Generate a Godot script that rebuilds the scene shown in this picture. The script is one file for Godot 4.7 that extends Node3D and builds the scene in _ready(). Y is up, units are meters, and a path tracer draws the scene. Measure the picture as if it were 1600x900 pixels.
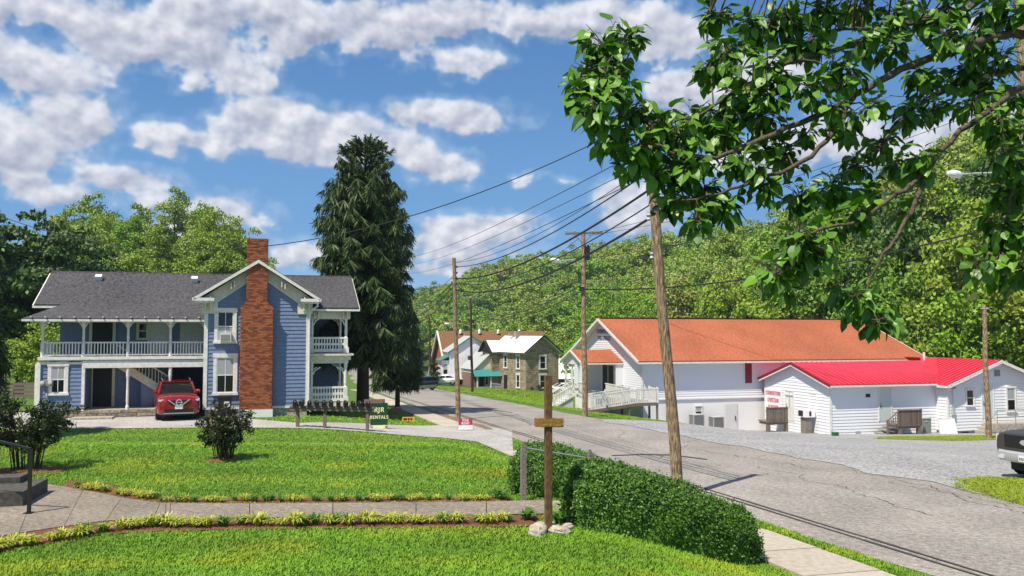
extends Node3D
# A small town street: lawn and hedges in front, blue house, church and academy across the road.
const F := 1300.0                       # focal length in photo pixels
const CAM_Y := 4.0
var TH := deg_to_rad(3.0)
const RA := 0.26878                     # the road grid is turned 15.4 degrees
var RC := cos(RA)
var RS := sin(RA)
var rng := RandomNumberGenerator.new()
var bump := FastNoiseLite.new()
var M := {}
var names := {}
var far_trees := []

# ---------- mesh builder: quads and triangles are given counter-clockwise seen from outside ----------
class MB:
	var v := PackedVector3Array()
	var n := PackedVector3Array()
	var c := PackedColorArray()
	var col := Color(1, 1, 1)
	var xf := Transform3D()
	func tri(a: Vector3, b: Vector3, d: Vector3):
		a = xf * a; b = xf * b; d = xf * d
		var nn := (b - a).cross(d - a).normalized()
		v.append(a); v.append(d); v.append(b)
		for i in 3:
			n.append(nn); c.append(col)
	func quad(a: Vector3, b: Vector3, d: Vector3, e: Vector3):
		a = xf * a; b = xf * b; d = xf * d; e = xf * e
		var nn := (d - a).cross(e - b).normalized()
		v.append(a); v.append(d); v.append(b); v.append(a); v.append(e); v.append(d)
		for i in 6:
			n.append(nn); c.append(col)
	func squad(p: Array, q: Array):       # smooth quad with normals
		for i in [0, 2, 1, 0, 3, 2]:
			v.append(xf * (p[i] as Vector3)); n.append((xf.basis * (q[i] as Vector3)).normalized()); c.append(col)
	func box(o: Vector3, s: Vector3):      # centre, size
		var h := s * 0.5
		boxb(o - h, o + h)
	func boxb(a: Vector3, b: Vector3):
		var p := [Vector3(a.x, a.y, b.z), Vector3(b.x, a.y, b.z), Vector3(b.x, b.y, b.z), Vector3(a.x, b.y, b.z), Vector3(a.x, a.y, a.z), Vector3(b.x, a.y, a.z), Vector3(b.x, b.y, a.z), Vector3(a.x, b.y, a.z)]
		quad(p[0], p[1], p[2], p[3]); quad(p[5], p[4], p[7], p[6]); quad(p[1], p[5], p[6], p[2])
		quad(p[4], p[0], p[3], p[7]); quad(p[3], p[2], p[6], p[7]); quad(p[4], p[5], p[1], p[0])
	func beam(a: Vector3, b: Vector3, w: float, h: float, up := Vector3.UP):
		var d := (b - a).normalized()
		if absf(d.dot(up)) > 0.99: up = Vector3.RIGHT
		var r := d.cross(up).normalized() * w * 0.5
		var u := r.cross(d).normalized() * h * 0.5
		var p := [a - r - u, a + r - u, a + r + u, a - r + u, b - r - u, b + r - u, b + r + u, b - r + u]
		quad(p[0], p[3], p[2], p[1]); quad(p[4], p[5], p[6], p[7]); quad(p[0], p[1], p[5], p[4])
		quad(p[1], p[2], p[6], p[5]); quad(p[2], p[3], p[7], p[6]); quad(p[3], p[0], p[4], p[7])
	func tube(pts: Array, rad: Array, k := 8, caps := true):
		var rings := []
		var nrm := []
		var ref := Vector3(0.13, 0.02, 0.99)
		for i in pts.size():
			var d: Vector3 = (pts[mini(i + 1, pts.size() - 1)] - pts[maxi(i - 1, 0)])
			d = d.normalized()
			if absf(d.dot(ref)) > 0.95: ref = Vector3(0.9, 0.1, 0.3).normalized()
			var r := d.cross(ref).normalized()
			var u := r.cross(d).normalized()
			ref = u.cross(r).normalized() if false else ref
			var rg := []
			var rn := []
			for j in k:
				var a := TAU * j / k
				var o := r * cos(a) + u * sin(a)
				rg.append(pts[i] + o * rad[i]); rn.append(o)
			rings.append(rg); nrm.append(rn)
		for i in pts.size() - 1:
			for j in k:
				var j2 := (j + 1) % k
				squad([rings[i][j2], rings[i][j], rings[i + 1][j], rings[i + 1][j2]], [nrm[i][j2], nrm[i][j], nrm[i + 1][j], nrm[i + 1][j2]])
		if caps:
			var e := pts.size() - 1
			for j in range(1, k - 1):
				tri(rings[0][0], rings[0][j], rings[0][j + 1])
				tri(rings[e][0], rings[e][j + 1], rings[e][j])
	func lathe(o: Vector3, prof: Array, k := 12, axis := Vector3.UP):   # prof: [radius, height]
		var r := axis.cross(Vector3(0.3, 0.2, 0.9)).normalized()
		var u := axis.cross(r).normalized()
		for i in prof.size() - 1:
			for j in k:
				var q := []
				var dp := Vector2(prof[i + 1][0] - prof[i][0], prof[i + 1][1] - prof[i][1]).normalized()
				var nq := []
				for e in [[i, j], [i + 1, j], [i + 1, j + 1], [i, j + 1]]:
					var a: float = TAU * e[1] / k
					var w := r * cos(a) + u * sin(a)
					q.append(o + axis * float(prof[e[0]][1]) + w * float(prof[e[0]][0]))
					nq.append(w * dp.y - axis * dp.x)
				squad([q[0], q[3], q[2], q[1]], [nq[0], nq[3], nq[2], nq[1]])
	func extrude(poly: Array, z0: float, z1: float):   # convex polygon in x, y, counter-clockwise seen from +z
		var k := poly.size()
		for i in range(1, k - 1):
			tri(Vector3(poly[0].x, poly[0].y, z1), Vector3(poly[i].x, poly[i].y, z1), Vector3(poly[i + 1].x, poly[i + 1].y, z1))
			tri(Vector3(poly[0].x, poly[0].y, z0), Vector3(poly[i + 1].x, poly[i + 1].y, z0), Vector3(poly[i].x, poly[i].y, z0))
		for i in k:
			var a: Vector2 = poly[i]
			var b: Vector2 = poly[(i + 1) % k]
			quad(Vector3(a.x, a.y, z0), Vector3(b.x, b.y, z0), Vector3(b.x, b.y, z1), Vector3(a.x, a.y, z1))
	func slab(a: Vector3, b: Vector3, d: Vector3, e: Vector3, t: float):   # a thick sheet below four points
		var k := (b - a).cross(e - a).normalized() * -t
		quad(a, b, d, e); quad(e + k, d + k, b + k, a + k)
		quad(a + k, b + k, b, a); quad(b + k, d + k, d, b); quad(d + k, e + k, e, d); quad(e + k, a + k, a, e)
	# lapped boards on the plane z = 0 between x limits given at the bottom and the top of the wall
	func laps(x0a: float, x1a: float, y0: float, x0b: float, x1b: float, y1: float, ex: float, lip := 0.028):
		var y := y0
		while y < y1 - 0.01:
			var yt := minf(y + ex, y1)
			var ta := (y - y0) / (y1 - y0)
			var tb := (yt - y0) / (y1 - y0)
			var a0 := lerpf(x0a, x0b, ta); var a1 := lerpf(x1a, x1b, ta)
			var b0 := lerpf(x0a, x0b, tb); var b1 := lerpf(x1a, x1b, tb)
			quad(Vector3(a0, y, lip), Vector3(a1, y, lip), Vector3(b1, yt, 0.002), Vector3(b0, yt, 0.002))
			quad(Vector3(a0, y, 0), Vector3(a1, y, 0), Vector3(a1, y, lip), Vector3(a0, y, lip))
			y = yt
	# courses of separate blocks on the plane z = 0; x limits as functions of y by two corners
	func courses(x0a: float, x1a: float, y0: float, x0b: float, x1b: float, y1: float, bw: float, bh: float, gap: float, depth: float, r: RandomNumberGenerator, tints: Array):
		var y := y0
		var row := 0
		while y < y1 - bh * 0.4:
			var yt := minf(y + bh, y1)
			var tm := ((y + yt) * 0.5 - y0) / (y1 - y0)
			var xa := lerpf(x0a, x0b, tm); var xb := lerpf(x1a, x1b, tm)
			var x := xa - (bw * 0.5 if row % 2 else 0.0)
			while x < xb - 0.01:
				var w := bw * r.randf_range(0.8, 1.2) if bw > 0.3 else bw
				var p0 := maxf(x, xa); var p1 := minf(x + w, xb)
				if p1 - p0 > gap * 2.0:
					col = tints[r.randi() % tints.size()]
					var dz := depth * r.randf_range(0.7, 1.15)
					var g := gap * 0.5
					boxb(Vector3(p0 + g, y + g, -0.01), Vector3(p1 - g, yt - g, dz))
				x += w
			y = yt; row += 1
		col = Color(1, 1, 1)
	func mesh(m) -> ArrayMesh:
		var a := []
		a.resize(Mesh.ARRAY_MAX)
		a[Mesh.ARRAY_VERTEX] = v; a[Mesh.ARRAY_NORMAL] = n; a[Mesh.ARRAY_COLOR] = c
		var am := ArrayMesh.new()
		if v.size() == 0: return am
		am.add_surface_from_arrays(Mesh.PRIMITIVE_TRIANGLES, a)
		am.surface_set_material(0, m)
		return am

func mb() -> MB: return MB.new()
func V(x, y, z) -> Vector3: return Vector3(x, y, z)
func V2(x, y) -> Vector2: return Vector2(x, y)
func lin(r, g, b) -> Color: return Color(r, g, b).linear_to_srgb()

# ---------- nodes ----------
func numbered(called: String) -> String:
	if not names.has(called):
		names[called] = 0
		return called
	names[called] += 1
	return "%s_%03d" % [called, names[called]]
func thing(called: String, label: String, category: String, at := Vector3.ZERO, turn := 0.0, group := "") -> Node3D:
	var o := Node3D.new()
	o.name = numbered(called)
	add_child(o)
	o.position = at; o.rotation.y = turn
	tag(o, label, category, group)
	return o
func tag(o, label: String, category: String, group := "", kind := ""):
	o.set_meta("label", label); o.set_meta("category", category)
	if group: o.set_meta("group", group)
	if kind: o.set_meta("kind", kind)
func add(parent: Node, called: String, b: MB, m: Material) -> MeshInstance3D:
	return addm(parent, called, b.mesh(m))
func addm(parent: Node, called: String, mesh: Mesh) -> MeshInstance3D:
	var o := MeshInstance3D.new()
	o.mesh = mesh
	o.name = numbered(called) if parent == self else called
	parent.add_child(o, true)
	return o
func structure(called: String, b: MB, m: Material) -> MeshInstance3D:
	var o := add(self, called, b, m)
	o.set_meta("kind", "structure")
	return o
func copy(o: Node3D, called: String, at: Vector3, turn: float, label := "") -> Node3D:
	var r := o.duplicate()
	r.name = numbered(called)
	add_child(r)
	r.position = at; r.rotation.y = turn
	if label: r.set_meta("label", label)
	return r
func text(parent: Node, called: String, s: String, h: float, at: Vector3, m: Material, bas := Basis(), bold := true, fontname := "Droid Sans") -> MeshInstance3D:
	var t := TextMesh.new()
	var f := SystemFont.new()
	f.font_names = PackedStringArray([fontname])
	if bold: f.font_weight = 700
	t.font = f; t.text = s; t.font_size = 32
	t.pixel_size = h / 24.0
	t.depth = 0.01
	t.curve_step = 2.0
	t.material = m
	var o := addm(parent, called, t)
	o.transform = Transform3D(bas, at)
	return o

# ---------- materials ----------
func noise_tex(freq: float, oct: int, lo: float, hi: float, sz := 512, seed_ := 1, kind := FastNoiseLite.TYPE_SIMPLEX_SMOOTH) -> NoiseTexture2D:
	var nz := FastNoiseLite.new()
	nz.seed = seed_; nz.frequency = freq; nz.fractal_octaves = oct; nz.noise_type = kind
	var g := Gradient.new()
	g.offsets = PackedFloat32Array([0.15, 0.85])
	g.colors = PackedColorArray([Color(lo, lo, lo), Color(hi, hi, hi)])
	var t := NoiseTexture2D.new()
	t.width = sz; t.height = sz; t.seamless = true; t.noise = nz; t.color_ramp = g
	return t
func ramp_tex(freq: float, oct: int, cols: Array, sz := 512, seed_ := 1, kind := FastNoiseLite.TYPE_SIMPLEX_SMOOTH) -> NoiseTexture2D:
	var t := noise_tex(freq, oct, 0, 1, sz, seed_, kind)
	var g := Gradient.new()
	var of := PackedFloat32Array()
	var cs := PackedColorArray()
	for i in cols.size():
		of.append(0.15 + 0.7 * i / (cols.size() - 1)); cs.append((cols[i] as Color).linear_to_srgb())
	g.offsets = of; g.colors = cs
	t.color_ramp = g
	return t
func grain_tex(white: float, patch: float, seed_: int) -> ImageTexture:    # stone chips and grit with faint larger patches, grey
	var sz := 1024
	var nz := FastNoiseLite.new()
	nz.seed = seed_; nz.frequency = 0.006; nz.fractal_octaves = 5
	var low := nz.get_seamless_image(sz, sz).get_data()
	nz.frequency = 0.12; nz.fractal_octaves = 2
	var mid_ := nz.get_seamless_image(sz, sz).get_data()
	var r := RandomNumberGenerator.new()
	r.seed = seed_
	var out := PackedByteArray()
	out.resize(sz * sz)
	for i in sz * sz:
		out[i] = clampi(int(205.0 + white * ((r.randi() & 255) - 128.0) + white * 0.8 * (mid_[i] - 128.0) + patch * (low[i] - 128.0)), 0, 255)
	return ImageTexture.create_from_image(Image.create_from_data(sz, sz, false, Image.FORMAT_L8, out))
func norm_tex(freq: float, strength: float, sz := 512, seed_ := 3) -> NoiseTexture2D:
	var t := noise_tex(freq, 4, 0, 1, sz, seed_)
	t.color_ramp = null
	t.as_normal_map = true; t.bump_strength = strength
	return t
func mat(r: float, g: float, b: float, rough := 0.8, tex: Texture2D = null, sc := 1.0, nrm: Texture2D = null, nsc := 1.0, metal := 0.0) -> StandardMaterial3D:
	var m := StandardMaterial3D.new()
	m.albedo_color = lin(r, g, b)
	m.roughness = rough; m.metallic = metal
	m.vertex_color_use_as_albedo = true
	if tex or nrm:
		m.uv1_triplanar = true
		m.uv1_scale = Vector3(sc, sc, sc)
	if tex: m.albedo_texture = tex
	if nrm:
		m.normal_enabled = true; m.normal_texture = nrm; m.normal_scale = nsc
	return m
func leafmat(r: float, g: float, b: float, rough := 0.5, back := 0.5) -> StandardMaterial3D:
	var m := mat(r, g, b, rough)
	m.cull_mode = BaseMaterial3D.CULL_DISABLED
	m.backlight_enabled = true
	m.backlight = lin(r * back * 1.6, g * back * 1.5, b * back)
	return m
func make_materials():
	var fine := noise_tex(0.06, 3, 0.72, 1.0, 512, 4)
	var mid := noise_tex(0.018, 5, 0.7, 1.0, 512, 5)
	var speck := noise_tex(0.12, 3, 0.45, 1.0, 512, 6)
	var wood := noise_tex(0.03, 5, 0.55, 1.0, 512, 7)
	var soft := noise_tex(0.02, 5, 0.9, 1.0, 512, 8)
	var g1 := grain_tex(0.28, 0.14, 12)
	var g2 := grain_tex(0.85, 0.25, 13)
	var g3 := grain_tex(0.5, 0.16, 14)
	var nf := norm_tex(0.1, 4.0)
	var nm := norm_tex(0.03, 6.0)
	M.blue = mat(0.165, 0.235, 0.39, 0.6, soft, 0.35)
	M.white = mat(0.80, 0.80, 0.78, 0.5, soft, 0.4)
	M.cream = mat(0.74, 0.70, 0.58, 0.55, soft, 0.4)
	M.vinyl = mat(0.76, 0.78, 0.83, 0.5)
	M.whiteblock = mat(0.78, 0.78, 0.81, 0.7)
	M.shingle = mat(0.105, 0.103, 0.116, 0.95, g2, 0.04, nf, 0.3)
	M.orange_shingle = mat(0.56, 0.165, 0.075, 0.95, g1, 0.035, nf, 0.3)
	M.brown_shingle = mat(0.36, 0.18, 0.08, 0.95, speck, 0.06)
	M.redmetal = mat(0.60, 0.03, 0.06, 0.42, soft, 0.1)
	M.darkred = mat(0.22, 0.01, 0.015, 0.4)
	M.whitemetal = mat(0.85, 0.85, 0.86, 0.4)
	M.brick = mat(1, 1, 1, 0.9, fine, 1.3, nf, 0.6)
	M.mortar = mat(0.46, 0.35, 0.26, 0.95, fine, 1.0)
	M.stone = mat(1, 1, 1, 0.9, mid, 0.8, nm, 0.7)
	M.rock = mat(0.55, 0.50, 0.42, 0.9, mid, 1.5, nm, 1.2)
	M.concrete = mat(0.50, 0.46, 0.40, 0.9, mid, 0.6, nf, 0.3)
	M.glass = mat(0.012, 0.014, 0.016, 0.06)
	M.carglass = mat(0.01, 0.012, 0.014, 0.04)
	M.curtain = mat(0.35, 0.37, 0.40, 0.3)
	M.greenpane = mat(0.10, 0.22, 0.14, 0.15)
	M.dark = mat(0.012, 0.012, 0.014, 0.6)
	M.black = mat(0.012, 0.012, 0.013, 0.35)
	M.doorwhite = mat(0.62, 0.64, 0.66, 0.5)
	M.doorgrey = mat(0.55, 0.62, 0.64, 0.45)
	M.pole = mat(0.55, 0.39, 0.24, 0.9, noise_tex(0.02, 5, 0.35, 1.0, 512, 23), 0.6, nm, 0.6)
	M.poledark = mat(0.10, 0.05, 0.035, 0.9, wood, 0.8)
	M.polegrey = mat(0.30, 0.24, 0.18, 0.9, wood, 0.8, nm, 0.5)
	M.crosswood = mat(0.26, 0.135, 0.06, 0.8, wood, 1.6, nm, 0.4)
	M.yellowwood = mat(0.50, 0.27, 0.06, 0.6, wood, 1.4, nm, 0.3)
	M.weathered = mat(0.30, 0.235, 0.20, 0.9, wood, 2.0, nm, 0.5)
	M.greywood = mat(0.36, 0.33, 0.28, 0.9, wood, 2.0, nm, 0.5)
	M.wire = mat(0.015, 0.015, 0.016, 0.5)
	M.steel = mat(0.45, 0.46, 0.48, 0.35, null, 1, null, 1, 0.6)
	M.galv = mat(0.42, 0.44, 0.45, 0.5)
	M.greymetal = mat(0.22, 0.24, 0.22, 0.5)
	M.signgreen = mat(0.005, 0.06, 0.022, 0.45)
	M.signyellow = mat(0.85, 0.60, 0.03, 0.5)
	M.signorange = mat(0.85, 0.42, 0.04, 0.5)
	M.lettercream = mat(0.85, 0.80, 0.42, 0.6)
	M.signred = mat(0.45, 0.03, 0.06, 0.5)
	M.letterred = mat(0.50, 0.05, 0.10, 0.6)
	M.letterblue = mat(0.06, 0.08, 0.20, 0.6)
	M.signwhite = mat(0.82, 0.80, 0.84, 0.5)
	M.pinkboard = mat(0.42, 0.26, 0.20, 0.8, wood, 1.5)
	M.redpaint = mat(0.22, 0.006, 0.012, 0.22)
	M.redpaint.clearcoat_enabled = true
	M.redpaint.clearcoat = 0.8; M.redpaint.clearcoat_roughness = 0.05
	M.chrome = mat(0.62, 0.63, 0.65, 0.25, null, 1, null, 1, 0.5)
	M.silver = mat(0.48, 0.47, 0.46, 0.3, null, 1, null, 1, 0.6)
	M.truckpaint = mat(0.07, 0.063, 0.06, 0.3, null, 1, null, 1, 0.5)
	M.truckpaint.clearcoat_enabled = true
	M.truckpaint.clearcoat = 0.7
	M.carwhite = mat(0.80, 0.80, 0.80, 0.25)
	M.carblue = mat(0.02, 0.03, 0.06, 0.25)
	M.tyre = mat(0.016, 0.016, 0.017, 0.9)
	M.lens = mat(0.62, 0.64, 0.66, 0.12)
	M.lamp = mat(0.7, 0.72, 0.74, 0.3)
	M.bark = mat(0.10, 0.075, 0.055, 0.95, wood, 1.2, nm, 1.0)
	M.barkpale = mat(0.26, 0.21, 0.15, 0.9, wood, 2.0, nm, 0.7)
	M.barkmid = mat(0.16, 0.125, 0.09, 0.9, wood, 2.0, nm, 0.7)
	M.greenmetal = mat(0.07, 0.17, 0.12, 0.5)
	M.teal = mat(0.04, 0.24, 0.24, 0.5)
	M.mulch = mat(1, 1, 1, 0.95, ramp_tex(0.09, 3, [Color(0.05, 0.018, 0.01), Color(0.16, 0.06, 0.03), Color(0.28, 0.13, 0.07)], 512, 11), 0.9, nf, 1.2)
	M.asphalt = mat(0.44, 0.405, 0.372, 0.9, g1, 0.05, nf, 0.25)
	M.tar = mat(0.075, 0.07, 0.065, 0.75, fine, 1.0)
	M.gravel = mat(0.47, 0.475, 0.49, 0.95, g3, 0.04, nf, 0.3)
	M.walk = mat(0.38, 0.325, 0.265, 0.92, g1, 0.07, nf, 0.3)
	M.palewalk = mat(1, 1, 1, 0.92, ramp_tex(0.03, 5, [Color(0.42, 0.37, 0.30), Color(0.48, 0.43, 0.36), Color(0.54, 0.49, 0.42)], 512, 16), 0.4, nf, 0.3)
	M.drive = mat(0.60, 0.585, 0.565, 0.92, g1, 0.06, nf, 0.3)
	M.turf = mat(1, 1, 1, 0.95, ramp_tex(0.02, 5, [Color(0.035, 0.095, 0.006), Color(0.055, 0.14, 0.009), Color(0.085, 0.17, 0.014)], 1024, 18), 0.25, nf, 0.6)
	M.ground = mat(1, 1, 1, 0.95, ramp_tex(0.03, 5, [Color(0.045, 0.10, 0.01), Color(0.075, 0.16, 0.013), Color(0.12, 0.18, 0.02)], 1024, 19), 0.1, nf, 0.6)
	M.dirt = mat(0.30, 0.19, 0.12, 0.95, mid, 0.7, nf, 0.8)
	M.pole.uv1_scale = Vector3(2.2, 0.28, 2.2)
	for k in ["crosswood", "polegrey", "poledark"]: M[k].uv1_scale = Vector3(4.0, 0.5, 4.0)
	M.shaded_concrete = mat(0.10, 0.095, 0.085, 0.95, mid, 0.8, nf, 0.5)  # concrete darkened to paint in the shade over the entrance landing
	M.glassblade = leafmat(0.165, 0.33, 0.014, 0.55, 0.5)

# ---------- pixels to places ----------
func ray(px: float, py: float) -> Vector2:
	var cx := (px - 800.0) / F
	var cy := (450.0 - py) / F
	var y := cy * cos(TH) + sin(TH)
	var z := cy * sin(TH) - cos(TH)
	return Vector2(cx / -z, y / -z)
func W(px: float, py: float, d: float) -> Vector3:
	var r := ray(px, py)
	return Vector3(r.x * d, CAM_Y + r.y * d, -d)
func G(px: float, py: float) -> Vector3:
	var d := 5.0
	while d < 320.0:
		var w := W(px, py, d)
		if w.y < H(w.x, d): return Vector3(w.x, H(w.x, d), -d)
		d += 0.05
	return W(px, py, 320.0)
func on(x: float, d: float) -> Vector3: return Vector3(x, H(x, d), -d)
func P(px: float, d: float) -> Vector3:      # a point on the ground at depth d in a picture column
	return on((px - 800.0) / F * d, d)
func sm(a: float, b: float, x: float) -> float:
	var t := clampf((x - a) / (b - a), 0.0, 1.0)
	return t * t * (3.0 - 2.0 * t)
func S(x: float, d: float) -> float: return RC * (x - 0.55) + RS * (d - 36.0)
func RD(s: float, l: float, up := 0.0) -> Vector3:     # across and along the road
	var x := 0.55 + RC * s - RS * l
	var d := 36.0 + RS * s + RC * l
	return Vector3(x, H(x, d) + up, -d)
func H(x: float, d: float) -> float:
	var s := S(x, d)
	var road := -0.035 * (d - 22.0) - 0.03 * maxf(0.0, minf(d, 220.0) - 85.0)
	var y := road
	if s > 0.0:
		var lot := road
		if d > 22.0: lot = minf(road, maxf(-0.0824 * (d - 22.0), -3.3) - 0.0214 * maxf(0.0, minf(d, 200.0) - 62.0))
		y = road + (lot - road) * sm(6.5, 22.0, s)
	else:
		var yard := 0.05 + (road - 0.05) * sm(44.0, 75.0, d)
		var lo := road + 0.12 * sm(-0.7, -1.4, s)
		var b := lo + (yard - lo) * sm(-2.9, -10.0, s)
		y = b + (1.15 - b) * sm(-2.9, -6.0, s) * (1.0 - sm(20.0, 30.0, d))
	var h1 := 0.60 * maxf(0.0, s - 46.0)
	h1 *= lerpf(1.4, 1.0, sm(85.0, 170.0, d))
	y += 62.0 * (1.0 - exp(-h1 / 62.0)) * sm(20.0, 70.0, d)
	var q := Vector2(x + 62.0, d - 150.0)
	y += 24.0 * exp(-q.length_squared() / 1000.0)
	q = Vector2(x + 60.0, (d - 470.0) * 1.2)
	y += 20.0 * exp(-q.length_squared() / 22000.0)
	return y

func _ready():
	var cam := Camera3D.new()
	cam.name = "camera"
	cam.position = V(0, CAM_Y, 0)
	cam.rotation.x = TH
	cam.fov = rad_to_deg(2.0 * atan(450.0 / F))
	cam.near = 0.1; cam.far = 3000.0
	add_child(cam)
	cam.current = true
	var we := WorldEnvironment.new()
	we.name = "world_environment"
	var env := Environment.new()
	env.background_mode = Environment.BG_SKY
	env.sky = Sky.new()
	env.sky.sky_material = make_sky()
	env.background_energy_multiplier = 0.85
	env.tonemap_mode = Environment.TONE_MAPPER_LINEAR
	env.tonemap_exposure = 1.28
	env.sdfgi_enabled = true; env.ssao_enabled = true; env.ssil_enabled = true
	env.fog_enabled = true
	env.fog_density = 0.00018
	env.fog_light_color = Color(0.80, 0.87, 0.95)
	we.environment = env
	add_child(we)
	var sun := DirectionalLight3D.new()
	sun.name = "sun"
	sun.light_energy = 1.6
	sun.light_color = Color(1.0, 0.96, 0.88)
	sun.light_angular_distance = 0.5
	sun.shadow_enabled = true
	add_child(sun)
	sun.look_at_from_position(Vector3.ZERO, V(0.656 * 0.515, -0.857, -0.755 * 0.515))
	bump.seed = 3; bump.frequency = 0.01
	make_materials()
	make_ground()
	make_roads()
	make_blue_house()
	make_church()
	make_academy()
	make_far_buildings()
	make_trees()
	make_garden()
	make_vehicles()
	make_poles()
	make_small_things()
	make_overhang()

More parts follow.
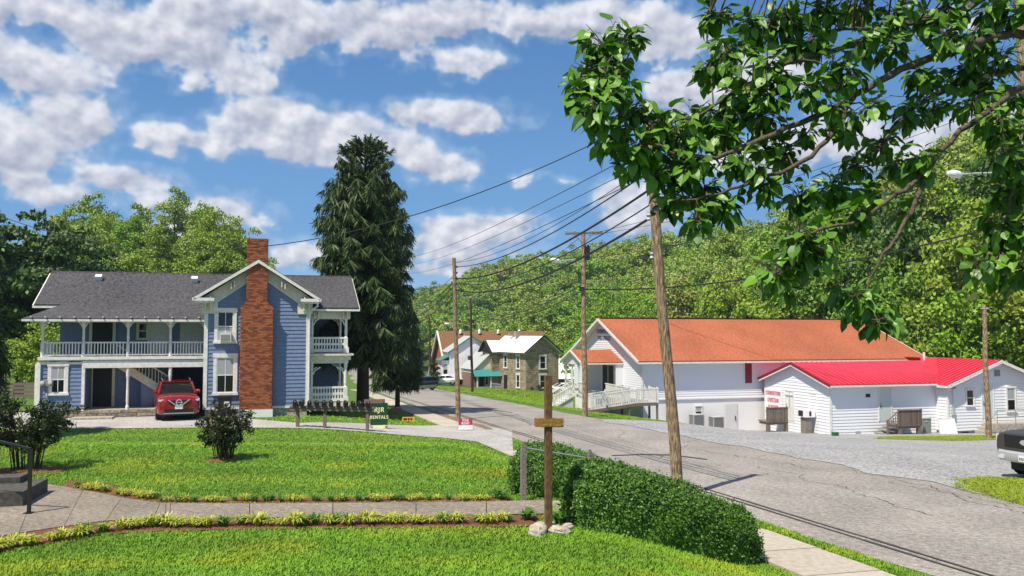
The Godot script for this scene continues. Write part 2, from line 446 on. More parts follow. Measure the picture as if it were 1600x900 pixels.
# ---------- sky ----------
func make_sky() -> PanoramaSkyMaterial:
	var K := 22.7                            # cloud units per degree
	var el := []                             # u, v, ru, rv, weight, greyness
	var shown := [[60, 20, 130, 40, 1.0, 0.5], [260, 70, 190, 60, 1.1, 0.6], [420, 40, 200, 55, 1.1, 0.7], [620, 40, 190, 50, 1.1, 0.7], [760, 30, 110, 40, 0.9, 0.5], [705, 92, 90, 30, 0.8, 0.4],
		[40, 110, 110, 60, 1.0, 0.4], [110, 190, 90, 60, 1.0, 0.4], [20, 220, 110, 60, 1.0, 0.4], [30, 285, 55, 28, 0.9, 0.3], [330, 110, 110, 40, 0.9, 0.5],
		[262, 215, 58, 30, 0.9, 0.2], [325, 226, 62, 22, 0.85, 0.3], [430, 200, 110, 55, 1.15, 0.3], [520, 215, 110, 52, 1.1, 0.4], [610, 235, 100, 45, 1.0, 0.3], [690, 262, 70, 34, 0.9, 0.2], [705, 185, 135, 33, 0.95, 0.2],
		[195, 290, 84, 34, 1.0, 0.3], [110, 308, 60, 18, 0.8, 0.2], [240, 312, 55, 16, 0.8, 0.2], [350, 340, 80, 42, 1.1, 0.15], [290, 375, 70, 24, 0.9, 0.2], [460, 395, 60, 26, 0.9, 0.2],
		[740, 365, 110, 38, 1.05, 0.25], [680, 385, 60, 30, 0.9, 0.3], [800, 350, 60, 22, 0.9, 0.2], [760, 400, 120, 26, 0.7, 0.2], [838, 278, 44, 9, 0.45, 0.1],
		[940, 30, 130, 48, 1.0, 0.5], [1040, 60, 90, 45, 1.0, 0.5], [1000, 330, 80, 50, 1.0, 0.2], [960, 300, 50, 26, 0.8, 0.2], [1090, 150, 80, 50, 1.1, 0.1], [1200, 120, 90, 40, 0.9, 0.2],
		[1290, 225, 110, 50, 1.1, 0.1], [1440, 240, 120, 50, 1.1, 0.1], [1560, 210, 90, 50, 1.1, 0.1], [1180, 250, 90, 36, 0.9, 0.2], [660, 425, 90, 16, 0.6, 0.2], [180, 375, 40, 10, 0.6, 0.2], [1480, 40, 60, 20, 0.6, 0.2]]
	for e in shown:
		var r := ray(e[0], e[1])
		var az := atan(r.x)
		el.append([rad_to_deg(az) * K, rad_to_deg(atan(r.y * cos(az))) * K, e[2] * 0.95, e[3] * 0.95, e[4], e[5]])
	rng.seed = 77
	for i in 230:                            # the same kind of sky all round
		var az := rng.randf_range(35.0, 325.0)
		var up := rng.randf_range(2.0, 60.0)
		el.append([az * K, up * K, rng.randf_range(60, 220) * (0.5 + up / 40.0), rng.randf_range(20, 55) * (0.5 + up / 40.0), rng.randf_range(0.8, 1.1), rng.randf_range(0.1, 0.6)])
	for i in 26:
		el.append([rng.randf_range(-32.0, 32.0) * K, rng.randf_range(25.0, 60.0) * K, rng.randf_range(100, 260), rng.randf_range(40, 90), rng.randf_range(0.8, 1.1), rng.randf_range(0.1, 0.6)])
	var gw := 1022
	var gh := 260
	var base := PackedFloat32Array(); base.resize(gw * gh); base.fill(-1.2)
	var gre := PackedFloat32Array(); gre.resize(gw * gh)
	var ver := PackedFloat32Array(); ver.resize(gw * gh)
	for e in el:
		var cu: float = fposmod(e[0], 360.0 * K)
		for gy in range(maxi(0, int((e[1] - e[3] * 1.6) / 8)), mini(gh - 1, int((e[1] + e[3] * 1.6) / 8)) + 1):
			for k in range(int((cu - e[2] * 1.6) / 8), int((cu + e[2] * 1.6) / 8) + 1):
				var q := Vector2((k * 8 - cu) / e[2], (gy * 8 - e[1]) / e[3])
				if q.y < 0: q.y *= 1.35
				var dn: float = e[4] * (1.0 - q.length_squared())
				var id: int = gy * gw + posmod(k, gw)
				dn = e[4] * (1.0 - 0.35 * q.length() - 0.65 * q.length_squared())
				if dn > base[id]:
					base[id] = dn; gre[id] = e[5]; ver[id] = clampf(q.y, -1.0, 1.0)
	var wd := 4096
	var im := Image.create(wd, 2048, false, Image.FORMAT_RGB8)
	im.fill(Color(0.40, 0.47, 0.36))
	var nz := FastNoiseLite.new()
	nz.frequency = 0.010; nz.fractal_octaves = 7; nz.seed = 9; nz.fractal_gain = 0.53
	var nz2 := FastNoiseLite.new()
	nz2.frequency = 0.006; nz2.fractal_octaves = 4; nz2.seed = 21
	var xf := int(wd * 38.0 / 360.0)
	var top := int(2048 * (90.0 - 27.0) / 180.0)
	for part in 3:
		var step := 1 if part < 2 else 4
		var x0 := 0 if part == 0 else (wd - xf if part == 1 else 0)
		var x1 := xf if part == 0 else wd
		for y in range(0 if part == 2 else top, 1024, step):
			var up := 90.0 - (y + 0.5) * 180.0 / 2048.0
			var sky := Color(0.62, 0.77, 0.90).lerp(Color(0.44, 0.63, 0.83), sm(0.0, 8.0, up)).lerp(Color(0.32, 0.50, 0.72), sm(6.0, 24.0, up)).lerp(Color(0.19, 0.36, 0.62), sm(24.0, 80.0, up))
			for x in range(x0, x1, step):
				if part == 2 and y >= top and (x < xf or x >= wd - xf): continue
				var u := (x + 0.5) * 360.0 / wd * K
				var v := up * K
				var us := u if u < 180.0 * K else u - 360.0 * K
				var w1 := nz.get_noise_2d(us, v * 1.25)
				var w2 := nz2.get_noise_2d(us + 400.0, v)
				var gu := (u + w2 * 30.0) / 8.0
				var gv := (v + w1 * 16.0) / 8.0
				var dn := sample(base, gw, gh, gu, gv)
				var w3 := nz.get_noise_2d(us * 3.1 + 90.0, v * 3.4)
				var de := dn * 0.95 + w1 * 0.80 + w2 * 0.28 + w3 * 0.16
				var a := sm(-0.04, 0.42, de) * (0.9 + 0.1 * sm(0.2, 0.8, de))
				a = maxf(a, 0.26 * sm(-0.5, 0.2, de + w3 * 0.3))
				if a <= 0.003:
					if step == 1: im.set_pixel(x, y, sky)
					else: im.fill_rect(Rect2i(x, y, step, step), sky)
					continue
				var vv := sample(ver, gw, gh, gu, gv)
				var slope := w1 - nz.get_noise_2d(us - 8.0, v * 1.25 + 14.0)
				var lit := clampf(0.68 + 0.30 * vv + slope * 0.85 + w3 * 0.18 - 0.34 * sample(gre, gw, gh, gu, gv) * sm(0.1, 0.9, de), 0.0, 1.0)
				var cl := Color(0.60, 0.63, 0.72).lerp(Color(0.905, 0.91, 0.935), lit)
				var cc := sky.lerp(cl, a)
				if step == 1: im.set_pixel(x, y, cc)
				else: im.fill_rect(Rect2i(x, y, step, step), cc)
	var pm := PanoramaSkyMaterial.new()
	pm.panorama = ImageTexture.create_from_image(im)
	return pm
func sample(g: PackedFloat32Array, gw: int, gh: int, x: float, y: float) -> float:
	y = clampf(y, 0.0, gh - 1.001)
	var xi := floori(x)
	var yi := int(y)
	var fx := x - xi
	var fy := y - yi
	var xa := posmod(xi, gw)
	var xb := posmod(xi + 1, gw)
	return lerpf(lerpf(g[yi * gw + xa], g[yi * gw + xb], fx), lerpf(g[yi * gw + gw + xa], g[yi * gw + gw + xb], fx), fy)

# ---------- ground ----------
var walk_poly := PackedVector2Array()
var drive_poly := PackedVector2Array()
var bed_polys := []
var patches := []
func lines(lo: float, a: float, b: float, hi: float, st: float) -> Array:
	var o := []
	var x := a
	var k := st
	while x > lo:
		k *= 1.13; x -= k; o.push_front(x)
	x = a
	while x < b:
		o.append(x); x += st
	k = st
	while x < hi:
		o.append(x); x += k; k *= 1.09
	return o
func make_ground():
	var xs := lines(-700, -26, 36, 800, 0.5)
	var ds := lines(-120, 6, 66, 1000, 0.5)
	var hs := []
	for d in ds:
		var row := PackedFloat32Array()
		for x in xs: row.append(H(x, d) + (0.012 * bump.get_noise_2d(x * 60.0, d * 60.0) if S(x, d) < -3.0 else 0.0))
		hs.append(row)
	var b := mb()
	for j in ds.size() - 1:
		for i in xs.size() - 1:
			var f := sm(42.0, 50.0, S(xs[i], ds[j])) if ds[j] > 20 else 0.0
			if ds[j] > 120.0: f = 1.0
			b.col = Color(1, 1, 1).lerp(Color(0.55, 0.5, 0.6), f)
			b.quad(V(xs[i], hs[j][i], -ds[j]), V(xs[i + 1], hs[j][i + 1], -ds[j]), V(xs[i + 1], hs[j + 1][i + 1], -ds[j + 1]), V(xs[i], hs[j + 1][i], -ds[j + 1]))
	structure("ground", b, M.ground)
func drape(b: MB, A: Array, B: Array, up: float, nl := 6, nc := 6):    # a strip between two edges of ground points (x, d)
	for i in A.size() - 1:
		for j in nl:
			for k in nc:
				var p := []
				for e in [[j, k], [j + 1, k], [j + 1, k + 1], [j, k + 1]]:
					var t: float = float(e[0]) / nl
					var u: float = float(e[1]) / nc
					var q: Vector2 = (A[i] as Vector2).lerp(A[i + 1], t).lerp((B[i] as Vector2).lerp(B[i + 1], t), u)
					p.append(V(q.x, H(q.x, q.y) + up, -q.y))
				b.quad(p[0], p[1], p[2], p[3])
func px_edge(pts: Array) -> Array:
	var o := []
	for p in pts:
		var g := G(p[0], p[1])
		o.append(V2(g.x, -g.z))
	return o
func poly_of(A: Array, B: Array) -> PackedVector2Array:
	var o := PackedVector2Array()
	for p in A: o.append(p)
	for i in B.size(): o.append(B[B.size() - 1 - i])
	return o
func ragged(b: MB, s0: float, s1: float, l0: float, l1: float, n: int, wob: float, up: float, nc := 8):   # a worn-edged sheet laid along the road grid
	for i in n:
		var a := []
		for e in 2:
			var l := lerpf(l0, l1, float(i + e) / n)
			a.append([s0 + wob * bump.get_noise_2d(l * 40.0, s0 * 90.0), s1 + wob * bump.get_noise_2d(l * 40.0, s1 * 90.0 + 300.0), l])
		for k in nc:
			var t := float(k) / nc
			var u := float(k + 1) / nc
			b.quad(RD(lerpf(a[0][0], a[0][1], t), a[0][2], up), RD(lerpf(a[0][0], a[0][1], u), a[0][2], up), RD(lerpf(a[1][0], a[1][1], u), a[1][2], up), RD(lerpf(a[1][0], a[1][1], t), a[1][2], up))
func slabs(parent: Node3D, s0: float, s1: float, l0: float, l1: float, len: float, m: Material):
	var l := l0
	while l < l1 - 0.1:
		var e := minf(l + len, l1)
		var b := mb()
		var g := 0.008
		var p := [RD(s0, l + g, 0.045), RD(s1, l + g, 0.045), RD(s1, e - g, 0.045), RD(s0, e - g, 0.045)]
		var lift := rng.randf_range(-0.006, 0.008)
		var t := rng.randf_range(0.86, 1.0)
		b.col = Color(t, t, t)
		for i in 4: p[i].y += lift + rng.randf_range(-0.004, 0.004)
		b.slab(p[0], p[1], p[2], p[3], 0.08)
		add(parent, "slab", b, m)
		l = e
func make_roads():
	rng.seed = 5
	var b := mb()
	ragged(b, -0.75, 6.9, -48, 60, 90, 0.22, 0.02, 4)
	ragged(b, -0.75, 9.5, 60, 190, 30, 0.3, 0.03, 4)
	structure("road", b, M.asphalt)
	b = mb()
	ragged(b, 6.4, 13.5, -48, 8.5, 60, 0.5, 0.034, 10)
	ragged(b, 13.3, 48, -48, 20.5, 60, 0.4, 0.034, 24)
	structure("gravel_lot", b, M.gravel)
	b = mb()
	ragged(b, -1.55, -0.45, 3.5, 24, 30, 0.35, 0.03, 2)
	structure("bare_earth", b, M.dirt)
	# tar seams and cracks in the asphalt
	var cracks := thing("road_crack", "dark tar seam and cracks running along the grey asphalt road", "crack")
	cracks.set_meta("kind", "structure")
	for off in [0.0, 0.2]:
		b = mb()
		for i in 150:
			var l := -48.0 + i * 0.6
			var o0: float = off + 0.02 * bump.get_noise_2d(l * 30.0, off * 900.0)
			var o1: float = off + 0.02 * bump.get_noise_2d((l + 0.6) * 30.0, off * 900.0)
			var w := 0.032 + 0.02 * bump.get_noise_2d(l * 90.0, 50.0)
			b.quad(RD(o0 - w, l, 0.034), RD(o0 + w, l, 0.034), RD(o1 + w, l + 0.6, 0.034), RD(o1 - w, l + 0.6, 0.034))
		add(cracks, "tar_seam", b, M.tar)
	for q in [[4.6, -24, 12, 0.0], [3.0, -20, 9, 0.1], [5.2, -13, 7, -0.2], [2.0, -9, 5, 0.6], [4.2, -5, 4, 0.9], [1.2, -14, 3, 1.3], [5.6, -20, 5, -0.1], [3.6, -2, 5, 0.3], [1.6, 5, 6, 0.2], [4.9, -9.5, 2.6, 1.45], [2.5, 14, 8, 0.1]]:
		b = mb()
		var s: float = q[0]
		var l: float = q[1]
		var an: float = q[3]
		for i in int(q[2] / 0.18):
			var a2 := an + rng.randf_range(-0.8, 0.8)
			var s2 := clampf(s + 0.18 * sin(a2), -0.3, 6.6)
			var l2 := l + 0.18 * cos(a2)
			var w := rng.randf_range(0.003, 0.014)
			var px := V2(cos(a2), -sin(a2)) * w
			b.quad(RD(s - px.x, l - px.y, 0.03), RD(s + px.x, l + px.y, 0.03), RD(s2 + px.x, l2 + px.y, 0.03), RD(s2 - px.x, l2 - px.y, 0.03))
			s = s2; l = l2
		add(cracks, "crack", b, M.tar)
	var patch := thing("tar_patch", "long dark tar patch across the asphalt road", "patch")
	patch.set_meta("kind", "structure")
	for pts in [[[955, 714], [1000, 712], [1050, 713], [1105, 720]], [[695, 640], [720, 637], [760, 640], [800, 646]], [[855, 715], [880, 714], [930, 712]]]:
		b = mb()
		var e := px_edge(pts)
		var e2 := []
		for q in e: e2.append(q + V2(0.05, 0.22))
		drape(b, e, e2, 0.036, 6, 1)
		add(patch, "tar_strip", b, M.tar)
	# sidewalk in slabs
	var sw := thing("sidewalk", "pale concrete sidewalk in slabs beside the road", "sidewalk")
	sw.set_meta("kind", "structure")
	slabs(sw, -2.85, -1.55, -30, -6.8, 1.5, M.palewalk)
	slabs(sw, -2.75, -1.5, 4.0, 60, 1.5, M.palewalk)
	# driveway and apron
	var A := px_edge([[-120, 673], [110, 671], [330, 669], [465, 670], [575, 676], [690, 685], [745, 691], [802, 716]])
	var B := px_edge([[-120, 645], [110, 645], [345, 652], [465, 662], [575, 663], [690, 665], [735, 664], [800, 672]])
	for i in 2: B[i] = B[i]
	drive_poly = poly_of(A, B)
	b = mb()
	drape(b, A, B, 0.03, 10, 10)
	structure("driveway", b, M.drive)
	# walkway of pebbled concrete: slabs with joints between
	var WF := px_edge([[-260, 738], [-40, 742], [60, 757], [130, 768], [190, 780], [250, 789], [390, 790], [520, 789], [650, 788], [760, 787], [862, 786]])
	var WN := px_edge([[-260, 868], [-60, 850], [30, 836], [100, 826], [165, 817], [240, 812], [390, 812], [520, 810], [650, 809], [760, 808], [862, 806]])
	walk_poly = poly_of(WN, WF)
	var wk := thing("walkway", "brown grey pebbled concrete walkway crossing the lawn", "walkway")
	wk.set_meta("kind", "structure")
	for i in WF.size() - 1:
		b = mb()
		var t := rng.randf_range(0.88, 1.0)
		b.col = Color(t, t, t)
		var g: Vector2 = (WF[i + 1] - WF[i]).normalized() * 0.006
		drape(b, [WN[i] + g, WN[i + 1] - g], [WF[i] + g, WF[i + 1] - g], 0.03, 6, 4)
		add(wk, "slab", b, M.walk)
	# steps down the bank between the hedges
	var st := thing("garden_steps", "concrete steps descending between the two hedges to the sidewalk", "steps", Vector3.ZERO)
	for i in 6:
		b = mb()
		var s := -5.9 + i * 0.5
		var yy := 1.16 - i * 0.15
		var p := RD(s, -21.65)
		b.xf = Transform3D(Basis(Vector3.UP, RA), V(p.x, yy, p.z))
		b.boxb(V(0, -0.5, -0.55), V(0.52, 0.0, 0.55))
		add(st, "step", b, M.concrete)
	# mulch beds either side of the walkway
	var NA := px_edge([[-260, 905], [-40, 872], [60, 855], [160, 838], [230, 833], [390, 830], [520, 829], [650, 827], [760, 826], [845, 824]])
	var NB := px_edge([[-260, 868], [-60, 851], [30, 837], [140, 820], [235, 813], [390, 813], [520, 811], [650, 810], [760, 809], [845, 807]])
	var FA := px_edge([[100, 763], [130, 767], [190, 779], [250, 788], [390, 789], [520, 788], [650, 787], [800, 786]])
	var FB := px_edge([[105, 752], [150, 756], [210, 768], [260, 778], [390, 780], [520, 780], [650, 779], [800, 778]])
	bed_polys = [poly_of(NA, NB), poly_of(FA, FB)]
	for e in [[NA, NB], [FA, FB]]:
		b = mb()
		drape(b, e[0], e[1], 0.022, 6, 3)
		structure("mulch_bed", b, M.mulch)
	far_trees.append([NA, NB, FA, FB])
	# rough grass patches lying over the gravel
	for q in [[[[1506, 752], [1545, 748], [1620, 752], [1700, 760]], [[1512, 766], [1560, 781], [1620, 794], [1700, 806]]], [[[1370, 687], [1440, 689], [1500, 690], [1566, 688]], [[1390, 683], [1440, 683], [1500, 682], [1562, 681]]]]:
		b = mb()
		var e0 := px_edge(q[0])
		var e1 := px_edge(q[1])
		drape(b, e0, e1, 0.042, 8, 4)
		structure("grass_patch", b, M.dirt)
		patches.append(poly_of(e0, e1))

# ---------- building pieces ----------
func window(parent: Node3D, xf: Transform3D, w: float, h: float, fm: Material, cas := 0.12, upper: Material = null, lower: Material = null, bars := false) -> MeshInstance3D:
	# casing, sashes and panes; xf is at the middle of the sill line on the wall face
	var b := mb()
	b.xf = xf
	b.boxb(V(-w / 2 - cas, 0, 0), V(-w / 2, h, 0.05)); b.boxb(V(w / 2, 0, 0), V(w / 2 + cas, h, 0.05))
	b.boxb(V(-w / 2 - cas * 1.2, h, 0), V(w / 2 + cas * 1.2, h + cas * 1.3, 0.065))
	b.boxb(V(-w / 2 - cas * 1.3, -cas * 0.8, 0), V(w / 2 + cas * 1.3, 0, 0.09))
	var o := add(parent, "window", b, fm)
	b = mb(); b.xf = xf
	var t := 0.04
	b.boxb(V(-w / 2, 0, 0), V(-w / 2 + t, h, 0.032)); b.boxb(V(w / 2 - t, 0, 0), V(w / 2, h, 0.032))
	b.boxb(V(-w / 2 + t, h / 2 - t * 0.6, 0), V(w / 2 - t, h / 2 + t * 0.6, 0.036))
	b.boxb(V(-w / 2 + t, 0, 0), V(w / 2 - t, t, 0.03)); b.boxb(V(-w / 2 + t, h - t, 0), V(w / 2 - t, h, 0.03))
	if bars: b.boxb(V(-0.015, t, 0), V(0.015, h - t, 0.034))
	add(o, "sash", b, fm)
	for k in 2:
		b = mb(); b.xf = xf
		b.boxb(V(-w / 2 + t, t + k * (h / 2 - t), 0.0), V(w / 2 - t, h / 2 - t + k * (h / 2), 0.024))
		add(o, "pane", b, (lower if k == 0 else upper) if (lower if k == 0 else upper) else M.glass)
	return o
func railing(b: MB, a: Vector3, c: Vector3, h: float, gap: float, w := 0.035):
	b.beam(a + V(0, h, 0), c + V(0, h, 0), 0.08, 0.07); b.beam(a + V(0, 0.06, 0), c + V(0, 0.06, 0), 0.06, 0.06)
	var n := int(a.distance_to(c) / gap)
	for i in range(1, n):
		var p := a.lerp(c, float(i) / n)
		b.beam(p + V(0, 0.09, 0), p + V(0, h - 0.035, 0), w, w)
func lapwall(parent: Node3D, called: String, xf: Transform3D, x0: float, x1: float, y0: float, y1: float, ex: float, m: Material, depth := 0.12, x0b := INF, x1b := INF) -> MeshInstance3D:
	var b := mb()
	b.xf = xf
	if x0b == INF: x0b = x0
	if x1b == INF: x1b = x1
	b.laps(x0, x1, y0, x0b, x1b, y1, ex)
	if x0 == x0b and x1 == x1b: b.boxb(V(x0, y0, -depth), V(x1, y1, -0.001))
	else: b.extrude([V2(x0, y0), V2(x1, y0), V2(x1b, y1), V2(x0b, y1)], -depth, -0.001)
	return add(parent, called, b, m)
func at(x: float, y: float, z: float, turn := 0.0) -> Transform3D: return Transform3D(Basis(Vector3.UP, turn), V(x, y, z))
func rock_shape(b: MB, o: Vector3, s: Vector3, seed_: int):     # a lumpy stone
	var nz := FastNoiseLite.new()
	nz.seed = seed_; nz.frequency = 0.9
	var k := 12
	var p := []
	for i in k + 1:
		var row := []
		for j in k * 2:
			var a := PI * i / k
			var c := TAU * j / (k * 2)
			var d := V(sin(a) * cos(c), cos(a), sin(a) * sin(c))
			var e := d * (1.0 + 0.35 * nz.get_noise_3dv(d * 1.6) + 0.12 * nz.get_noise_3dv(d * 5.0))
			row.append(o + V(signf(e.x) * pow(absf(e.x), 0.75), e.y, signf(e.z) * pow(absf(e.z), 0.75)) * s)
		p.append(row)
	for i in k:
		for j in k * 2:
			var j2 := (j + 1) % (k * 2)
			b.quad(p[i][j2], p[i + 1][j2], p[i + 1][j], p[i][j])

func make_blue_house():
	var h := thing("blue_house", "two-storey blue clapboard house with brick chimney and white porches", "house", V(-14.16, 0.06, -38.5), RA)
	rng.seed = 31
	var b := mb()
	# front gable block
	var w := lapwall(h, "wall", at(0, 0, 0), 0, 4.62, 0.42, 5.25, 0.18, M.blue, 0.14)
	w.set_meta("label", "blue clapboard front gable wall")
	lapwall(h, "wall", at(0, 0, 0), 0.0, 4.62, 5.25, 6.95, 0.18, M.blue, 0.14, 2.27, 2.35)
	lapwall(h, "wall", at(0, 0, -0.14, -PI / 2), -5.0, 0, 0.42, 5.25, 0.18, M.blue)
	lapwall(h, "wall", at(4.62, 0, -0.14, PI / 2), 0, 5.0, 0.42, 5.25, 0.18, M.blue)
	b = mb()
	b.boxb(V(0.03, -0.3, -5), V(4.59, 0.42, -0.02))
	add(h, "foundation", b, M.concrete)
	# gable roof
	b = mb()
	b.slab(V(-0.5, 5.52, 0.48), V(2.31, 7.32, 0.48), V(2.31, 7.32, -5.2), V(-0.5, 5.52, -5.2), 0.09)
	b.slab(V(2.31, 7.32, 0.48), V(5.12, 5.52, 0.48), V(5.12, 5.52, -5.2), V(2.31, 7.32, -5.2), 0.09)
	var rf := add(h, "roof", b, M.shingle)
	b = mb()
	for s in [-1, 1]:
		b.extrude([V2(2.31 + s * 2.83, 5.34), V2(2.31, 7.14), V2(2.31, 7.29), V2(2.31 + s * 2.83, 5.49)] if s > 0 else [V2(2.31, 7.29), V2(2.31, 7.14), V2(2.31 - 2.83, 5.34), V2(2.31 - 2.83, 5.49)], 0.42, 0.5)
	add(rf, "rake_board", b, M.white)
	b = mb()
	for s in [-1.0, 1.0]:                       # wide cream frieze under the rake with an inner white bead
		var q := [V2(2.31 + s * 2.31, 5.0), V2(2.31, 6.62), V2(2.31, 7.16), V2(2.31 + s * 2.5, 5.48)]
		if s > 0: q.reverse()
		q = [q[0], q[1], q[2], q[3]]
		b.extrude(q, 0.02, 0.045)
		for k in 3:
			var t: float = [0.12, 0.5, 0.56][k]
			var xx: float = 2.31 + s * lerpf(2.4, 0.0, t)
			var yy := lerpf(5.25, 6.85, t)
			b.box(V(xx, yy, 0.22), V(0.05, 0.24, 0.36))
	add(rf, "frieze", b, M.cream)
	b = mb()
	for s in [-1.0, 1.0]:
		b.beam(V(2.31 + s * 2.31, 4.97, 0.05), V(2.31, 6.6, 0.05), 0.05, 0.05)
		b.box(V(2.31 + s * 2.4, 5.42, 0.24), V(0.95, 0.14, 0.52)); b.box(V(2.31 + s * 2.38, 5.31, 0.2), V(0.8, 0.09, 0.4))
	add(rf, "eave_return", b, M.white)
	b = mb()
	for s in [-1.0, 1.0]:
		b = mb()
		b.box(V(2.31 + s * 2.14, 5.02, 0.04), V(0.7, 0.5, 0.08))
		for k in [-0.12, 0.12]: b.box(V(2.31 + s * (2.2) + k, 5.1, 0.16), V(0.06, 0.34, 0.18))
		add(rf, "bracket_panel", b, M.cream)
	b = mb()
	for x in [0.02, 4.6]:
		b = mb()
		b.box(V(x, 2.62, 0.0), V(0.17, 4.5, 0.1))
		add(h, "corner_board", b, M.white)
	b = mb()
	b.box(V(2.31, 0.4, 0.02), V(4.62, 0.1, 0.06))
	add(h, "skirt_board", b, M.white)
	b = mb()
	b.tube([V(5.02, 5.4, 0.3), V(5.02, 5.15, 0.3), V(4.8, 4.98, 0.16), V(4.66, 4.9, 0.12), V(4.66, 0.3, 0.12), V(4.75, 0.18, 0.3)], [0.045, 0.045, 0.045, 0.045, 0.045, 0.045], 8)
	add(h, "downspout", b, M.white)
	# windows of the gable block
	var wu := window(h, at(0.87, 3.5, 0.02), 0.7, 1.36, M.white, 0.14, M.glass, M.curtain, true)
	wu.set_meta("label", "upper window with an air conditioner in it")
	window(h, at(0.9, 1.12, 0.02), 0.76, 1.62, M.white, 0.15, M.curtain, M.glass, true)
	b = mb()
	b.box(V(0.9, 3.68, 0.2), V(0.5, 0.4, 0.4))
	var ac := add(wu, "air_conditioner", b, M.doorwhite)
	b = mb()
	b.box(V(0.9, 3.66, 0.405), V(0.4, 0.28, 0.012))
	add(wu, "grille", b, M.greymetal)
	# chimney of separate bricks
	var low := [Color(0.46, 0.13, 0.05), Color(0.58, 0.19, 0.07), Color(0.36, 0.09, 0.035), Color(0.5, 0.17, 0.08), Color(0.26, 0.065, 0.03)]
	var upp := low
	var top := low
	b = mb()
	b.boxb(V(1.57, 0.3, 0.0), V(2.99, 5.0, 0.42)); b.boxb(V(1.8, 5.0, -0.35), V(2.7, 8.22, 0.40))
	b.extrude([V2(1.57, 5.0), V2(2.99, 5.0), V2(2.72, 5.28), V2(1.78, 5.28)], 0.0, 0.42)
	var ch := add(h, "chimney", b, M.mortar)
	b = mb()
	b.xf = at(0, 0, 0.42); b.courses(1.56, 3.0, 0.34, 1.56, 3.0, 5.0, 0.215, 0.076, 0.016, 0.022, rng, low)
	b.xf = at(3.0, 0, 0.43, PI / 2); b.courses(0, 0.42, 0.34, 0, 0.42, 5.0, 0.215, 0.076, 0.016, 0.01, rng, low)
	b.xf = at(1.56, 0, 0, -PI / 2); b.courses(0, 0.43, 0.34, 0, 0.43, 5.0, 0.215, 0.076, 0.016, 0.01, rng, low)
	b.xf = at(0, 0, 0.42); b.courses(1.5, 3.06, 5.0, 1.76, 2.74, 5.3, 0.215, 0.075, 0.011, 0.03, rng, upp)
	b.xf = at(0, 0, 0.40); b.courses(1.78, 2.72, 5.3, 1.78, 2.72, 7.3, 0.215, 0.076, 0.016, 0.022, rng, upp)
	b.xf = at(0, 0, 0.40); b.courses(1.78, 2.72, 7.3, 1.78, 2.72, 8.24, 0.215, 0.076, 0.016, 0.03, rng, top)
	b.xf = at(2.71, 0, 0.41, PI / 2); b.courses(0, 0.75, 5.3, 0, 0.75, 8.24, 0.215, 0.076, 0.016, 0.012, rng, upp)
	b.xf = at(1.79, 0, -0.34, -PI / 2); b.courses(0, 0.75, 5.3, 0, 0.75, 8.24, 0.215, 0.076, 0.016, 0.012, rng, upp)
	b.xf = Transform3D()
	b.col = Color(0.36, 0.10, 0.05)
	b.boxb(V(1.77, 8.2, -0.36), V(2.73, 8.28, 0.43))
	var br := add(ch, "brick", b, M.brick)
	br.set_meta("kind", "stuff")
	b = mb()
	b.boxb(V(1.52, -0.1, 0.0), V(3.04, 0.34, 0.46))
	add(ch, "base", b, M.whiteblock)
	# left wing: back walls, ground floor room, balcony
	lapwall(h, "wall", at(0, 0, -2.8), -6.7, 0.0, 2.8, 5.2, 0.18, M.blue)
	lapwall(h, "wall", at(0, 0, -2.8), -5.35, -1.9, 0.38, 2.4, 0.18, M.blue)
	lapwall(h, "wall", at(0, 0, -5.6), -1.9, 0.0, 0.05, 2.4, 0.18, M.blue)
	lapwall(h, "wall", at(-1.9, 0, -2.9, PI / 2), 0.0, 2.7, 0.05, 2.4, 0.18, M.blue)
	lapwall(h, "wall", at(0, 0, -1.0), -7.1, -5.3, 0.42, 2.45, 0.18, M.blue, 0.12)
	lapwall(h, "wall", at(-7.1, 0, -8.0, -PI / 2), -0.1, 6.9, 0.42, 2.45, 0.18, M.blue)
	lapwall(h, "wall", at(-5.3, 0, -1.05, PI / 2), 0.0, 1.75, 0.42, 2.45, 0.18, M.blue)
	lapwall(h, "wall", at(-6.7, 0, -8.0, -PI / 2), 0.0, 5.2, 2.8, 5.2, 0.18, M.blue)
	lapwall(h, "wall", at(0, 0, -8.0, PI), -6.8, 6.7, 0.4, 5.2, 0.18, M.blue)
	b = mb()
	b.boxb(V(-7.05, -0.3, -8), V(-5.35, 0.42, -1.06))
	add(h, "foundation", b, M.concrete)
	b = mb()
	var st := [Color(0.40, 0.36, 0.28), Color(0.30, 0.26, 0.20), Color(0.46, 0.42, 0.34), Color(0.34, 0.31, 0.27)]
	b.xf = at(0, 0, -1.06); b.courses(-7.05, -5.35, -0.1, -7.05, -5.35, 0.4, 0.4, 0.17, 0.02, 0.05, rng, st)
	b.xf = at(0, 0, -0.95); b.courses(-5.35, -2.1, -0.1, -5.35, -2.1, 0.36, 0.42, 0.16, 0.02, 0.06, rng, st)
	var sb := add(h, "stone_base", b, M.stone)
	sb.set_meta("kind", "stuff")
	b = mb()
	b.boxb(V(-5.33, -0.2, -2.8), V(-2.1, 0.37, -0.96))
	add(h, "stoop_floor", b, M.concrete)
	b = mb()
	b.boxb(V(-5.6, -0.1, -0.86), V(-3.9, 0.1, -0.1))
	add(h, "stoop_step", b, M.concrete)
	b = mb()
	b.boxb(V(-7.15, 2.62, -2.8), V(0.0, 2.8, -0.97))
	add(h, "balcony_floor", b, M.doorwhite)
	b = mb()
	b.boxb(V(-5.3, 2.28, -1.0), V(0.0, 2.62, -0.9)); b.boxb(V(-7.15, 2.66, -0.97), V(0, 2.8, -0.85)); b.boxb(V(-7.2, 2.45, -1.0), V(-5.2, 2.56, -0.93))
	add(h, "balcony_fascia", b, M.white)
	b = mb()
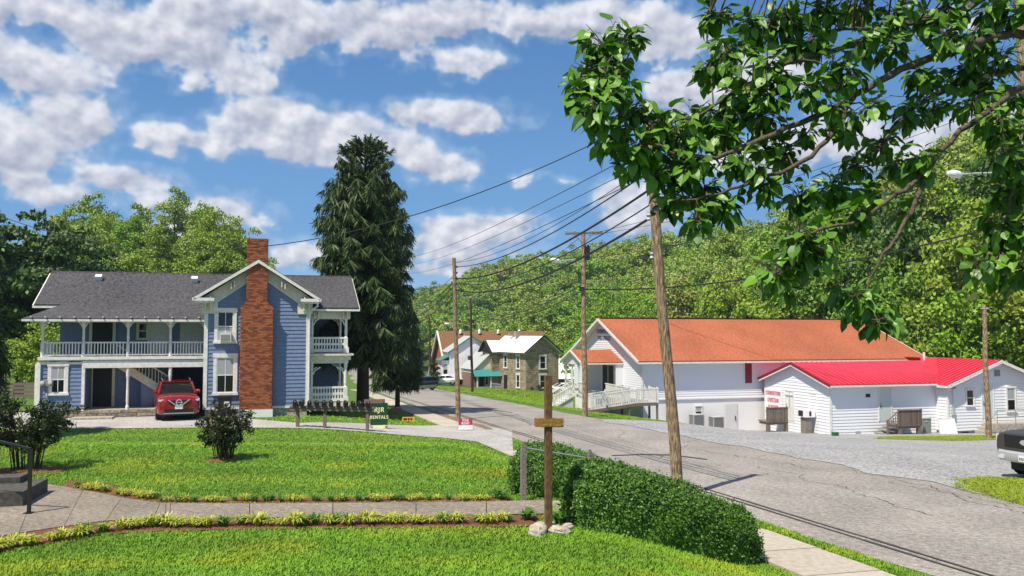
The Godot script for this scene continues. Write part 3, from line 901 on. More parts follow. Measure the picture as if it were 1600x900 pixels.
	b.boxb(V(-5.2, 2.3, -5.6), V(-0.02, 2.6, -1.02))
	add(h, "balcony_ceiling", b, M.cream)
	var px := [-7.0, -5.32, -3.45, -1.62, -0.1]
	for i in 5:
		b = mb()
		b.lathe(V(px[i], 2.8, -1.0), [[0.075, 0.0], [0.075, 0.62], [0.045, 0.68], [0.06, 0.8], [0.05, 1.2], [0.07, 1.4], [0.075, 1.42], [0.075, 1.72]], 10)
		for s in [-1.0, 1.0]:
			b.tube([V(px[i] + s * 0.06, 4.15, -1.0), V(px[i] + s * 0.14, 4.32, -1.0), V(px[i] + s * 0.36, 4.46, -1.0)], [0.03, 0.03, 0.03], 6)
		b.box(V(px[i], 4.42, -1.0), V(0.2, 0.2, 0.2))
		add(h, "balcony_post", b, M.white)
		if i < 4:
			b = mb()
			railing(b, V(px[i] + 0.07, 2.82, -1.0), V(px[i + 1] - 0.07, 2.82, -1.0), 0.62, 0.125, 0.045)
			add(h, "balcony_railing", b, M.white)
	b = mb()
	railing(b, V(-7.0, 2.82, -1.0), V(-7.0, 2.82, -2.8), 0.62, 0.125, 0.045)
	add(h, "balcony_railing", b, M.white)
	for x in [-3.42, -1.6]:
		b = mb()
		b.lathe(V(x, 0.0, -1.0), [[0.08, 0.0], [0.08, 0.5], [0.05, 0.58], [0.065, 0.75], [0.055, 1.7], [0.08, 1.9], [0.08, 2.3]], 10)
		add(h, "porch_post", b, M.white)
	b = mb()
	for x in [-7.1, -5.28]:
		b = mb()
		b.box(V(x, 1.3, -0.97), V(0.13, 2.35, 0.12))
		add(h, "corner_board", b, M.white)
	# doors
	for e in [[-4.82, 0.38, 0.84, 1.86, M.dark], [-4.87, 2.82, 0.9, 1.9, M.dark], [-2.35, 2.82, 0.78, 1.9, M.cream], [-0.85, 2.82, 0.85, 1.9, M.cream]]:  # dark leaf on the balcony paints the shade of an open doorway
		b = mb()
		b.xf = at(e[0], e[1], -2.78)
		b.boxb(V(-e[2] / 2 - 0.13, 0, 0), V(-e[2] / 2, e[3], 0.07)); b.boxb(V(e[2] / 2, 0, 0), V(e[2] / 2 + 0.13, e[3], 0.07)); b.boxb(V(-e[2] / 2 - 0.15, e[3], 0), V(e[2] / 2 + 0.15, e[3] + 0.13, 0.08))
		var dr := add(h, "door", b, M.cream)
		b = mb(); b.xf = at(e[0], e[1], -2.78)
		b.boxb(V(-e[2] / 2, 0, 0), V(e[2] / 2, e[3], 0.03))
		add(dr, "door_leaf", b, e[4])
		if e[4] == M.cream:
			b = mb(); b.xf = at(e[0], e[1], -2.75)
			for k in 4: b.box(V(-0.18 + 0.36 * (k % 2), 0.55 + 0.8 * (k / 2), 0.008), V(0.26, 0.6, 0.016))
			add(dr, "panel", b, M.doorwhite)
	window(h, at(-3.1, 3.6, -2.78), 0.4, 0.75, M.cream, 0.08)
	window(h, at(-6.32, 1.18, -0.98), 0.56, 1.2, M.white, 0.14, M.curtain, M.glass, true)
	# stair down from the balcony
	b = mb()
	var a0 := V(-4.1, 2.5, -2.0)
	var a1 := V(-0.95, 0.42, -2.0)
	for z in [-2.0, -2.7]: b.beam(V(a0.x, a0.y - 0.05, z), V(a1.x, a1.y - 0.05, z), 0.05, 0.3)
	for i in 11:
		var t := (i + 0.5) / 11.0
		b.box(V(lerpf(a0.x, a1.x, t), lerpf(a0.y, a1.y, t) + 0.07, -2.35), V(0.3, 0.04, 0.72))
		b.box(V(lerpf(a0.x, a1.x, t) + 0.14, lerpf(a0.y, a1.y, t) - 0.03, -1.97), V(0.03, 0.2, 0.05))
	var stair := add(h, "staircase", b, M.cream)
	b = mb()
	railing(b, a0 + V(0, 0.1, 0.02), a1 + V(0, 0.1, 0.02), 0.72, 0.17, 0.035)
	add(stair, "railing", b, M.cream)
	b = mb()
	b.extrude([V2(-3.0, 0.38), V2(-1.2, 0.38), V2(-3.0, 1.6)], -2.1, -2.03)
	add(h, "stair_panel", b, M.blue)
	# main roof and porch roofs
	b = mb()
	b.slab(V(-7.75, 5.22, -2.35), V(0.0, 5.22, -2.35), V(0.0, 6.9, -5.2), V(-7.75, 6.9, -5.2), 0.09)
	b.slab(V(0.0, 5.22, -2.35), V(2.31, 6.87, -5.15), V(2.31, 6.9, -5.2), V(0, 6.9, -5.2), 0.09)
	b.slab(V(7.02, 6.9, -5.2), V(-7.75, 6.9, -5.2), V(-7.75, 4.95, -8.5), V(7.02, 4.95, -8.5), 0.09)
	b.slab(V(4.5, 5.1, -0.2), V(7.02, 5.1, -0.2), V(7.02, 6.9, -5.2), V(2.2, 6.9, -5.2), 0.09)
	var mr := add(h, "main_roof", b, M.shingle)
	b = mb()
	b.slab(V(-7.7, 4.54, -0.5), V(0.0, 4.54, -0.5), V(0.0, 5.3, -2.5), V(-6.4, 5.3, -2.5), 0.07)
	b.slab(V(-7.7, 4.54, -3.2), V(-7.7, 4.54, -0.5), V(-6.4, 5.3, -2.5), V(-6.4, 5.3, -3.2), 0.07)
	add(h, "porch_roof", b, M.shingle)
	b = mb()
	b.boxb(V(-7.74, 4.40, -0.56), V(0.0, 4.50, -0.46)); b.boxb(V(-7.74, 4.40, -3.2), V(-7.66, 4.50, -0.56)); b.boxb(V(-7.1, 4.38, -2.8), V(-0.02, 4.44, -0.6))
	for i in 13: b.box(V(-7.35 + i * 0.585, 4.6, -0.44), V(0.05, 0.05, 0.22))
	add(mr, "eave_trim", b, M.white)
	b = mb()
	b.boxb(V(-7.8, 5.04, -2.4), V(-6.3, 5.14, -2.3)); b.beam(V(-7.78, 5.12, -2.36), V(-7.78, 6.8, -5.2), 0.06, 0.12); b.box(V(-7.1, 5.1, -2.5), V(1.2, 0.06, 0.3))
	add(mr, "fascia", b, M.white)
	b = mb()
	b.boxb(V(4.62, 4.93, -0.26), V(7.05, 5.02, -0.16)); b.beam(V(7.03, 5.0, -0.2), V(7.03, 6.8, -5.2), 0.05, 0.14)
	add(mr, "fascia", b, M.white)
	for p in [V(-5.45, 6.62, -4.55), V(-0.95, 6.6, -4.5)]:
		b = mb()
		b.xf = Transform3D(Basis(Vector3.RIGHT, 0.53), p)
		b.boxb(V(-0.15, -0.1, -0.12), V(0.15, 0.14, 0.14))
		add(mr, "roof_vent", b, M.signwhite)
	# two-level side porch
	b = mb()
	b.boxb(V(4.7, 4.55, -0.72), V(6.62, 4.93, -0.5)); b.boxb(V(6.4, 4.55, -5.2), V(6.62, 4.93, -0.72))
	for x in [4.9, 5.1, 6.28, 6.46]: b.box(V(x, 4.75, -0.4), V(0.05, 0.3, 0.2))
	add(h, "porch_frieze", b, M.cream)
	b = mb()
	b.boxb(V(4.7, 4.9, -5.2), V(6.5, 4.94, -0.6))
	b.boxb(V(4.7, 2.52, -5.2), V(6.45, 2.58, -0.75))
	add(h, "porch_ceiling", b, M.cream)
	for lv in 2:
		var y0 := 0.5 + lv * 2.4
		b = mb()
		if lv == 1:
			b.boxb(V(4.66, 2.56, -5.2), V(6.66, 2.78, -0.45)); b.boxb(V(4.66, 2.78, -5.25), V(6.78, 2.87, -0.32)); b.boxb(V(4.7, 2.4, -0.7), V(6.55, 2.56, -0.55))
		else:
			b.boxb(V(4.66, 0.3, -5.2), V(6.6, 0.5, -0.5))
		add(h, "porch_floor", b, M.cream)
		for pz in [[6.42, -0.62], [6.42, -4.9], [4.8, -0.62]]:
			b = mb()
			b.boxb(V(pz[0] - 0.09, y0, pz[1] - 0.09), V(pz[0] + 0.09, y0 + 0.75, pz[1] + 0.09))
			b.lathe(V(pz[0], y0 + 0.75, pz[1]), [[0.09, 0.0], [0.06, 0.06], [0.075, 0.2], [0.065, 0.9], [0.09, 1.0], [0.09, 1.32]], 10)
			for s in ([-1.0] if pz[0] > 6.0 else [1.0]):
				b.tube([V(pz[0] + s * 0.06, y0 + 1.35, pz[1]), V(pz[0] + s * 0.16, y0 + 1.56, pz[1]), V(pz[0] + s * 0.42, y0 + 1.72, pz[1])], [0.035, 0.035, 0.035], 6)
				b.tube([V(pz[0] + s * 0.06, y0 + 1.6, pz[1]), V(pz[0] + s * 0.25, y0 + 1.72, pz[1])], [0.025, 0.025], 6)
			if pz[0] > 6.0 and pz[1] > -1: b.boxb(V(pz[0] - 0.12, y0, pz[1] - 0.12), V(pz[0] + 0.14, y0 + 0.28, pz[1] + 0.12))
			add(h, "porch_post", b, M.white)
		b = mb()                                   # board railing pierced by two rows of slots
		var ya := y0 + 0.1
		b.boxb(V(4.85, ya + 0.58, -0.66), V(6.35, ya + 0.68, -0.58)); b.boxb(V(4.85, ya + 0.28, -0.64), V(6.35, ya + 0.38, -0.6)); b.boxb(V(4.85, ya - 0.04, -0.66), V(6.35, ya + 0.1, -0.58))
		for i in 12: b.box(V(4.87 + i * 0.134, ya + 0.3, -0.62), V(0.06, 0.6, 0.035))
		add(h, "porch_railing", b, M.white)
	# meters on the left wall
	b = mb()
	b.box(V(-7.0 + 0.25, 1.62, -0.9), V(0.5, 0.24, 0.14)); b.tube([V(-6.72, 1.5, -0.9), V(-6.72, 0.1, -0.9)], [0.03, 0.03], 6)
	var mt := add(h, "electric_meter", b, M.greymetal)
	b = mb()
	for x in [-6.92, -6.6]:
		b = mb()
		b.lathe(V(x, 1.66, -0.83), [[0.085, 0.0], [0.085, 0.09], [0.0, 0.1]], 12, V(0, 0, 1))
		add(mt, "dial", b, M.lens)
	# wheeled bin beside the house
	var g := thing("trash_bin", "black wheeled trash bin with white logo against the house wall", "trash bin", V(-13.05, 0.06, -38.05), RA)
	b = mb()
	b.extrude([V2(-0.24, 0.08), V2(0.24, 0.08), V2(0.29, 0.95), V2(-0.29, 0.95)], -0.3, 0.3)
	add(g, "bin", b, M.black)
	b = mb()
	b.boxb(V(-0.31, 0.96, -0.33), V(0.31, 1.04, 0.33))
	add(g, "lid", b, M.black)
	for s in [-1.0, 1.0]:
		b = mb()
		b.lathe(V(s * 0.29 - 0.02, 0.12, -0.26), [[0.12, -0.02], [0.12, 0.03], [0.0, 0.031]], 12, V(1, 0, 0))
		add(g, "wheel", b, M.tyre)
	b = mb()
	b.xf = at(0.1, 0.66, 0.305)
	for k in [[-0.1, 0.0, 0.04, 0.24], [0.0, 0.1, 0.2, 0.045], [0.0, -0.1, 0.2, 0.045], [0.1, -0.03, 0.04, 0.14], [0.04, 0.02, 0.1, 0.04]]: b.box(V(k[0], k[1], 0), V(k[2], k[3], 0.008))
	add(g, "logo", b, M.signwhite)

func make_church():
	var h := thing("church", "long white church with orange shingle roof and gabled entrance porch", "church", V(9.22, 0, -59.2), RA)
	var b := mb()
	lapwall(h, "wall", at(0, 0, 0), 0, 23.3, -0.78, 2.02, 0.16, M.vinyl, 0.15)
	lapwall(h, "wall", at(0, 0, 0, -PI / 2), -14.3, 0.0, -0.78, 2.02, 0.16, M.vinyl, 0.15)
	var gw := lapwall(h, "wall", at(0, 0, 0, -PI / 2), -14.3, 0.0, 2.02, 4.85, 0.16, M.vinyl, 0.15, -7.25, -7.05)
	gw.set_meta("label", "white gable front with dark lettering")
	lapwall(h, "wall", at(23.3, 0, 0, PI / 2), 0.0, 14.3, -0.78, 2.02, 0.16, M.vinyl, 0.15)
	lapwall(h, "wall", at(23.3, 0, 0, PI / 2), 0.0, 14.3, 2.02, 4.85, 0.16, M.vinyl, 0.15, 7.05, 7.25)
	lapwall(h, "wall", at(0, 0, -14.3, PI), -23.3, 0.0, -0.78, 2.02, 0.16, M.vinyl, 0.15)
	b = mb()
	b.boxb(V(0.06, -5.5, -14.2), V(23.2, -0.84, -0.04))
	add(h, "basement_wall", b, M.whiteblock)
	b = mb()
	b.boxb(V(-0.04, -0.87, -0.2), V(23.34, -0.775, 0.05)); b.boxb(V(-0.05, -0.87, -14.3), V(0.0, -0.775, -0.2))
	b.box(V(0.0, 0.62, 0.0), V(0.12, 2.75, 0.12))
	add(h, "trim", b, M.white)
	b = mb()
	b.slab(V(-0.55, 1.93, 0.62), V(23.85, 1.93, 0.62), V(23.85, 5.06, -7.15), V(-0.55, 5.06, -7.15), 0.1)
	b.slab(V(23.85, 1.93, -14.92), V(-0.55, 1.93, -14.92), V(-0.55, 5.06, -7.15), V(23.85, 5.06, -7.15), 0.1)
	var rf := add(h, "roof", b, M.orange_shingle)
	b = mb()
	b.beam(V(-0.4, 5.09, -7.15), V(23.8, 5.09, -7.15), 0.3, 0.05)
	add(rf, "ridge_cap", b, M.dark)
	b = mb()
	for x in [-0.57, 23.87]:
		b.beam(V(x, 1.84, 0.62), V(x, 4.95, -7.15), 0.05, 0.2); b.beam(V(x, 1.84, -14.92), V(x, 4.95, -7.15), 0.05, 0.2)
	b.boxb(V(-0.55, 1.72, 0.56), V(23.85, 1.84, 0.68))
	b.boxb(V(-0.5, 1.74, 0.02), V(23.8, 1.77, 0.56))
	add(rf, "fascia", b, M.white)
	b = mb()
	b.slab(V(-0.54, 1.82, 0.5), V(0.0, 1.82, 0.5), V(0.0, 4.93, -7.15), V(-0.54, 4.93, -7.15), 0.02)
	b.slab(V(0.0, 1.82, -14.8), V(-0.54, 1.82, -14.8), V(-0.54, 4.93, -7.15), V(0.0, 4.93, -7.15), 0.02)
	add(rf, "soffit", b, M.white)
	for x in [8.45, 12.4, 15.6, 18.6, 21.5]:
		b = mb()
		b.boxb(V(x - 0.38, 0.12, 0.02), V(x + 0.38, 1.8, 0.05))
		var wn := add(h, "window", b, M.white)
		b = mb()
		b.boxb(V(x - 0.28, 0.22, 0.05), V(x + 0.28, 1.72, 0.065))
		add(wn, "pane", b, M.darkred)
	b = mb()
	b.tube([V(11.3, 1.78, 0.66), V(11.3, 1.6, 0.3), V(11.3, 1.5, 0.1), V(11.3, -0.8, 0.1)], [0.05, 0.05, 0.05, 0.05], 6)
	add(h, "downspout", b, M.white)
	b = mb()
	b.tube([V(1.85, -0.9, 0.12), V(1.85, -3.1, 0.12)], [0.06, 0.06], 8)
	add(h, "vent_pipe", b, M.dark)
	b = mb()
	b.boxb(V(6.42, -3.2, 0.0), V(7.5, -1.2, 0.03))
	var dr := add(h, "basement_door", b, M.white)
	b = mb()
	b.boxb(V(6.52, -3.16, 0.03), V(7.4, -1.28, 0.045))
	add(dr, "door_leaf", b, M.doorwhite)
	b = mb()
	b.box(V(7.32, -2.3, 0.07), V(0.05, 0.34, 0.05))
	add(dr, "handle", b, M.dark)
	window(h, at(4.4, -2.05, -0.035), 0.5, 0.66, M.white, 0.06, M.curtain, M.glass)
	# lettering in the gable
	var face := Basis(Vector3.UP, -PI / 2)
	text(h, "lettering", "CORNERSTONE", 0.34, V(-0.03, 4.02, -7.15), M.letterblue, face)
	text(h, "lettering", "TABERNACLE", 0.34, V(-0.03, 3.48, -7.15), M.letterblue, face)
	# porch
	b = mb()
	b.boxb(V(-3.0, -0.95, -8.1), V(-0.02, -0.75, -3.4))
	var po := add(h, "porch", b, M.white)
	b = mb()
	b.slab(V(-3.35, 1.72, -3.3), V(-0.0, 1.72, -3.3), V(0.0, 2.62, -5.75), V(-3.35, 2.62, -5.75), 0.08)
	b.slab(V(0.0, 1.72, -8.2), V(-3.35, 1.72, -8.2), V(-3.35, 2.62, -5.75), V(0.0, 2.62, -5.75), 0.08)
	var pr := add(po, "porch_roof", b, M.orange_shingle)
	b = mb()
	b.slab(V(-3.34, 1.62, -3.3), V(-0.0, 1.62, -3.3), V(0.0, 2.52, -5.75), V(-3.34, 2.52, -5.75), 0.02)
	b.slab(V(0.0, 1.62, -8.2), V(-3.34, 1.62, -8.2), V(-3.34, 2.52, -5.75), V(0.0, 2.52, -5.75), 0.02)
	add(po, "porch_soffit", b, M.white)
	b = mb()
	b.xf = at(-3.1, 0, 0, -PI / 2)
	b.extrude([V2(-8.0, 1.66), V2(-3.5, 1.66), V2(-5.75, 2.5)], -0.05, 0.0)
	b.xf = Transform3D()
	b.boxb(V(-3.4, 1.56, -3.42), V(0.0, 1.66, -3.28)); b.beam(V(-3.38, 1.68, -3.3), V(-3.38, 2.56, -5.75), 0.05, 0.14); b.beam(V(-3.38, 1.68, -8.2), V(-3.38, 2.56, -5.75), 0.05, 0.14)
	b.boxb(V(-3.1, 1.5, -8.0), V(-2.95, 1.66, -3.5)); b.boxb(V(-3.0, 1.63, -8.0), V(0, 1.66, -3.5))
	add(po, "porch_gable", b, M.white)
	for p in [[-2.95, -3.55], [-2.95, -5.0], [-2.95, -6.5], [-2.95, -7.95], [-0.2, -3.55]]:
		b = mb()
		b.box(V(p[0], 0.4, p[1]), V(0.14, 2.4, 0.14))
		add(po, "porch_post", b, M.white)
	b = mb()
	b.boxb(V(-0.06, -0.75, -7.5), V(-0.02, 1.5, -5.0))
	var d2 := add(h, "entrance_door", b, M.white)
	for z in [-6.85, -5.65]:
		b = mb()
		b.boxb(V(-0.09, -0.7, z - 0.5), V(-0.06, 1.38, z + 0.5))
		add(d2, "door_leaf", b, M.dark)
	for z in [-8.0, -3.4]:
		b = mb()
		b.boxb(V(-0.6 if z > -5 else -1.2, 0.0 if z > -5 else -0.7, z - 0.03), V(-0.02, 1.55, z + 0.03))
		add(po, "wind_panel", b, M.vinyl)
	b = mb()
	railing(b, V(-2.95, -0.75, -5.1), V(-2.95, -0.75, -3.6), 0.95, 0.14, 0.04)
	add(po, "railing", b, M.white)
	b = mb()
	railing(b, V(-2.95, -0.75, -7.9), V(-2.95, -0.75, -6.6), 0.95, 0.14, 0.04)
	add(po, "railing", b, M.white)
	for i in 5:
		b = mb()
		b.boxb(V(-3.35 - 0.3 * (i + 1), -2.3, -6.5), V(-3.35 - 0.3 * i, -0.92 - 0.17 * i, -5.1))
		add(po, "step", b, M.doorwhite)
	b = mb()
	for z in [-5.05, -6.55]:
		b = mb()
		railing(b, V(-3.0, -0.75, z), V(-4.9, -1.75, z), 0.9, 0.16, 0.04)
		b.box(V(-4.9, -1.35, z), V(0.12, 1.3, 0.12))
		add(po, "stair_railing", b, M.white)
	# ramp
	var r := thing("wheelchair_ramp", "white railed wheelchair ramp climbing along the church front", "ramp", V(9.22, 0, -59.2), RA)
	b = mb()
	b.slab(V(-5.6, -1.34, 2.35), V(-1.4, -0.86, 2.35), V(-1.4, -0.86, 1.0), V(-5.6, -1.34, 1.0), 0.12)
	b.boxb(V(-1.4, -0.97, 1.0), V(0.1, -0.84, 2.35))
	b.boxb(V(-1.45, -0.95, -3.4), V(-0.1, -0.83, 1.0))
	add(r, "deck", b, M.weathered)
	b = mb()
	b.beam(V(-5.6, -1.40, 2.37), V(-1.4, -0.92, 2.37), 0.05, 0.2); b.beam(V(-1.4, -0.93, 2.37), V(0.12, -0.93, 2.37), 0.05, 0.2)
	for x in [-3.6, -2.0, 0.05]: b.box(V(x, -1.75, 2.3), V(0.12, 1.6, 0.12))
	for x in [-2.0, 0.05]: b.box(V(x, -1.75, 1.05), V(0.12, 1.6, 0.12))
	add(r, "support", b, M.weathered)
	b = mb()
	railing(b, V(-4.7, -1.23, 2.32), V(-1.4, -0.84, 2.32), 0.95, 0.13, 0.05); railing(b, V(-1.4, -0.84, 2.32), V(0.08, -0.84, 2.32), 0.95, 0.13, 0.05)
	railing(b, V(0.08, -0.84, 2.32), V(0.08, -0.84, 1.0), 0.95, 0.13, 0.05)
	for p in [[-4.7, -1.2, 2.32], [-3.8, -1.1, 2.32], [-2.5, -0.95, 2.32], [-1.4, -0.84, 2.32], [0.08, -0.84, 2.32], [0.08, -0.84, 1.0]]: b.box(V(p[0], p[1] + 0.5, p[2]), V(0.11, 1.14, 0.11))
	add(r, "railing", b, M.white)
	b = mb()
	railing(b, V(-4.7, -1.23, 1.02), V(-1.45, -0.84, 1.02), 0.95, 0.13, 0.05); railing(b, V(-1.43, -0.83, 1.0), V(-1.43, -0.8, -3.4), 0.95, 0.13, 0.05)
	for p in [[-4.7, -1.2, 1.02], [-3.2, -1.02, 1.02], [-1.43, -0.84, 1.0], [-1.43, -0.82, -1.2]]: b.box(V(p[0], p[1] + 0.5, p[2]), V(0.11, 1.14, 0.11))
	add(r, "railing", b, M.white)
	b = mb()
	b.beam(V(-1.36, 0.0, -2.4), V(-1.36, -0.02, 1.0), 0.04, 0.05)
	add(r, "handrail", b, M.weathered)
	# two condensers
	for i in 2:
		var x: float = [3.75, 5.3][i]
		var q := h.to_global(V(x, 0, 0.9))
		var ac := thing("air_condenser", "grey louvred air condenser by the white church wall", "condenser", V(q.x, H(q.x, -q.z), q.z), RA, "air condensers beside the church")
		b = mb()
		b.boxb(V(-0.45, 0.0, -0.4), V(0.45, 0.08, 0.4)); b.boxb(V(-0.42, 0.92, -0.37), V(0.42, 0.98, 0.37))
		for sx in [-0.4, 0.4]:
			for sz in [-0.35, 0.35]: b.box(V(sx, 0.5, sz), V(0.05, 0.9, 0.05))
		add(ac, "casing", b, M.galv)
		b = mb()
		b.boxb(V(-0.38, 0.08, -0.33), V(0.38, 0.9, 0.33))
		add(ac, "coil", b, M.dark)
		b = mb()
		for k in 12:
			b.boxb(V(-0.4, 0.12 + k * 0.065, 0.33), V(0.4, 0.14 + k * 0.065, 0.37)); b.boxb(V(-0.41, 0.12 + k * 0.065, -0.34), V(-0.38, 0.14 + k * 0.065, 0.34))
		add(ac, "louvre", b, M.galv)

func deck_stairs(called: String, label: String, p: Vector3, turn: float, dirx: float) -> Node3D:
	var h := thing(called, label, "wooden steps", p, turn)
	var b := mb()
	b.boxb(V(-0.85, 0.62, -0.6), V(0.85, 0.72, 0.6))
	add(h, "landing", b, M.greywood)
	b = mb()
	for x in [-0.75, 0.75]: b.boxb(V(x - 0.12, -0.1, 0.35), V(x + 0.12, 0.45, 0.6))
	b.boxb(V(-0.8, 0.45, -0.55), V(0.8, 0.6, 0.57))
	add(h, "support", b, M.weathered)
	b = mb()
	for i in 12:
		var t := rng.randf_range(0.6, 1.3)
		b.col = Color(t, t * 0.97, t * 0.95)
		b.boxb(V(-0.84 + i * 0.142, 0.6, 0.58), V(-0.84 + i * 0.142 + 0.11, 1.62, 0.62))
	b.col = Color(1, 1, 1)
	b.boxb(V(-0.9, 1.6, 0.5), V(0.9, 1.66, 0.66))
	for x in [-0.86, 0.86]: b.box(V(x, 1.15, 0.55), V(0.1, 1.1, 0.1))
	b.beam(V(dirx * 0.86, 1.6, 0.56), V(dirx * 1.75, 0.95, 0.56), 0.12, 0.05)
	b.box(V(dirx * 1.72, 0.6, 0.56), V(0.1, 0.9, 0.1))
	for i in 5: b.box(V(dirx * (0.95 + i * 0.15), 0.95 - i * 0.07, 0.56), V(0.04, 0.8 - i * 0.08, 0.04))
	add(h, "railing", b, M.weathered)
	for i in 3:
		b = mb()
		var y := 0.5 - i * 0.19
		b.boxb(V(minf(dirx * (0.85 + i * 0.32), dirx * (1.25 + i * 0.32)), y - 0.05, -0.55), V(maxf(dirx * (0.85 + i * 0.32), dirx * (1.25 + i * 0.32)), y, 0.55))
		b.boxb(V(minf(dirx * (0.9 + i * 0.32), dirx * (0.95 + i * 0.32)), y - 0.18, -0.55), V(maxf(dirx * (0.9 + i * 0.32), dirx * (0.95 + i * 0.32)), y - 0.05, 0.5))
		add(h, "step", b, M.greywood)
	return h

func make_academy():
	rng.seed = 41
	var O := V(20.55, 0, -54)
	var h := thing("academy_building", "low white sided building with bright red metal roof", "building", O, RA)
	var b := mb()
	lapwall(h, "wall", at(0, 0, 0), 0, 8.2, -2.9, 0.6, 0.2, M.vinyl, 0.15)
	lapwall(h, "wall", at(0, 0, 0, -PI / 2), -7.6, 0.0, -3.3, 0.6, 0.2, M.vinyl, 0.15)
	lapwall(h, "wall", at(0, 0, 0, -PI / 2), -7.6, 0.0, 0.6, 1.72, 0.2, M.vinyl, 0.15, -3.9, -3.7)
	# right wing with its gable to the street
	lapwall(h, "wall", at(0, 0, 1.0), 8.2, 16.4, -2.55, 0.5, 0.2, M.vinyl, 0.15)
	lapwall(h, "wall", at(0, 0, 1.0), 8.2, 16.4, 0.5, 1.95, 0.2, M.vinyl, 0.15, 12.2, 12.4)
	lapwall(h, "wall", at(8.2, 0, 1.0, -PI / 2), -1.2, 0.0, -2.55, 0.5, 0.2, M.vinyl, 0.15)
	b = mb()
	b.boxb(V(0.1, -3.6, -7.5), V(8.2, -2.85, -0.05)); b.boxb(V(8.25, -3.6, -7.9), V(16.3, -2.5, 0.95))
	add(h, "foundation", b, M.concrete)
	b = mb()
	b.boxb(V(9.3, -2.9, 0.94), V(9.9, -2.66, 0.97))
	add(h, "crawl_vent", b, M.dark)
	# roof
	b = mb()
	b.slab(V(-0.35, 0.6, 0.45), V(8.6, 0.6, 0.45), V(12.3, 1.95, -3.8), V(-0.35, 1.85, -3.8), 0.06)
	b.slab(V(16.0, 0.6, -7.9), V(-0.35, 0.6, -7.9), V(-0.35, 1.85, -3.8), V(12.3, 1.95, -3.8), 0.06)
	b.slab(V(7.9, 0.5, 1.45), V(12.3, 2.1, 1.45), V(12.3, 2.1, -6.0), V(7.9, 0.5, -0.4), 0.06)
	var rf := add(h, "roof", b, M.redmetal)
	b = mb()
	b.slab(V(12.3, 2.1, 1.45), V(16.9, 0.42, 1.45), V(16.9, 0.42, -8.0), V(12.3, 2.1, -8.0), 0.06)
	var orf := add(h, "roof", b, M.orange_shingle)
	orf.set_meta("label", "orange shingled half of the right wing roof")
	b = mb()
	var x := -0.2
	while x < 12.1:                              # standing ribs of the metal sheets
		var top := V(x, 1.87, -3.95)
		var bot := V(x, 0.62, 0.45)
		if x > 8.4: bot = V(x, 0.62, 0.45).lerp(V(x, 1.87, -3.95), clampf((x - 8.4) / 3.9, 0, 0.98))
		b.beam(bot, top, 0.05, 0.09)
		x += 0.4
	for i in 14:
		var z := 1.35 - i * 0.4
		b.beam(V(8.0 + maxf(0.0, (-0.4 - z) * 0.78), 0.54 + maxf(0.0, (-0.4 - z) * 0.285), z), V(12.25, 2.09, z), 0.05, 0.09)
	var rb := add(rf, "rib", b, M.redmetal)
	rb.set_meta("kind", "stuff")
	b = mb()
	b.beam(V(-0.37, 0.55, 0.45), V(-0.37, 1.82, -3.8), 0.05, 0.16); b.beam(V(-0.37, 0.55, -7.9), V(-0.37, 1.82, -3.8), 0.05, 0.16)
	add(rf, "rake_trim", b, M.darkred)
	b = mb()
	b.boxb(V(-0.3, 0.42, 0.38), V(8.0, 0.53, 0.5)); b.boxb(V(-0.3, 0.44, 0.0), V(8.1, 0.47, 0.38))
	b.beam(V(7.9, 0.38, 1.47), V(12.3, 1.98, 1.47), 0.05, 0.2); b.beam(V(16.9, 0.3, 1.47), V(12.3, 1.98, 1.47), 0.05, 0.2)
	b.boxb(V(7.86, 0.3, -0.4), V(7.94, 0.44, 1.4))
	b.beam(V(-0.34, 0.4, 0.4), V(-0.34, 1.68, -3.8), 0.06, 0.1); b.beam(V(-0.34, 0.4, -7.85), V(-0.34, 1.68, -3.8), 0.06, 0.1)
	b.box(V(8.22, -1.0, 1.02), V(0.12, 3.1, 0.1)); b.box(V(0.0, -1.2, 0.0), V(0.14, 3.5, 0.1))
	add(h, "trim", b, M.white)
	b = mb()
	b.tube([V(11.0, 1.9, -4.1), V(11.0, 2.5, -4.1)], [0.09, 0.09], 8)
	add(rf, "vent_pipe", b, M.white)
	# doors and windows
	for e in [[4.15, -1.85, 0.0, 0.0, 0.92, 2.1], [11.45, -1.8, 1.0, 0.0, 0.9, 2.05], [0.0, -2.2, -4.45, -PI / 2, 0.9, 2.05]]:
		b = mb()
		b.xf = at(e[0], e[1], e[2], e[3])
		b.boxb(V(-e[4] / 2 - 0.07, 0, 0.02), V(-e[4] / 2, e[5], 0.06)); b.boxb(V(e[4] / 2, 0, 0.02), V(e[4] / 2 + 0.07, e[5], 0.06)); b.boxb(V(-e[4] / 2 - 0.07, e[5], 0.02), V(e[4] / 2 + 0.07, e[5] + 0.08, 0.06))
		var dr := add(h, "door", b, M.white)
		b = mb(); b.xf = at(e[0], e[1], e[2], e[3])
		b.boxb(V(-e[4] / 2, 0, 0.01), V(e[4] / 2, e[5], 0.035))
		add(dr, "door_leaf", b, M.doorgrey if e[0] > 1 else M.white)
		b = mb(); b.xf = at(e[0], e[1], e[2], e[3])
		b.box(V(-e[4] / 2 + 0.1, 0.95, 0.06), V(0.05, 0.1, 0.06)); b.box(V(-e[4] / 2 + 0.1, 1.12, 0.05), V(0.05, 0.05, 0.03))
		add(dr, "handle", b, M.dark)
	b = mb()
	b.xf = at(-0.05, -0.55, -4.45, -PI / 2)
	b.box(V(0.0, 0.12, 0.0), V(0.95, 0.09, 0.05)); b.box(V(0.0, -0.25, 0.0), V(0.09, 0.8, 0.04)); b.box(V(0.0, 0.4, 0.0), V(0.07, 0.1, 0.04))
	add(h, "wall_cross", b, M.galv)
	window(h, at(0.02, -1.55, -1.85, -PI / 2), 0.62, 1.42, M.white, 0.07, M.greenpane, M.greenpane)
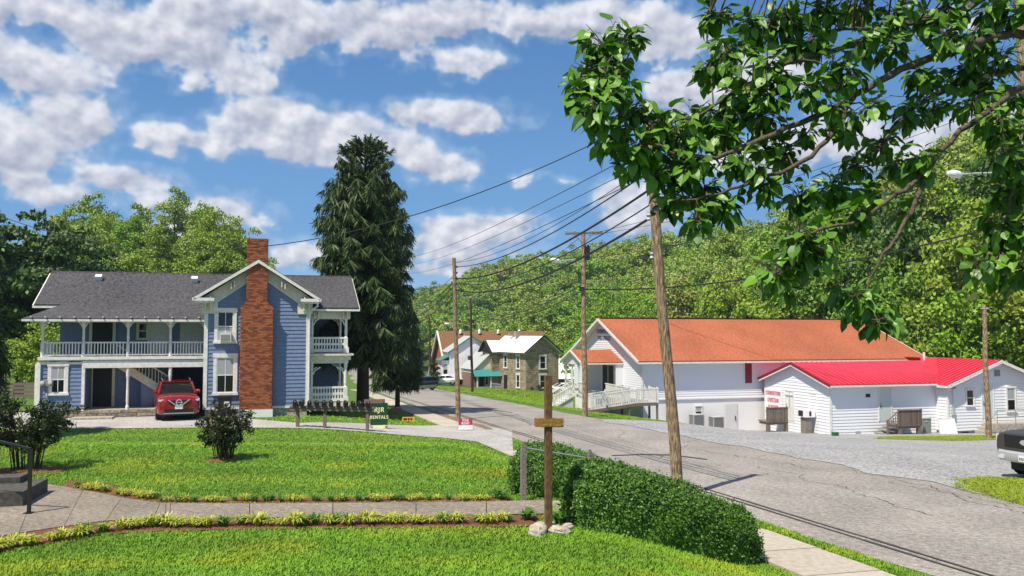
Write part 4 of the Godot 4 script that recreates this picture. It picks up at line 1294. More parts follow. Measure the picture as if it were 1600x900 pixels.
	window(h, at(10.0, -0.92, 1.02), 0.56, 1.05, M.white, 0.08, M.glass, M.glass)
	window(h, at(13.4, -1.36, 1.02), 0.66, 1.55, M.white, 0.09, M.curtain, M.glass)
	b = mb()
	b.boxb(V(12.08, 1.0, 1.02), V(12.52, 1.42, 1.06))
	add(h, "gable_vent", b, M.greymetal)
	b = mb()
	b.boxb(V(2.55, -0.33, 0.02), V(3.05, -0.02, 0.06))
	var wv := add(h, "wall_vent", b, M.signwhite)
	b = mb()
	b.boxb(V(2.62, -0.29, 0.06), V(2.98, -0.06, 0.07))
	add(wv, "opening", b, M.dark)
	b = mb()
	b.box(V(2.0, -2.5, 0.03), V(0.4, 0.1, 0.04))
	add(h, "floor_vent", b, M.galv)
	# signboard on the left gable
	b = mb()
	b.boxb(V(-0.09, -1.72, -7.5), V(-0.03, -0.1, -5.3))
	var sg := add(h, "signboard", b, M.signwhite)
	var face := Basis(Vector3.UP, -PI / 2)
	for i in 3:
		var tx := text(sg, "lettering", ["CORNERSTONE", "CHRISTIAN", "ACADEMY"][i], 0.2, V(-0.1, -0.42 - i * 0.5, -6.4), M.letterred, face)
		tx.scale = V(1.0, 1.5, 1)
	# electric service on the wing corner
	b = mb()
	b.tube([V(8.55, 0.6, 1.12), V(8.55, -0.9, 1.12)], [0.025, 0.025], 6); b.box(V(8.55, -1.25, 1.12), V(0.18, 0.5, 0.16)); b.tube([V(8.55, -1.5, 1.12), V(8.55, -2.4, 1.12)], [0.02, 0.02], 6)
	b.box(V(8.45, 0.35, 1.1), V(0.1, 0.16, 0.16)); b.box(V(8.7, 0.28, 1.12), V(0.1, 0.14, 0.16))
	add(h, "meter_box", b, M.galv)
	# porch of the wing
	b = mb()
	b.boxb(V(10.9, -3.2, 1.02), V(16.2, -2.05, 2.3))
	var pc := add(h, "porch_slab", b, M.concrete)
	b = mb()
	for i in 3: b.boxb(V(9.9 + i * 0.33, -3.2, 1.1), V(10.9, -2.75 + i * 0.22, 2.2))
	add(pc, "step", b, M.rock)
	b = mb()
	for p in [[V(11.0, -2.05, 2.2), V(11.0, -1.15, 2.2)], [V(12.5, -2.05, 2.2), V(12.5, -1.15, 2.2)], [V(14.2, -2.05, 2.2), V(14.2, -1.15, 2.2)], [V(11.0, -1.15, 2.2), V(16.0, -1.15, 2.2)], [V(11.0, -1.6, 2.2), V(16.0, -1.6, 2.2)], [V(10.0, -2.2, 2.2), V(11.0, -1.2, 2.2)], [V(10.0, -2.8, 2.2), V(10.0, -2.2, 2.2)]]:
		b.tube(p, [0.025, 0.025], 6)
	add(pc, "railing", b, M.greymetal)
	# window unit on a post
	var q := h.to_global(V(-0.55, 0, -1.85))
	var wu := thing("window_unit", "boxy air conditioner held up on a grey post at green window", "air conditioner", V(q.x, H(q.x, -q.z), q.z), RA)
	b = mb()
	b.box(V(0, 0.55, 0), V(0.4, 1.2, 0.62))
	add(wu, "post", b, M.greywood)
	b = mb()
	b.box(V(0.05, 1.36, 0), V(0.75, 0.48, 0.8))
	add(wu, "casing", b, M.signwhite)
	b = mb()
	b.box(V(-0.335, 1.36, -0.1), V(0.02, 0.36, 0.5)); b.box(V(0.05, 1.36, 0.405), V(0.15, 0.3, 0.02))
	add(wu, "grille", b, M.dark)
	# wooden steps
	q = h.to_global(V(-0.78, 0, -5.3))
	deck_stairs("wooden_steps", "weathered wooden steps below the academy signboard", V(q.x, -2.92, q.z), RA, 1.0)
	q = h.to_global(V(5.0, 0, 0.7))
	deck_stairs("wooden_steps", "weathered wooden steps to the grey door under the red roof", V(q.x, H(q.x, -q.z), q.z), RA, -1.0)
	q = h.to_global(V(6.75, 0, 0.6))
	var bx := thing("utility_box", "green grey utility cabinet beside the weathered steps", "utility box", V(q.x, H(q.x, -q.z), q.z), RA)
	b = mb()
	b.boxb(V(-0.3, -0.1, -0.2), V(0.3, 1.02, 0.2))
	add(bx, "cabinet", b, M.greymetal)
	b = mb()
	b.boxb(V(-0.33, 1.02, -0.23), V(0.33, 1.07, 0.23)); b.box(V(-0.1, 0.85, 0.21), V(0.2, 0.08, 0.03))
	add(bx, "lid", b, M.galv)
	q = h.to_global(V(8.4, 0, 1.5))
	var pb := thing("leaning_board", "stained white board leaning on the white wall", "board", V(q.x - 0.5, H(q.x, -q.z), q.z), RA)
	b = mb()
	b.xf = Transform3D(Basis(Vector3.RIGHT, -0.25), Vector3.ZERO)
	b.boxb(V(-0.65, 0.0, -0.03), V(0.65, 1.0, 0.03))
	add(pb, "sheet", b, M.whiteblock)
	b = mb(); b.xf = Transform3D(Basis(Vector3.RIGHT, -0.25), Vector3.ZERO)
	b.boxb(V(-0.68, -0.02, -0.04), V(-0.64, 1.02, 0.04)); b.boxb(V(0.64, -0.02, -0.04), V(0.68, 1.02, 0.04)); b.boxb(V(-0.64, 1.0, -0.04), V(0.64, 1.03, 0.04))
	add(pb, "edge", b, M.white)

func gable_block(h: Node3D, w: float, l: float, ye: float, ya: float, wm: Material, rm: Material, over: float, y0 := -0.6, lap := 0.18) -> MeshInstance3D:
	# gable wall on z = 0 from x = 0 to w, running back l metres
	if lap > 0:
		lapwall(h, "wall", at(0, 0, 0), 0, w, y0, ye, lap, wm)
		lapwall(h, "wall", at(0, 0, 0), 0, w, ye, ya - 0.08, lap, wm, 0.12, w / 2 - 0.05, w / 2 + 0.05)
		lapwall(h, "wall", at(0, 0, 0, -PI / 2), -l, 0, y0, ye, lap, wm)
		lapwall(h, "wall", at(w, 0, 0, PI / 2), 0, l, y0, ye, lap, wm)
	else:
		var b := mb()
		b.extrude([V2(0, y0), V2(w, y0), V2(w, ye), V2(w / 2, ya - 0.08), V2(0, ye)], -l, 0)
		add(h, "wall", b, wm)
	var r := mb()
	var sl := (ya - ye) / (w / 2)
	r.slab(V(-over, ye - over * sl + 0.08, -l - over), V(-over, ye - over * sl + 0.08, over), V(w / 2, ya + 0.08, over), V(w / 2, ya + 0.08, -l - over), 0.1)
	r.slab(V(w + over, ye - over * sl + 0.08, over), V(w + over, ye - over * sl + 0.08, -l - over), V(w / 2, ya + 0.08, -l - over), V(w / 2, ya + 0.08, over), 0.1)
	return add(h, "roof", r, rm)

func make_far_buildings():
	rng.seed = 61
	var b := mb()
	# stone house
	var p := W(822, 612, 118)
	var h := thing("stone_house", "two-storey tan stone house with white metal roof", "house", V(p.x, p.y, p.z), 0.50)
	var tan_ := [Color(0.46, 0.36, 0.24), Color(0.54, 0.44, 0.31), Color(0.38, 0.30, 0.21), Color(0.48, 0.40, 0.30), Color(0.58, 0.49, 0.36)]
	M.stonecore = mat(0.24, 0.18, 0.11, 0.95)
	var rf := gable_block(h, 5.4, 11.0, 5.6, 7.75, M.stonecore, M.whitemetal, 0.45, -0.6, 0.0)
	b = mb()
	b.courses(0, 5.4, -0.3, 0, 5.4, 5.6, 0.62, 0.3, 0.03, 0.05, rng, tan_)
	b.courses(0, 5.4, 5.6, 2.6, 2.8, 7.6, 0.62, 0.3, 0.03, 0.05, rng, tan_)
	b.xf = at(0, 0, 0, -PI / 2); b.courses(-11.0, 0, -0.3, -11.0, 0, 5.4, 0.62, 0.3, 0.03, 0.05, rng, tan_)
	b.xf = Transform3D()
	b.col = Color(0.34, 0.26, 0.15)
	b.boxb(V(-1.3, -0.4, -11.0), V(-0.05, 5.5, -8.0))
	b.xf = at(0, 0, -8.0); b.courses(-1.3, 0.0, -0.3, -1.3, 0.0, 5.5, 0.5, 0.3, 0.03, 0.05, rng, tan_)
	b.xf = at(-1.3, 0, 0, -PI / 2); b.courses(-11.0, -8.0, -0.3, -11.0, -8.0, 5.5, 0.5, 0.3, 0.03, 0.05, rng, tan_)
	add(h, "stone_block", b, M.stone).set_meta("kind", "stuff")
	b = mb()
	b.xf = at(-1.7, 0, 0, -PI / 2)
	b.extrude([V2(-11.3, 5.5), V2(-7.7, 5.5), V2(-9.5, 7.0)], -0.3, 0.0)
	b.xf = Transform3D()
	b.beam(V(-1.75, 5.4, -7.6), V(-1.75, 7.1, -9.5), 0.5, 0.12); b.beam(V(-1.75, 5.4, -11.4), V(-1.75, 7.1, -9.5), 0.5, 0.12)
	b.beam(V(-0.5, 5.42, 0.5), V(2.7, 7.88, 0.5), 0.06, 0.2); b.beam(V(5.9, 5.42, 0.5), V(2.7, 7.88, 0.5), 0.06, 0.2); b.boxb(V(-0.55, 5.32, -11.4), V(-0.4, 5.46, 0.45))
	add(rf, "trim", b, M.dark)
	b = mb()
	b.slab(V(-1.8, 5.42, -7.6), V(0.6, 5.42, -7.6), V(0.6, 7.15, -9.5), V(-1.8, 7.15, -9.5), 0.06)
	b.slab(V(0.6, 5.42, -11.4), V(-1.8, 5.42, -11.4), V(-1.8, 7.15, -9.5), V(0.6, 7.15, -9.5), 0.06)
	add(rf, "dormer_roof", b, M.whitemetal)
	for e in [[2.7, 0.5, 0.0, 0.0], [2.7, 3.2, 0.0, 0.0], [0, 0.5, -2.2, -PI / 2], [0, 3.2, -2.2, -PI / 2], [0, 3.2, -6.0, -PI / 2], [-1.3, 0.5, -9.5, -PI / 2], [-1.3, 3.2, -9.5, -PI / 2]]:
		window(h, at(e[0], e[1], e[2], e[3]) * at(0, 0, 0.06), 0.85 if e[3] == 0.0 else 0.8, 1.75, M.white, 0.2)
	b = mb()
	b.xf = at(0, 0, -6.0, -PI / 2)
	b.boxb(V(-0.5, 0.0, 0.05), V(0.5, 2.1, 0.09))
	add(h, "door", b, M.dark)
	b = mb()
	b.boxb(V(-1.6, -0.6, -7.6), V(-0.1, 0.0, -4.6)); railing(b, V(-1.5, 0, -7.5), V(-1.5, 0, -4.8), 0.8, 0.25)
	add(h, "porch", b, M.galv)
	b = mb()
	b.box(V(2.4, 8.1, -6.8), V(0.9, 0.9, 0.7)); b.box(V(2.4, 8.0, -8.4), V(1.2, 0.4, 0.5))
	add(rf, "chimney", b, M.mortar)
	for i in 5:
		var q := h.to_global(V(0.6 + i * 1.2, 0, 0.7))
		low_shrub(V(q.x, H(q.x, -q.z), q.z), rng.randf_range(0.35, 0.6), 0, "low dark shrub against the stone house wall", "shrubs at the stone house")
	# long white-roofed shed behind it
	p = W(868, 600, 128)
	h = thing("white_shed", "white roofed brick shed between the stone house and the church", "shed", p + V(0, -0.9, 0), 0.3)
	b = mb()
	b.boxb(V(0, -1, -6), V(14, 1.75, 0))
	add(h, "wall", b, M.pinkboard)
	b = mb()
	b.slab(V(-0.4, 1.7, 0.5), V(14.4, 1.7, 0.5), V(14.4, 4.6, -5.5), V(-0.4, 4.6, -5.5), 0.1)
	add(h, "roof", b, M.whitemetal)
	window(h, at(3.2, 0.2, 0.01), 0.8, 1.0, M.white, 0.1)
	# white two-storey house
	p = W(703, 612, 132)
	h = thing("white_house", "white two-storey house with green porch roof and purple hangings", "house", V(p.x, p.y - 0.3, p.z), 0.2)
	rf = gable_block(h, 7.0, 9.0, 6.6, 9.0, M.vinyl, M.galv, 0.3)
	b = mb()
	b.beam(V(-0.35, 6.42, 0.35), V(3.5, 9.04, 0.35), 0.06, 0.22); b.beam(V(7.35, 6.42, 0.35), V(3.5, 9.04, 0.35), 0.06, 0.22)
	add(rf, "rake_board", b, M.greenmetal)
	b = mb()
	b.boxb(V(-1.2, -0.6, -6.6), V(0, 5.2, -1.0))
	add(h, "bay", b, M.vinyl)
	b = mb()
	b.slab(V(-1.6, 5.15, -7.0), V(-1.6, 5.15, -0.6), V(0.0, 5.9, -0.6), V(0.0, 5.9, -7.0), 0.1)
	add(h, "bay_roof", b, M.greenmetal)
	for z in [-2.0, -3.8, -5.6]: window(h, at(-1.2, 3.0, z, -PI / 2), 0.8, 1.6, M.white, 0.1, M.curtain, M.glass)
	for x in [-0.6]: window(h, at(x, 3.0, -1.0), 0.7, 1.6, M.white, 0.1, M.curtain, M.glass)
	window(h, at(6.0, 3.4, 0.02), 0.7, 1.7, M.white, 0.1)
	b = mb()
	b.slab(V(-3.6, 2.4, 2.6), V(5.0, 2.4, 2.6), V(5.0, 3.0, 0.05), V(-3.6, 3.0, 0.05), 0.1)
	add(h, "porch_roof", b, M.galv)
	b = mb()
	b.slab(V(-3.8, 2.35, 3.0), V(-1.2, 2.35, 3.0), V(-1.5, 3.3, 0.5), V(-3.6, 3.3, 0.5), 0.1)
	add(h, "porch_roof", b, M.greenmetal)
	for x in [-3.4, -2.0, -0.5, 1.0, 2.4, 3.8, 4.9]:
		b = mb()
		b.box(V(x, 1.0, 2.4), V(0.22, 2.8, 0.22))
		add(h, "porch_post", b, M.white)
	b = mb()
	railing(b, V(-0.5, 0, 2.4), V(4.9, 0, 2.4), 0.9, 0.2, 0.08); b.boxb(V(-3.6, -0.7, 0.05), V(5.0, 0, 2.5))
	add(h, "porch_railing", b, M.white)
	b = mb()
	b.boxb(V(-1.6, 0, 0.02), V(-0.6, 2.1, 0.06)); b.boxb(V(1.2, 0.1, 0.02), V(2.2, 2.0, 0.06))
	add(h, "doorway", b, M.dark)
	M.purple = mat(0.30, 0.20, 0.42, 0.8)
	for x in [-0.1, 1.5, 3.0, 4.2]:
		b = mb()
		b.box(V(x, 0.55, 2.52), V(0.5, 0.8, 0.05))
		add(h, "hanging", b, M.purple)
	# flag on the porch
	p = h.to_global(V(-2.9, 0.5, 3.3))
	var fl := thing("porch_flag", "red and white striped flag hanging on the white house porch", "flag", V(p.x, p.y, p.z), 0.45)
	b = mb()
	b.boxb(V(-0.45, 0.6, -0.02), V(0.0, 1.4, 0.02))
	add(fl, "canton", b, M.letterblue)
	M.flagred = mat(0.62, 0.18, 0.20, 0.8)
	for i in 7:
		b = mb()
		b.boxb(V(-0.45 + i * 0.14, 0.0 if i > 2 else 0.0, -0.012), V(-0.45 + i * 0.14 + 0.14, 1.4 if i > 2 else 0.6, 0.012))
		add(fl, "stripe", b, M.flagred if i % 2 == 0 else M.signwhite)
	b = mb()
	b.tube([V(0.6, 1.45, 0), V(-0.6, 1.45, 0)], [0.03, 0.03], 6)
	add(fl, "staff", b, M.white)
	# pale annexe with a teal awning
	p = W(742, 612, 124)
	h = thing("awning_porch_house", "pale sided house with teal awning over a dark porch", "house", V(p.x, p.y - 0.2, p.z), 0.35)
	gable_block(h, 6.0, 7.0, 3.6, 6.4, M.cream, M.galv, 0.25, 2.9)
	b = mb()
	b.boxb(V(0, -0.6, -7), V(6, 2.95, -2.2))
	add(h, "wall", b, M.pinkboard)
	b = mb()
	b.boxb(V(1.5, 0.0, -2.19), V(2.6, 2.2, -2.15)); b.boxb(V(3.4, 0.7, -2.19), V(4.6, 2.2, -2.15))
	add(h, "doorway", b, M.dark)
	b = mb()
	b.slab(V(-0.4, 2.5, 1.2), V(6.2, 2.5, 1.2), V(6.2, 3.5, 0.06), V(-0.4, 3.5, 0.06), 0.06)
	add(h, "awning", b, M.teal)
	b = mb()
	for x in [0.1, 2.2, 4.2, 5.9]: b.box(V(x, 1.1, 0.9), V(0.18, 3.2, 0.18))
	railing(b, V(0.1, 0.0, 0.9), V(5.9, 0.0, 0.9), 0.9, 0.3, 0.06)
	add(h, "porch_post", b, M.white)
	b = mb()
	b.boxb(V(2.3, -0.6, 0.8), V(4.1, 0.6, 0.86))
	add(h, "lattice_panel", b, M.dark)
	# brick church far down the street
	p = W(697, 610, 165)
	h = thing("brick_church", "large red brick church with broad brown shingle roof", "church", V(p.x, p.y - 0.5, p.z), 0.25)
	M.redbrick = mat(0.33, 0.09, 0.055, 0.9)
	b = mb()
	b.boxb(V(0, -1, -14), V(21.4, 6.5, 0))
	b.xf = at(0, 0, 0, -PI / 2)
	b.extrude([V2(-14, 6.4), V2(0, 6.4), V2(-6.9, 11.7), V2(-7.1, 11.7)], -21.4, -0.01)
	b.xf = Transform3D()
	add(h, "wall", b, M.redbrick)
	b = mb()
	b.slab(V(-0.6, 6.0, 1.0), V(22.0, 6.0, 1.0), V(22.0, 12.2, -7), V(-0.6, 12.2, -7), 0.2)
	b.slab(V(22.0, 6.0, -15), V(-0.6, 6.0, -15), V(-0.6, 12.2, -7), V(22.0, 12.2, -7), 0.2)
	rf = add(h, "roof", b, M.brown_shingle)
	b = mb()
	b.beam(V(-0.7, 6.0, 1.0), V(-0.7, 12.1, -7), 0.3, 0.5); b.beam(V(-0.7, 6.0, -15), V(-0.7, 12.1, -7), 0.3, 0.5); b.beam(V(-0.7, 2.0, -18.5), V(-0.7, 6.1, -15), 0.3, 0.5)
	add(rf, "rake_board", b, M.cream)
	for x in [4.0, 8.0, 12.0, 16.5]:
		b = mb()
		b.lathe(V(x, 11.7, -6.0), [[0.3, 0.0], [0.3, 0.6], [0.0, 0.9]], 8)
		add(rf, "roof_vent", b, M.whitemetal)
	b = mb()
	b.boxb(V(-4.0, -1, -8), V(0, 2.6, -2)); b.slab(V(-4.6, 2.6, -8.6), V(-4.6, 2.6, -1.4), V(0.0, 4.2, -1.4), V(0.0, 4.2, -8.6), 0.2)
	add(h, "entrance", b, M.pinkboard)
	# white outbuildings at the end of the street
	for e in [[640, 613, 150, 4.2, 3.0, "small white shed with one black shuttered window", 0.1], [592, 614, 140, 5.4, 2.6, "long white trailer half hidden by the big spruce", 0.1]]:
		p = W(e[0], e[1], e[2])
		h = thing("white_outbuilding", e[5], "shed", V(p.x, p.y - 0.3, p.z), e[6])
		lapwall(h, "wall", at(0, 0, 0), 0, e[3], -0.4, e[4], 0.2, M.vinyl, 3.5)
		b = mb()
		b.boxb(V(-0.1, e[4], -3.6), V(e[3] + 0.1, e[4] + 0.15, 0.12))
		add(h, "roof", b, M.whitemetal)
		window(h, at(e[3] * 0.55, 1.2, 0.02), 0.6, 0.9, M.white, 0.06)
		b = mb()
		for s in [-1.0, 1.0]: b.box(V(e[3] * 0.55 + s * 0.55, 1.65, 0.04), V(0.36, 1.0, 0.05))
		add(h, "shutter", b, M.dark)
	# deck and fence at the far left edge
	p = G(20, 640)
	h = thing("wooden_deck", "brown wooden deck with white post left of the blue house", "deck", V(p.x - 2.0, 0.05, -44), 0.1)
	for i in 4:
		b = mb()
		b.boxb(V(-3, 0.5 + i * 0.2, 0), V(3.4, 0.66 + i * 0.2, 0.05))
		add(h, "plank", b, M.weathered)
	for x in [-2.0, 0.6, 2.3]:
		b = mb()
		b.box(V(x, 1.1, 0.12), V(0.22, 2.3, 0.18))
		add(h, "post", b, M.white if x > 2 else M.weathered)

# ---------- vehicles ----------
func loft(b: MB, rows: Array):                 # rows of equal length; smooth
	var nr := rows.size()
	var nc: int = rows[0].size()
	var nn := []
	for i in nr:
		var r := []
		for j in nc:
			var du: Vector3 = rows[mini(i + 1, nr - 1)][j] - rows[maxi(i - 1, 0)][j]
			var dv: Vector3 = rows[i][mini(j + 1, nc - 1)] - rows[i][maxi(j - 1, 0)]
			r.append(dv.cross(du).normalized())
		nn.append(r)
	for i in nr - 1:
		for j in nc - 1:
			b.squad([rows[i][j], rows[i][j + 1], rows[i + 1][j + 1], rows[i + 1][j]], [nn[i][j], nn[i][j + 1], nn[i + 1][j + 1], nn[i + 1][j]])
func section(z: float, w: float, yb: float, yt: float, crown := 0.06) -> Array:
	var half := [V2(w * 0.82, yb), V2(w * 0.96, yb + 0.05), V2(w * 1.0, lerpf(yb, yt, 0.35)), V2(w * 1.0, lerpf(yb, yt, 0.62)), V2(w * 0.97, lerpf(yb, yt, 0.85)), V2(w * 0.88, yt - 0.015), V2(w * 0.6, yt + crown * 0.5), V2(0.0, yt + crown)]
	var o := []
	for p in half: o.append(V(p.x, p.y, z))
	for i in range(half.size() - 2, -1, -1): o.append(V(-half[i].x, half[i].y, z))
	return o
func wheel(h: Node3D, x: float, z: float, r: float, w: float, rim: Material):
	var b := mb()
	var s := signf(x)
	var ax := V(s, 0, 0)
	b.lathe(V(x - s * w, r, z), [[r * 0.62, 0.0], [r * 0.95, 0.02], [r, 0.06], [r, w - 0.05], [r * 0.94, w], [r * 0.64, w + 0.005], [r * 0.62, w - 0.05]], 20, ax)
	var o := add(h, "wheel", b, M.tyre)
	b = mb()
	b.lathe(V(x - s * w, r, z), [[r * 0.62, w - 0.05], [r * 0.58, w - 0.02], [r * 0.16, w - 0.06], [r * 0.14, w - 0.01], [0.0, w]], 20, ax)
	for k in 5:
		var a := TAU * k / 5.0
		b.beam(V(x - s * 0.02, r, z), V(x - s * 0.015, r + sin(a) * r * 0.58, z + cos(a) * r * 0.58), r * 0.2, 0.03, ax)
	add(o, "rim", b, rim)
func car(called: String, label: String, cat: String, p: Vector3, turn: float, paint: Material, q: Dictionary) -> Node3D:
	var h := thing(called, label, cat, p, turn)
	var b := mb()
	var L: float = q.L / 2
	var w: float = q.W / 2
	var rows := []
	for e in q.body: rows.append(section(e[0] * L, w * e[1], e[2], e[3], e[4] if e.size() > 4 else 0.05))
	loft(b, rows)
	for e in [0, rows.size() - 1]:
		var r: Array = rows[e]
		var c := Vector3.ZERO
		for k in r: c += k
		c /= r.size()
		for k in r.size():
			if e == 0: b.tri(c, r[k], r[(k + 1) % r.size()])
			else: b.tri(c, r[(k + 1) % r.size()], r[k])
	add(h, "body", b, paint)
	# greenhouse: glass block, roof skin, pillars
	var g: Array = q.glass                       # [z, y, half width] front foot, front top, rear top, rear foot
	b = mb()
	var pr := []
	for s in [1.0, -1.0]:
		var f := []
		for e in g: f.append(V(s * e[2], e[1], e[0]))
		pr.append(f)
	b.quad(pr[0][0], pr[0][1], pr[1][1], pr[1][0])
	b.quad(pr[0][2], pr[0][3], pr[1][3], pr[1][2])
	b.quad(pr[0][3], pr[0][2], pr[0][1], pr[0][0]); b.quad(pr[1][0], pr[1][1], pr[1][2], pr[1][3])
	add(h, "window", b, M.carglass)
	b = mb()
	var rr := []
	for i in 5:
		var t := i / 4.0
		var z := lerpf(g[1][0] + 0.06, g[2][0] - 0.06, t)
		var hw: float = lerpf(g[1][2], g[2][2], t) + 0.03
		var y: float = lerpf(g[1][1], g[2][1], t)
		var cr := 0.05 * sin(PI * lerpf(0.15, 0.85, t))
		rr.append([V(hw + 0.02, y - 0.07, z), V(hw, y, z), V(hw * 0.85, y + 0.035 + cr * 0.5, z), V(0, y + 0.045 + cr, z), V(-hw * 0.85, y + 0.035 + cr * 0.5, z), V(-hw, y, z), V(-hw - 0.02, y - 0.07, z)])
	loft(b, rr)
	b.quad(rr[0][1], rr[0][2], rr[0][4], rr[0][5])
	for s in [1.0, -1.0]:
		var k := V(s * 0.02, 0.01, 0)
		var A := []
		for e in g: A.append(V(s * e[2], e[1], e[0]) + k)
		b.beam(A[0], A[1], 0.09, 0.06); b.beam(A[2], A[3], 0.16, 0.07)
		for t in q.pillars: b.beam(A[0].lerp(A[3], t), A[1].lerp(A[2], t), 0.09, 0.05, V(s, 0.2, 0))
		b.beam(A[0] + V(0, 0.02, 0), A[3] + V(0, 0.02, 0), 0.06, 0.06)
	add(h, "roof", b, paint)
	for s in [1.0, -1.0]:
		for z in q.axles: wheel(h, s * (w - 0.02), z, q.r, 0.23, M.silver)
		b = mb()
		b.lathe(V(s * (g[0][2] + 0.16), g[0][1] + 0.08, g[0][0] - 0.25), [[0.0, -0.1], [0.09, -0.08], [0.11, 0.0], [0.1, 0.06], [0.0, 0.08]], 8, V(s, 0.0, 0.2).normalized())
		b.beam(V(s * (g[0][2] + 0.02), g[0][1] + 0.03, g[0][0] - 0.28), V(s * (g[0][2] + 0.16), g[0][1] + 0.05, g[0][0] - 0.25), 0.05, 0.04)
		add(h, "mirror", b, paint)
	b = mb()
	for s in [1.0, -1.0]:
		for z in q.axles: b.lathe(V(s * (w + 0.004), q.r, z), [[q.r * 1.12, 0.0], [q.r * 0.9, 0.002]], 20, V(s, 0, 0))
	b.boxb(V(-w * 0.8, 0.18, -L * 0.9), V(w * 0.8, 0.4, L * 0.88))
	add(h, "underbody", b, M.dark)
	return h
func make_vehicles():
	var b := mb()
	# red crossover in the driveway
	var g := G(277, 656)
	var suv := {L = 4.6, W = 1.84, r = 0.35, axles = [1.42, -1.3], pillars = [0.42, 0.72],
		body = [[1.0, 0.66, 0.30, 0.80, 0.03], [0.985, 0.82, 0.26, 0.90, 0.05], [0.93, 0.94, 0.25, 0.98, 0.06], [0.8, 0.99, 0.24, 1.04, 0.06], [0.5, 1.0, 0.24, 1.08, 0.05], [0.35, 1.0, 0.24, 1.08, 0.03], [0.0, 1.0, 0.24, 1.08, 0.0], [-0.6, 1.0, 0.26, 1.10, 0.0], [-0.9, 0.98, 0.3, 1.12, 0.0], [-0.97, 0.94, 0.36, 1.1, 0.0], [-1.0, 0.86, 0.4, 1.0, 0.0]],
		glass = [[1.02, 1.08, 0.76], [0.28, 1.56, 0.62], [-1.65, 1.58, 0.6], [-2.15, 1.08, 0.74]]}
	var t := 0.443
	var h := car("red_car", "red crossover car parked nose out beside the blue house porch", "car", V(g.x, g.y + 0.055, g.z) - V(sin(t), 0, cos(t)) * 1.42, t, M.redpaint, suv)
	b = mb()
	b.extrude([V2(-0.52, 0.88), V2(-0.3, 0.66), V2(0.3, 0.66), V2(0.52, 0.88)], 2.2, 2.30)
	b.boxb(V(-0.6, 0.34, 2.2), V(0.6, 0.5, 2.31))
	add(h, "grille", b, M.black)
	b = mb()
	for s in [-1.0, 1.0]: b.beam(V(s * 0.44, 0.9, 2.31), V(s * 0.14, 0.68, 2.33), 0.06, 0.04)
	b.beam(V(-0.15, 0.67, 2.33), V(0.15, 0.67, 2.33), 0.05, 0.05)
	b.lathe(V(0, 0.79, 2.31), [[0.13, 0.0], [0.13, 0.02], [0.1, 0.03], [0.1, 0.0]], 16, V(0, 0, 1))
	b.box(V(0, 0.79, 2.325), V(0.3, 0.04, 0.02))
	add(h, "grille_badge", b, M.chrome)
	for s in [-1.0, 1.0]:
		b = mb()
		b.extrude([V2(s * 0.5, 0.78), V2(s * 0.82, 0.84), V2(s * 0.86, 0.93), V2(s * 0.56, 0.88)] if s > 0 else [V2(-0.56, 0.88), V2(-0.86, 0.93), V2(-0.82, 0.84), V2(-0.5, 0.78)], 2.08, 2.245)
		add(h, "headlight", b, M.lens)
		b = mb()
		b.lathe(V(s * 0.66, 0.5, 2.18), [[0.09, 0.0], [0.09, 0.05], [0.0, 0.06]], 10, V(0, 0, 1))
		add(h, "fog_light", b, M.lens)
		b = mb()
		b.tube([V(s * 0.58, 1.63, 0.35), V(s * 0.6, 1.7, 0.1), V(s * 0.6, 1.71, -1.4), V(s * 0.58, 1.64, -1.65)], [0.025, 0.025, 0.025, 0.025], 6)
		add(h, "roof_rail", b, M.silver)
	b = mb()
	b.boxb(V(-0.16, 0.5, 2.31), V(0.16, 0.66, 2.335))
	add(h, "number_plate", b, M.signwhite)
	b = mb()
	b.boxb(V(-0.62, 0.29, 2.22), V(0.62, 0.34, 2.32))
	add(h, "bumper_lip", b, M.silver)
	# pickup at the right edge, nose turned to the road
	var pk := {L = 5.7, W = 2.0, r = 0.40, axles = [1.85, -1.6], pillars = [0.5],
		body = [[1.0, 0.93, 0.62, 1.16, 0.02], [0.99, 0.97, 0.6, 1.2, 0.04], [0.9, 0.99, 0.55, 1.24, 0.05], [0.6, 1.0, 0.5, 1.28, 0.05], [0.36, 1.0, 0.5, 1.28, 0.02], [0.0, 1.0, 0.5, 1.28, 0.0], [-0.3, 1.0, 0.5, 1.3, 0.0], [-0.31, 1.0, 0.5, 1.32, 0.0], [-0.97, 1.0, 0.5, 1.34, 0.0], [-1.0, 0.98, 0.55, 1.3, 0.0]],
		glass = [[1.15, 1.28, 0.86], [0.5, 1.84, 0.7], [-0.6, 1.86, 0.7], [-0.85, 1.28, 0.86]]}
	t = -1.25
	g = P(1598, 22.4)
	h = car("pickup_truck", "grey brown pickup truck with blue oval badge at gravel edge", "pickup truck", V(g.x, g.y + 0.04, g.z) - V(sin(t), 0, cos(t)) * 2.85, t, M.truckpaint, pk)
	b = mb()
	b.boxb(V(-0.66, 0.82, 2.84), V(0.66, 1.17, 2.87))
	add(h, "grille", b, M.black)
	b = mb()
	b.boxb(V(-0.68, 0.76, 2.82), V(0.68, 0.82, 2.885))
	for s in [-1.0, 1.0]: b.boxb(V(s * 0.68 - 0.02, 0.78, 2.83), V(s * 0.68 + 0.02, 1.18, 2.88))
	add(h, "grille_trim", b, M.truckpaint)
	b = mb()
	b.xf = Transform3D(Basis().scaled(V(1.9, 0.8, 1)), V(0, 1.0, 2.87))
	b.lathe(Vector3.ZERO, [[0.10, 0.0], [0.10, 0.02], [0.0, 0.025]], 20, V(0, 0, 1))
	add(h, "oval_badge", b, M.chrome)
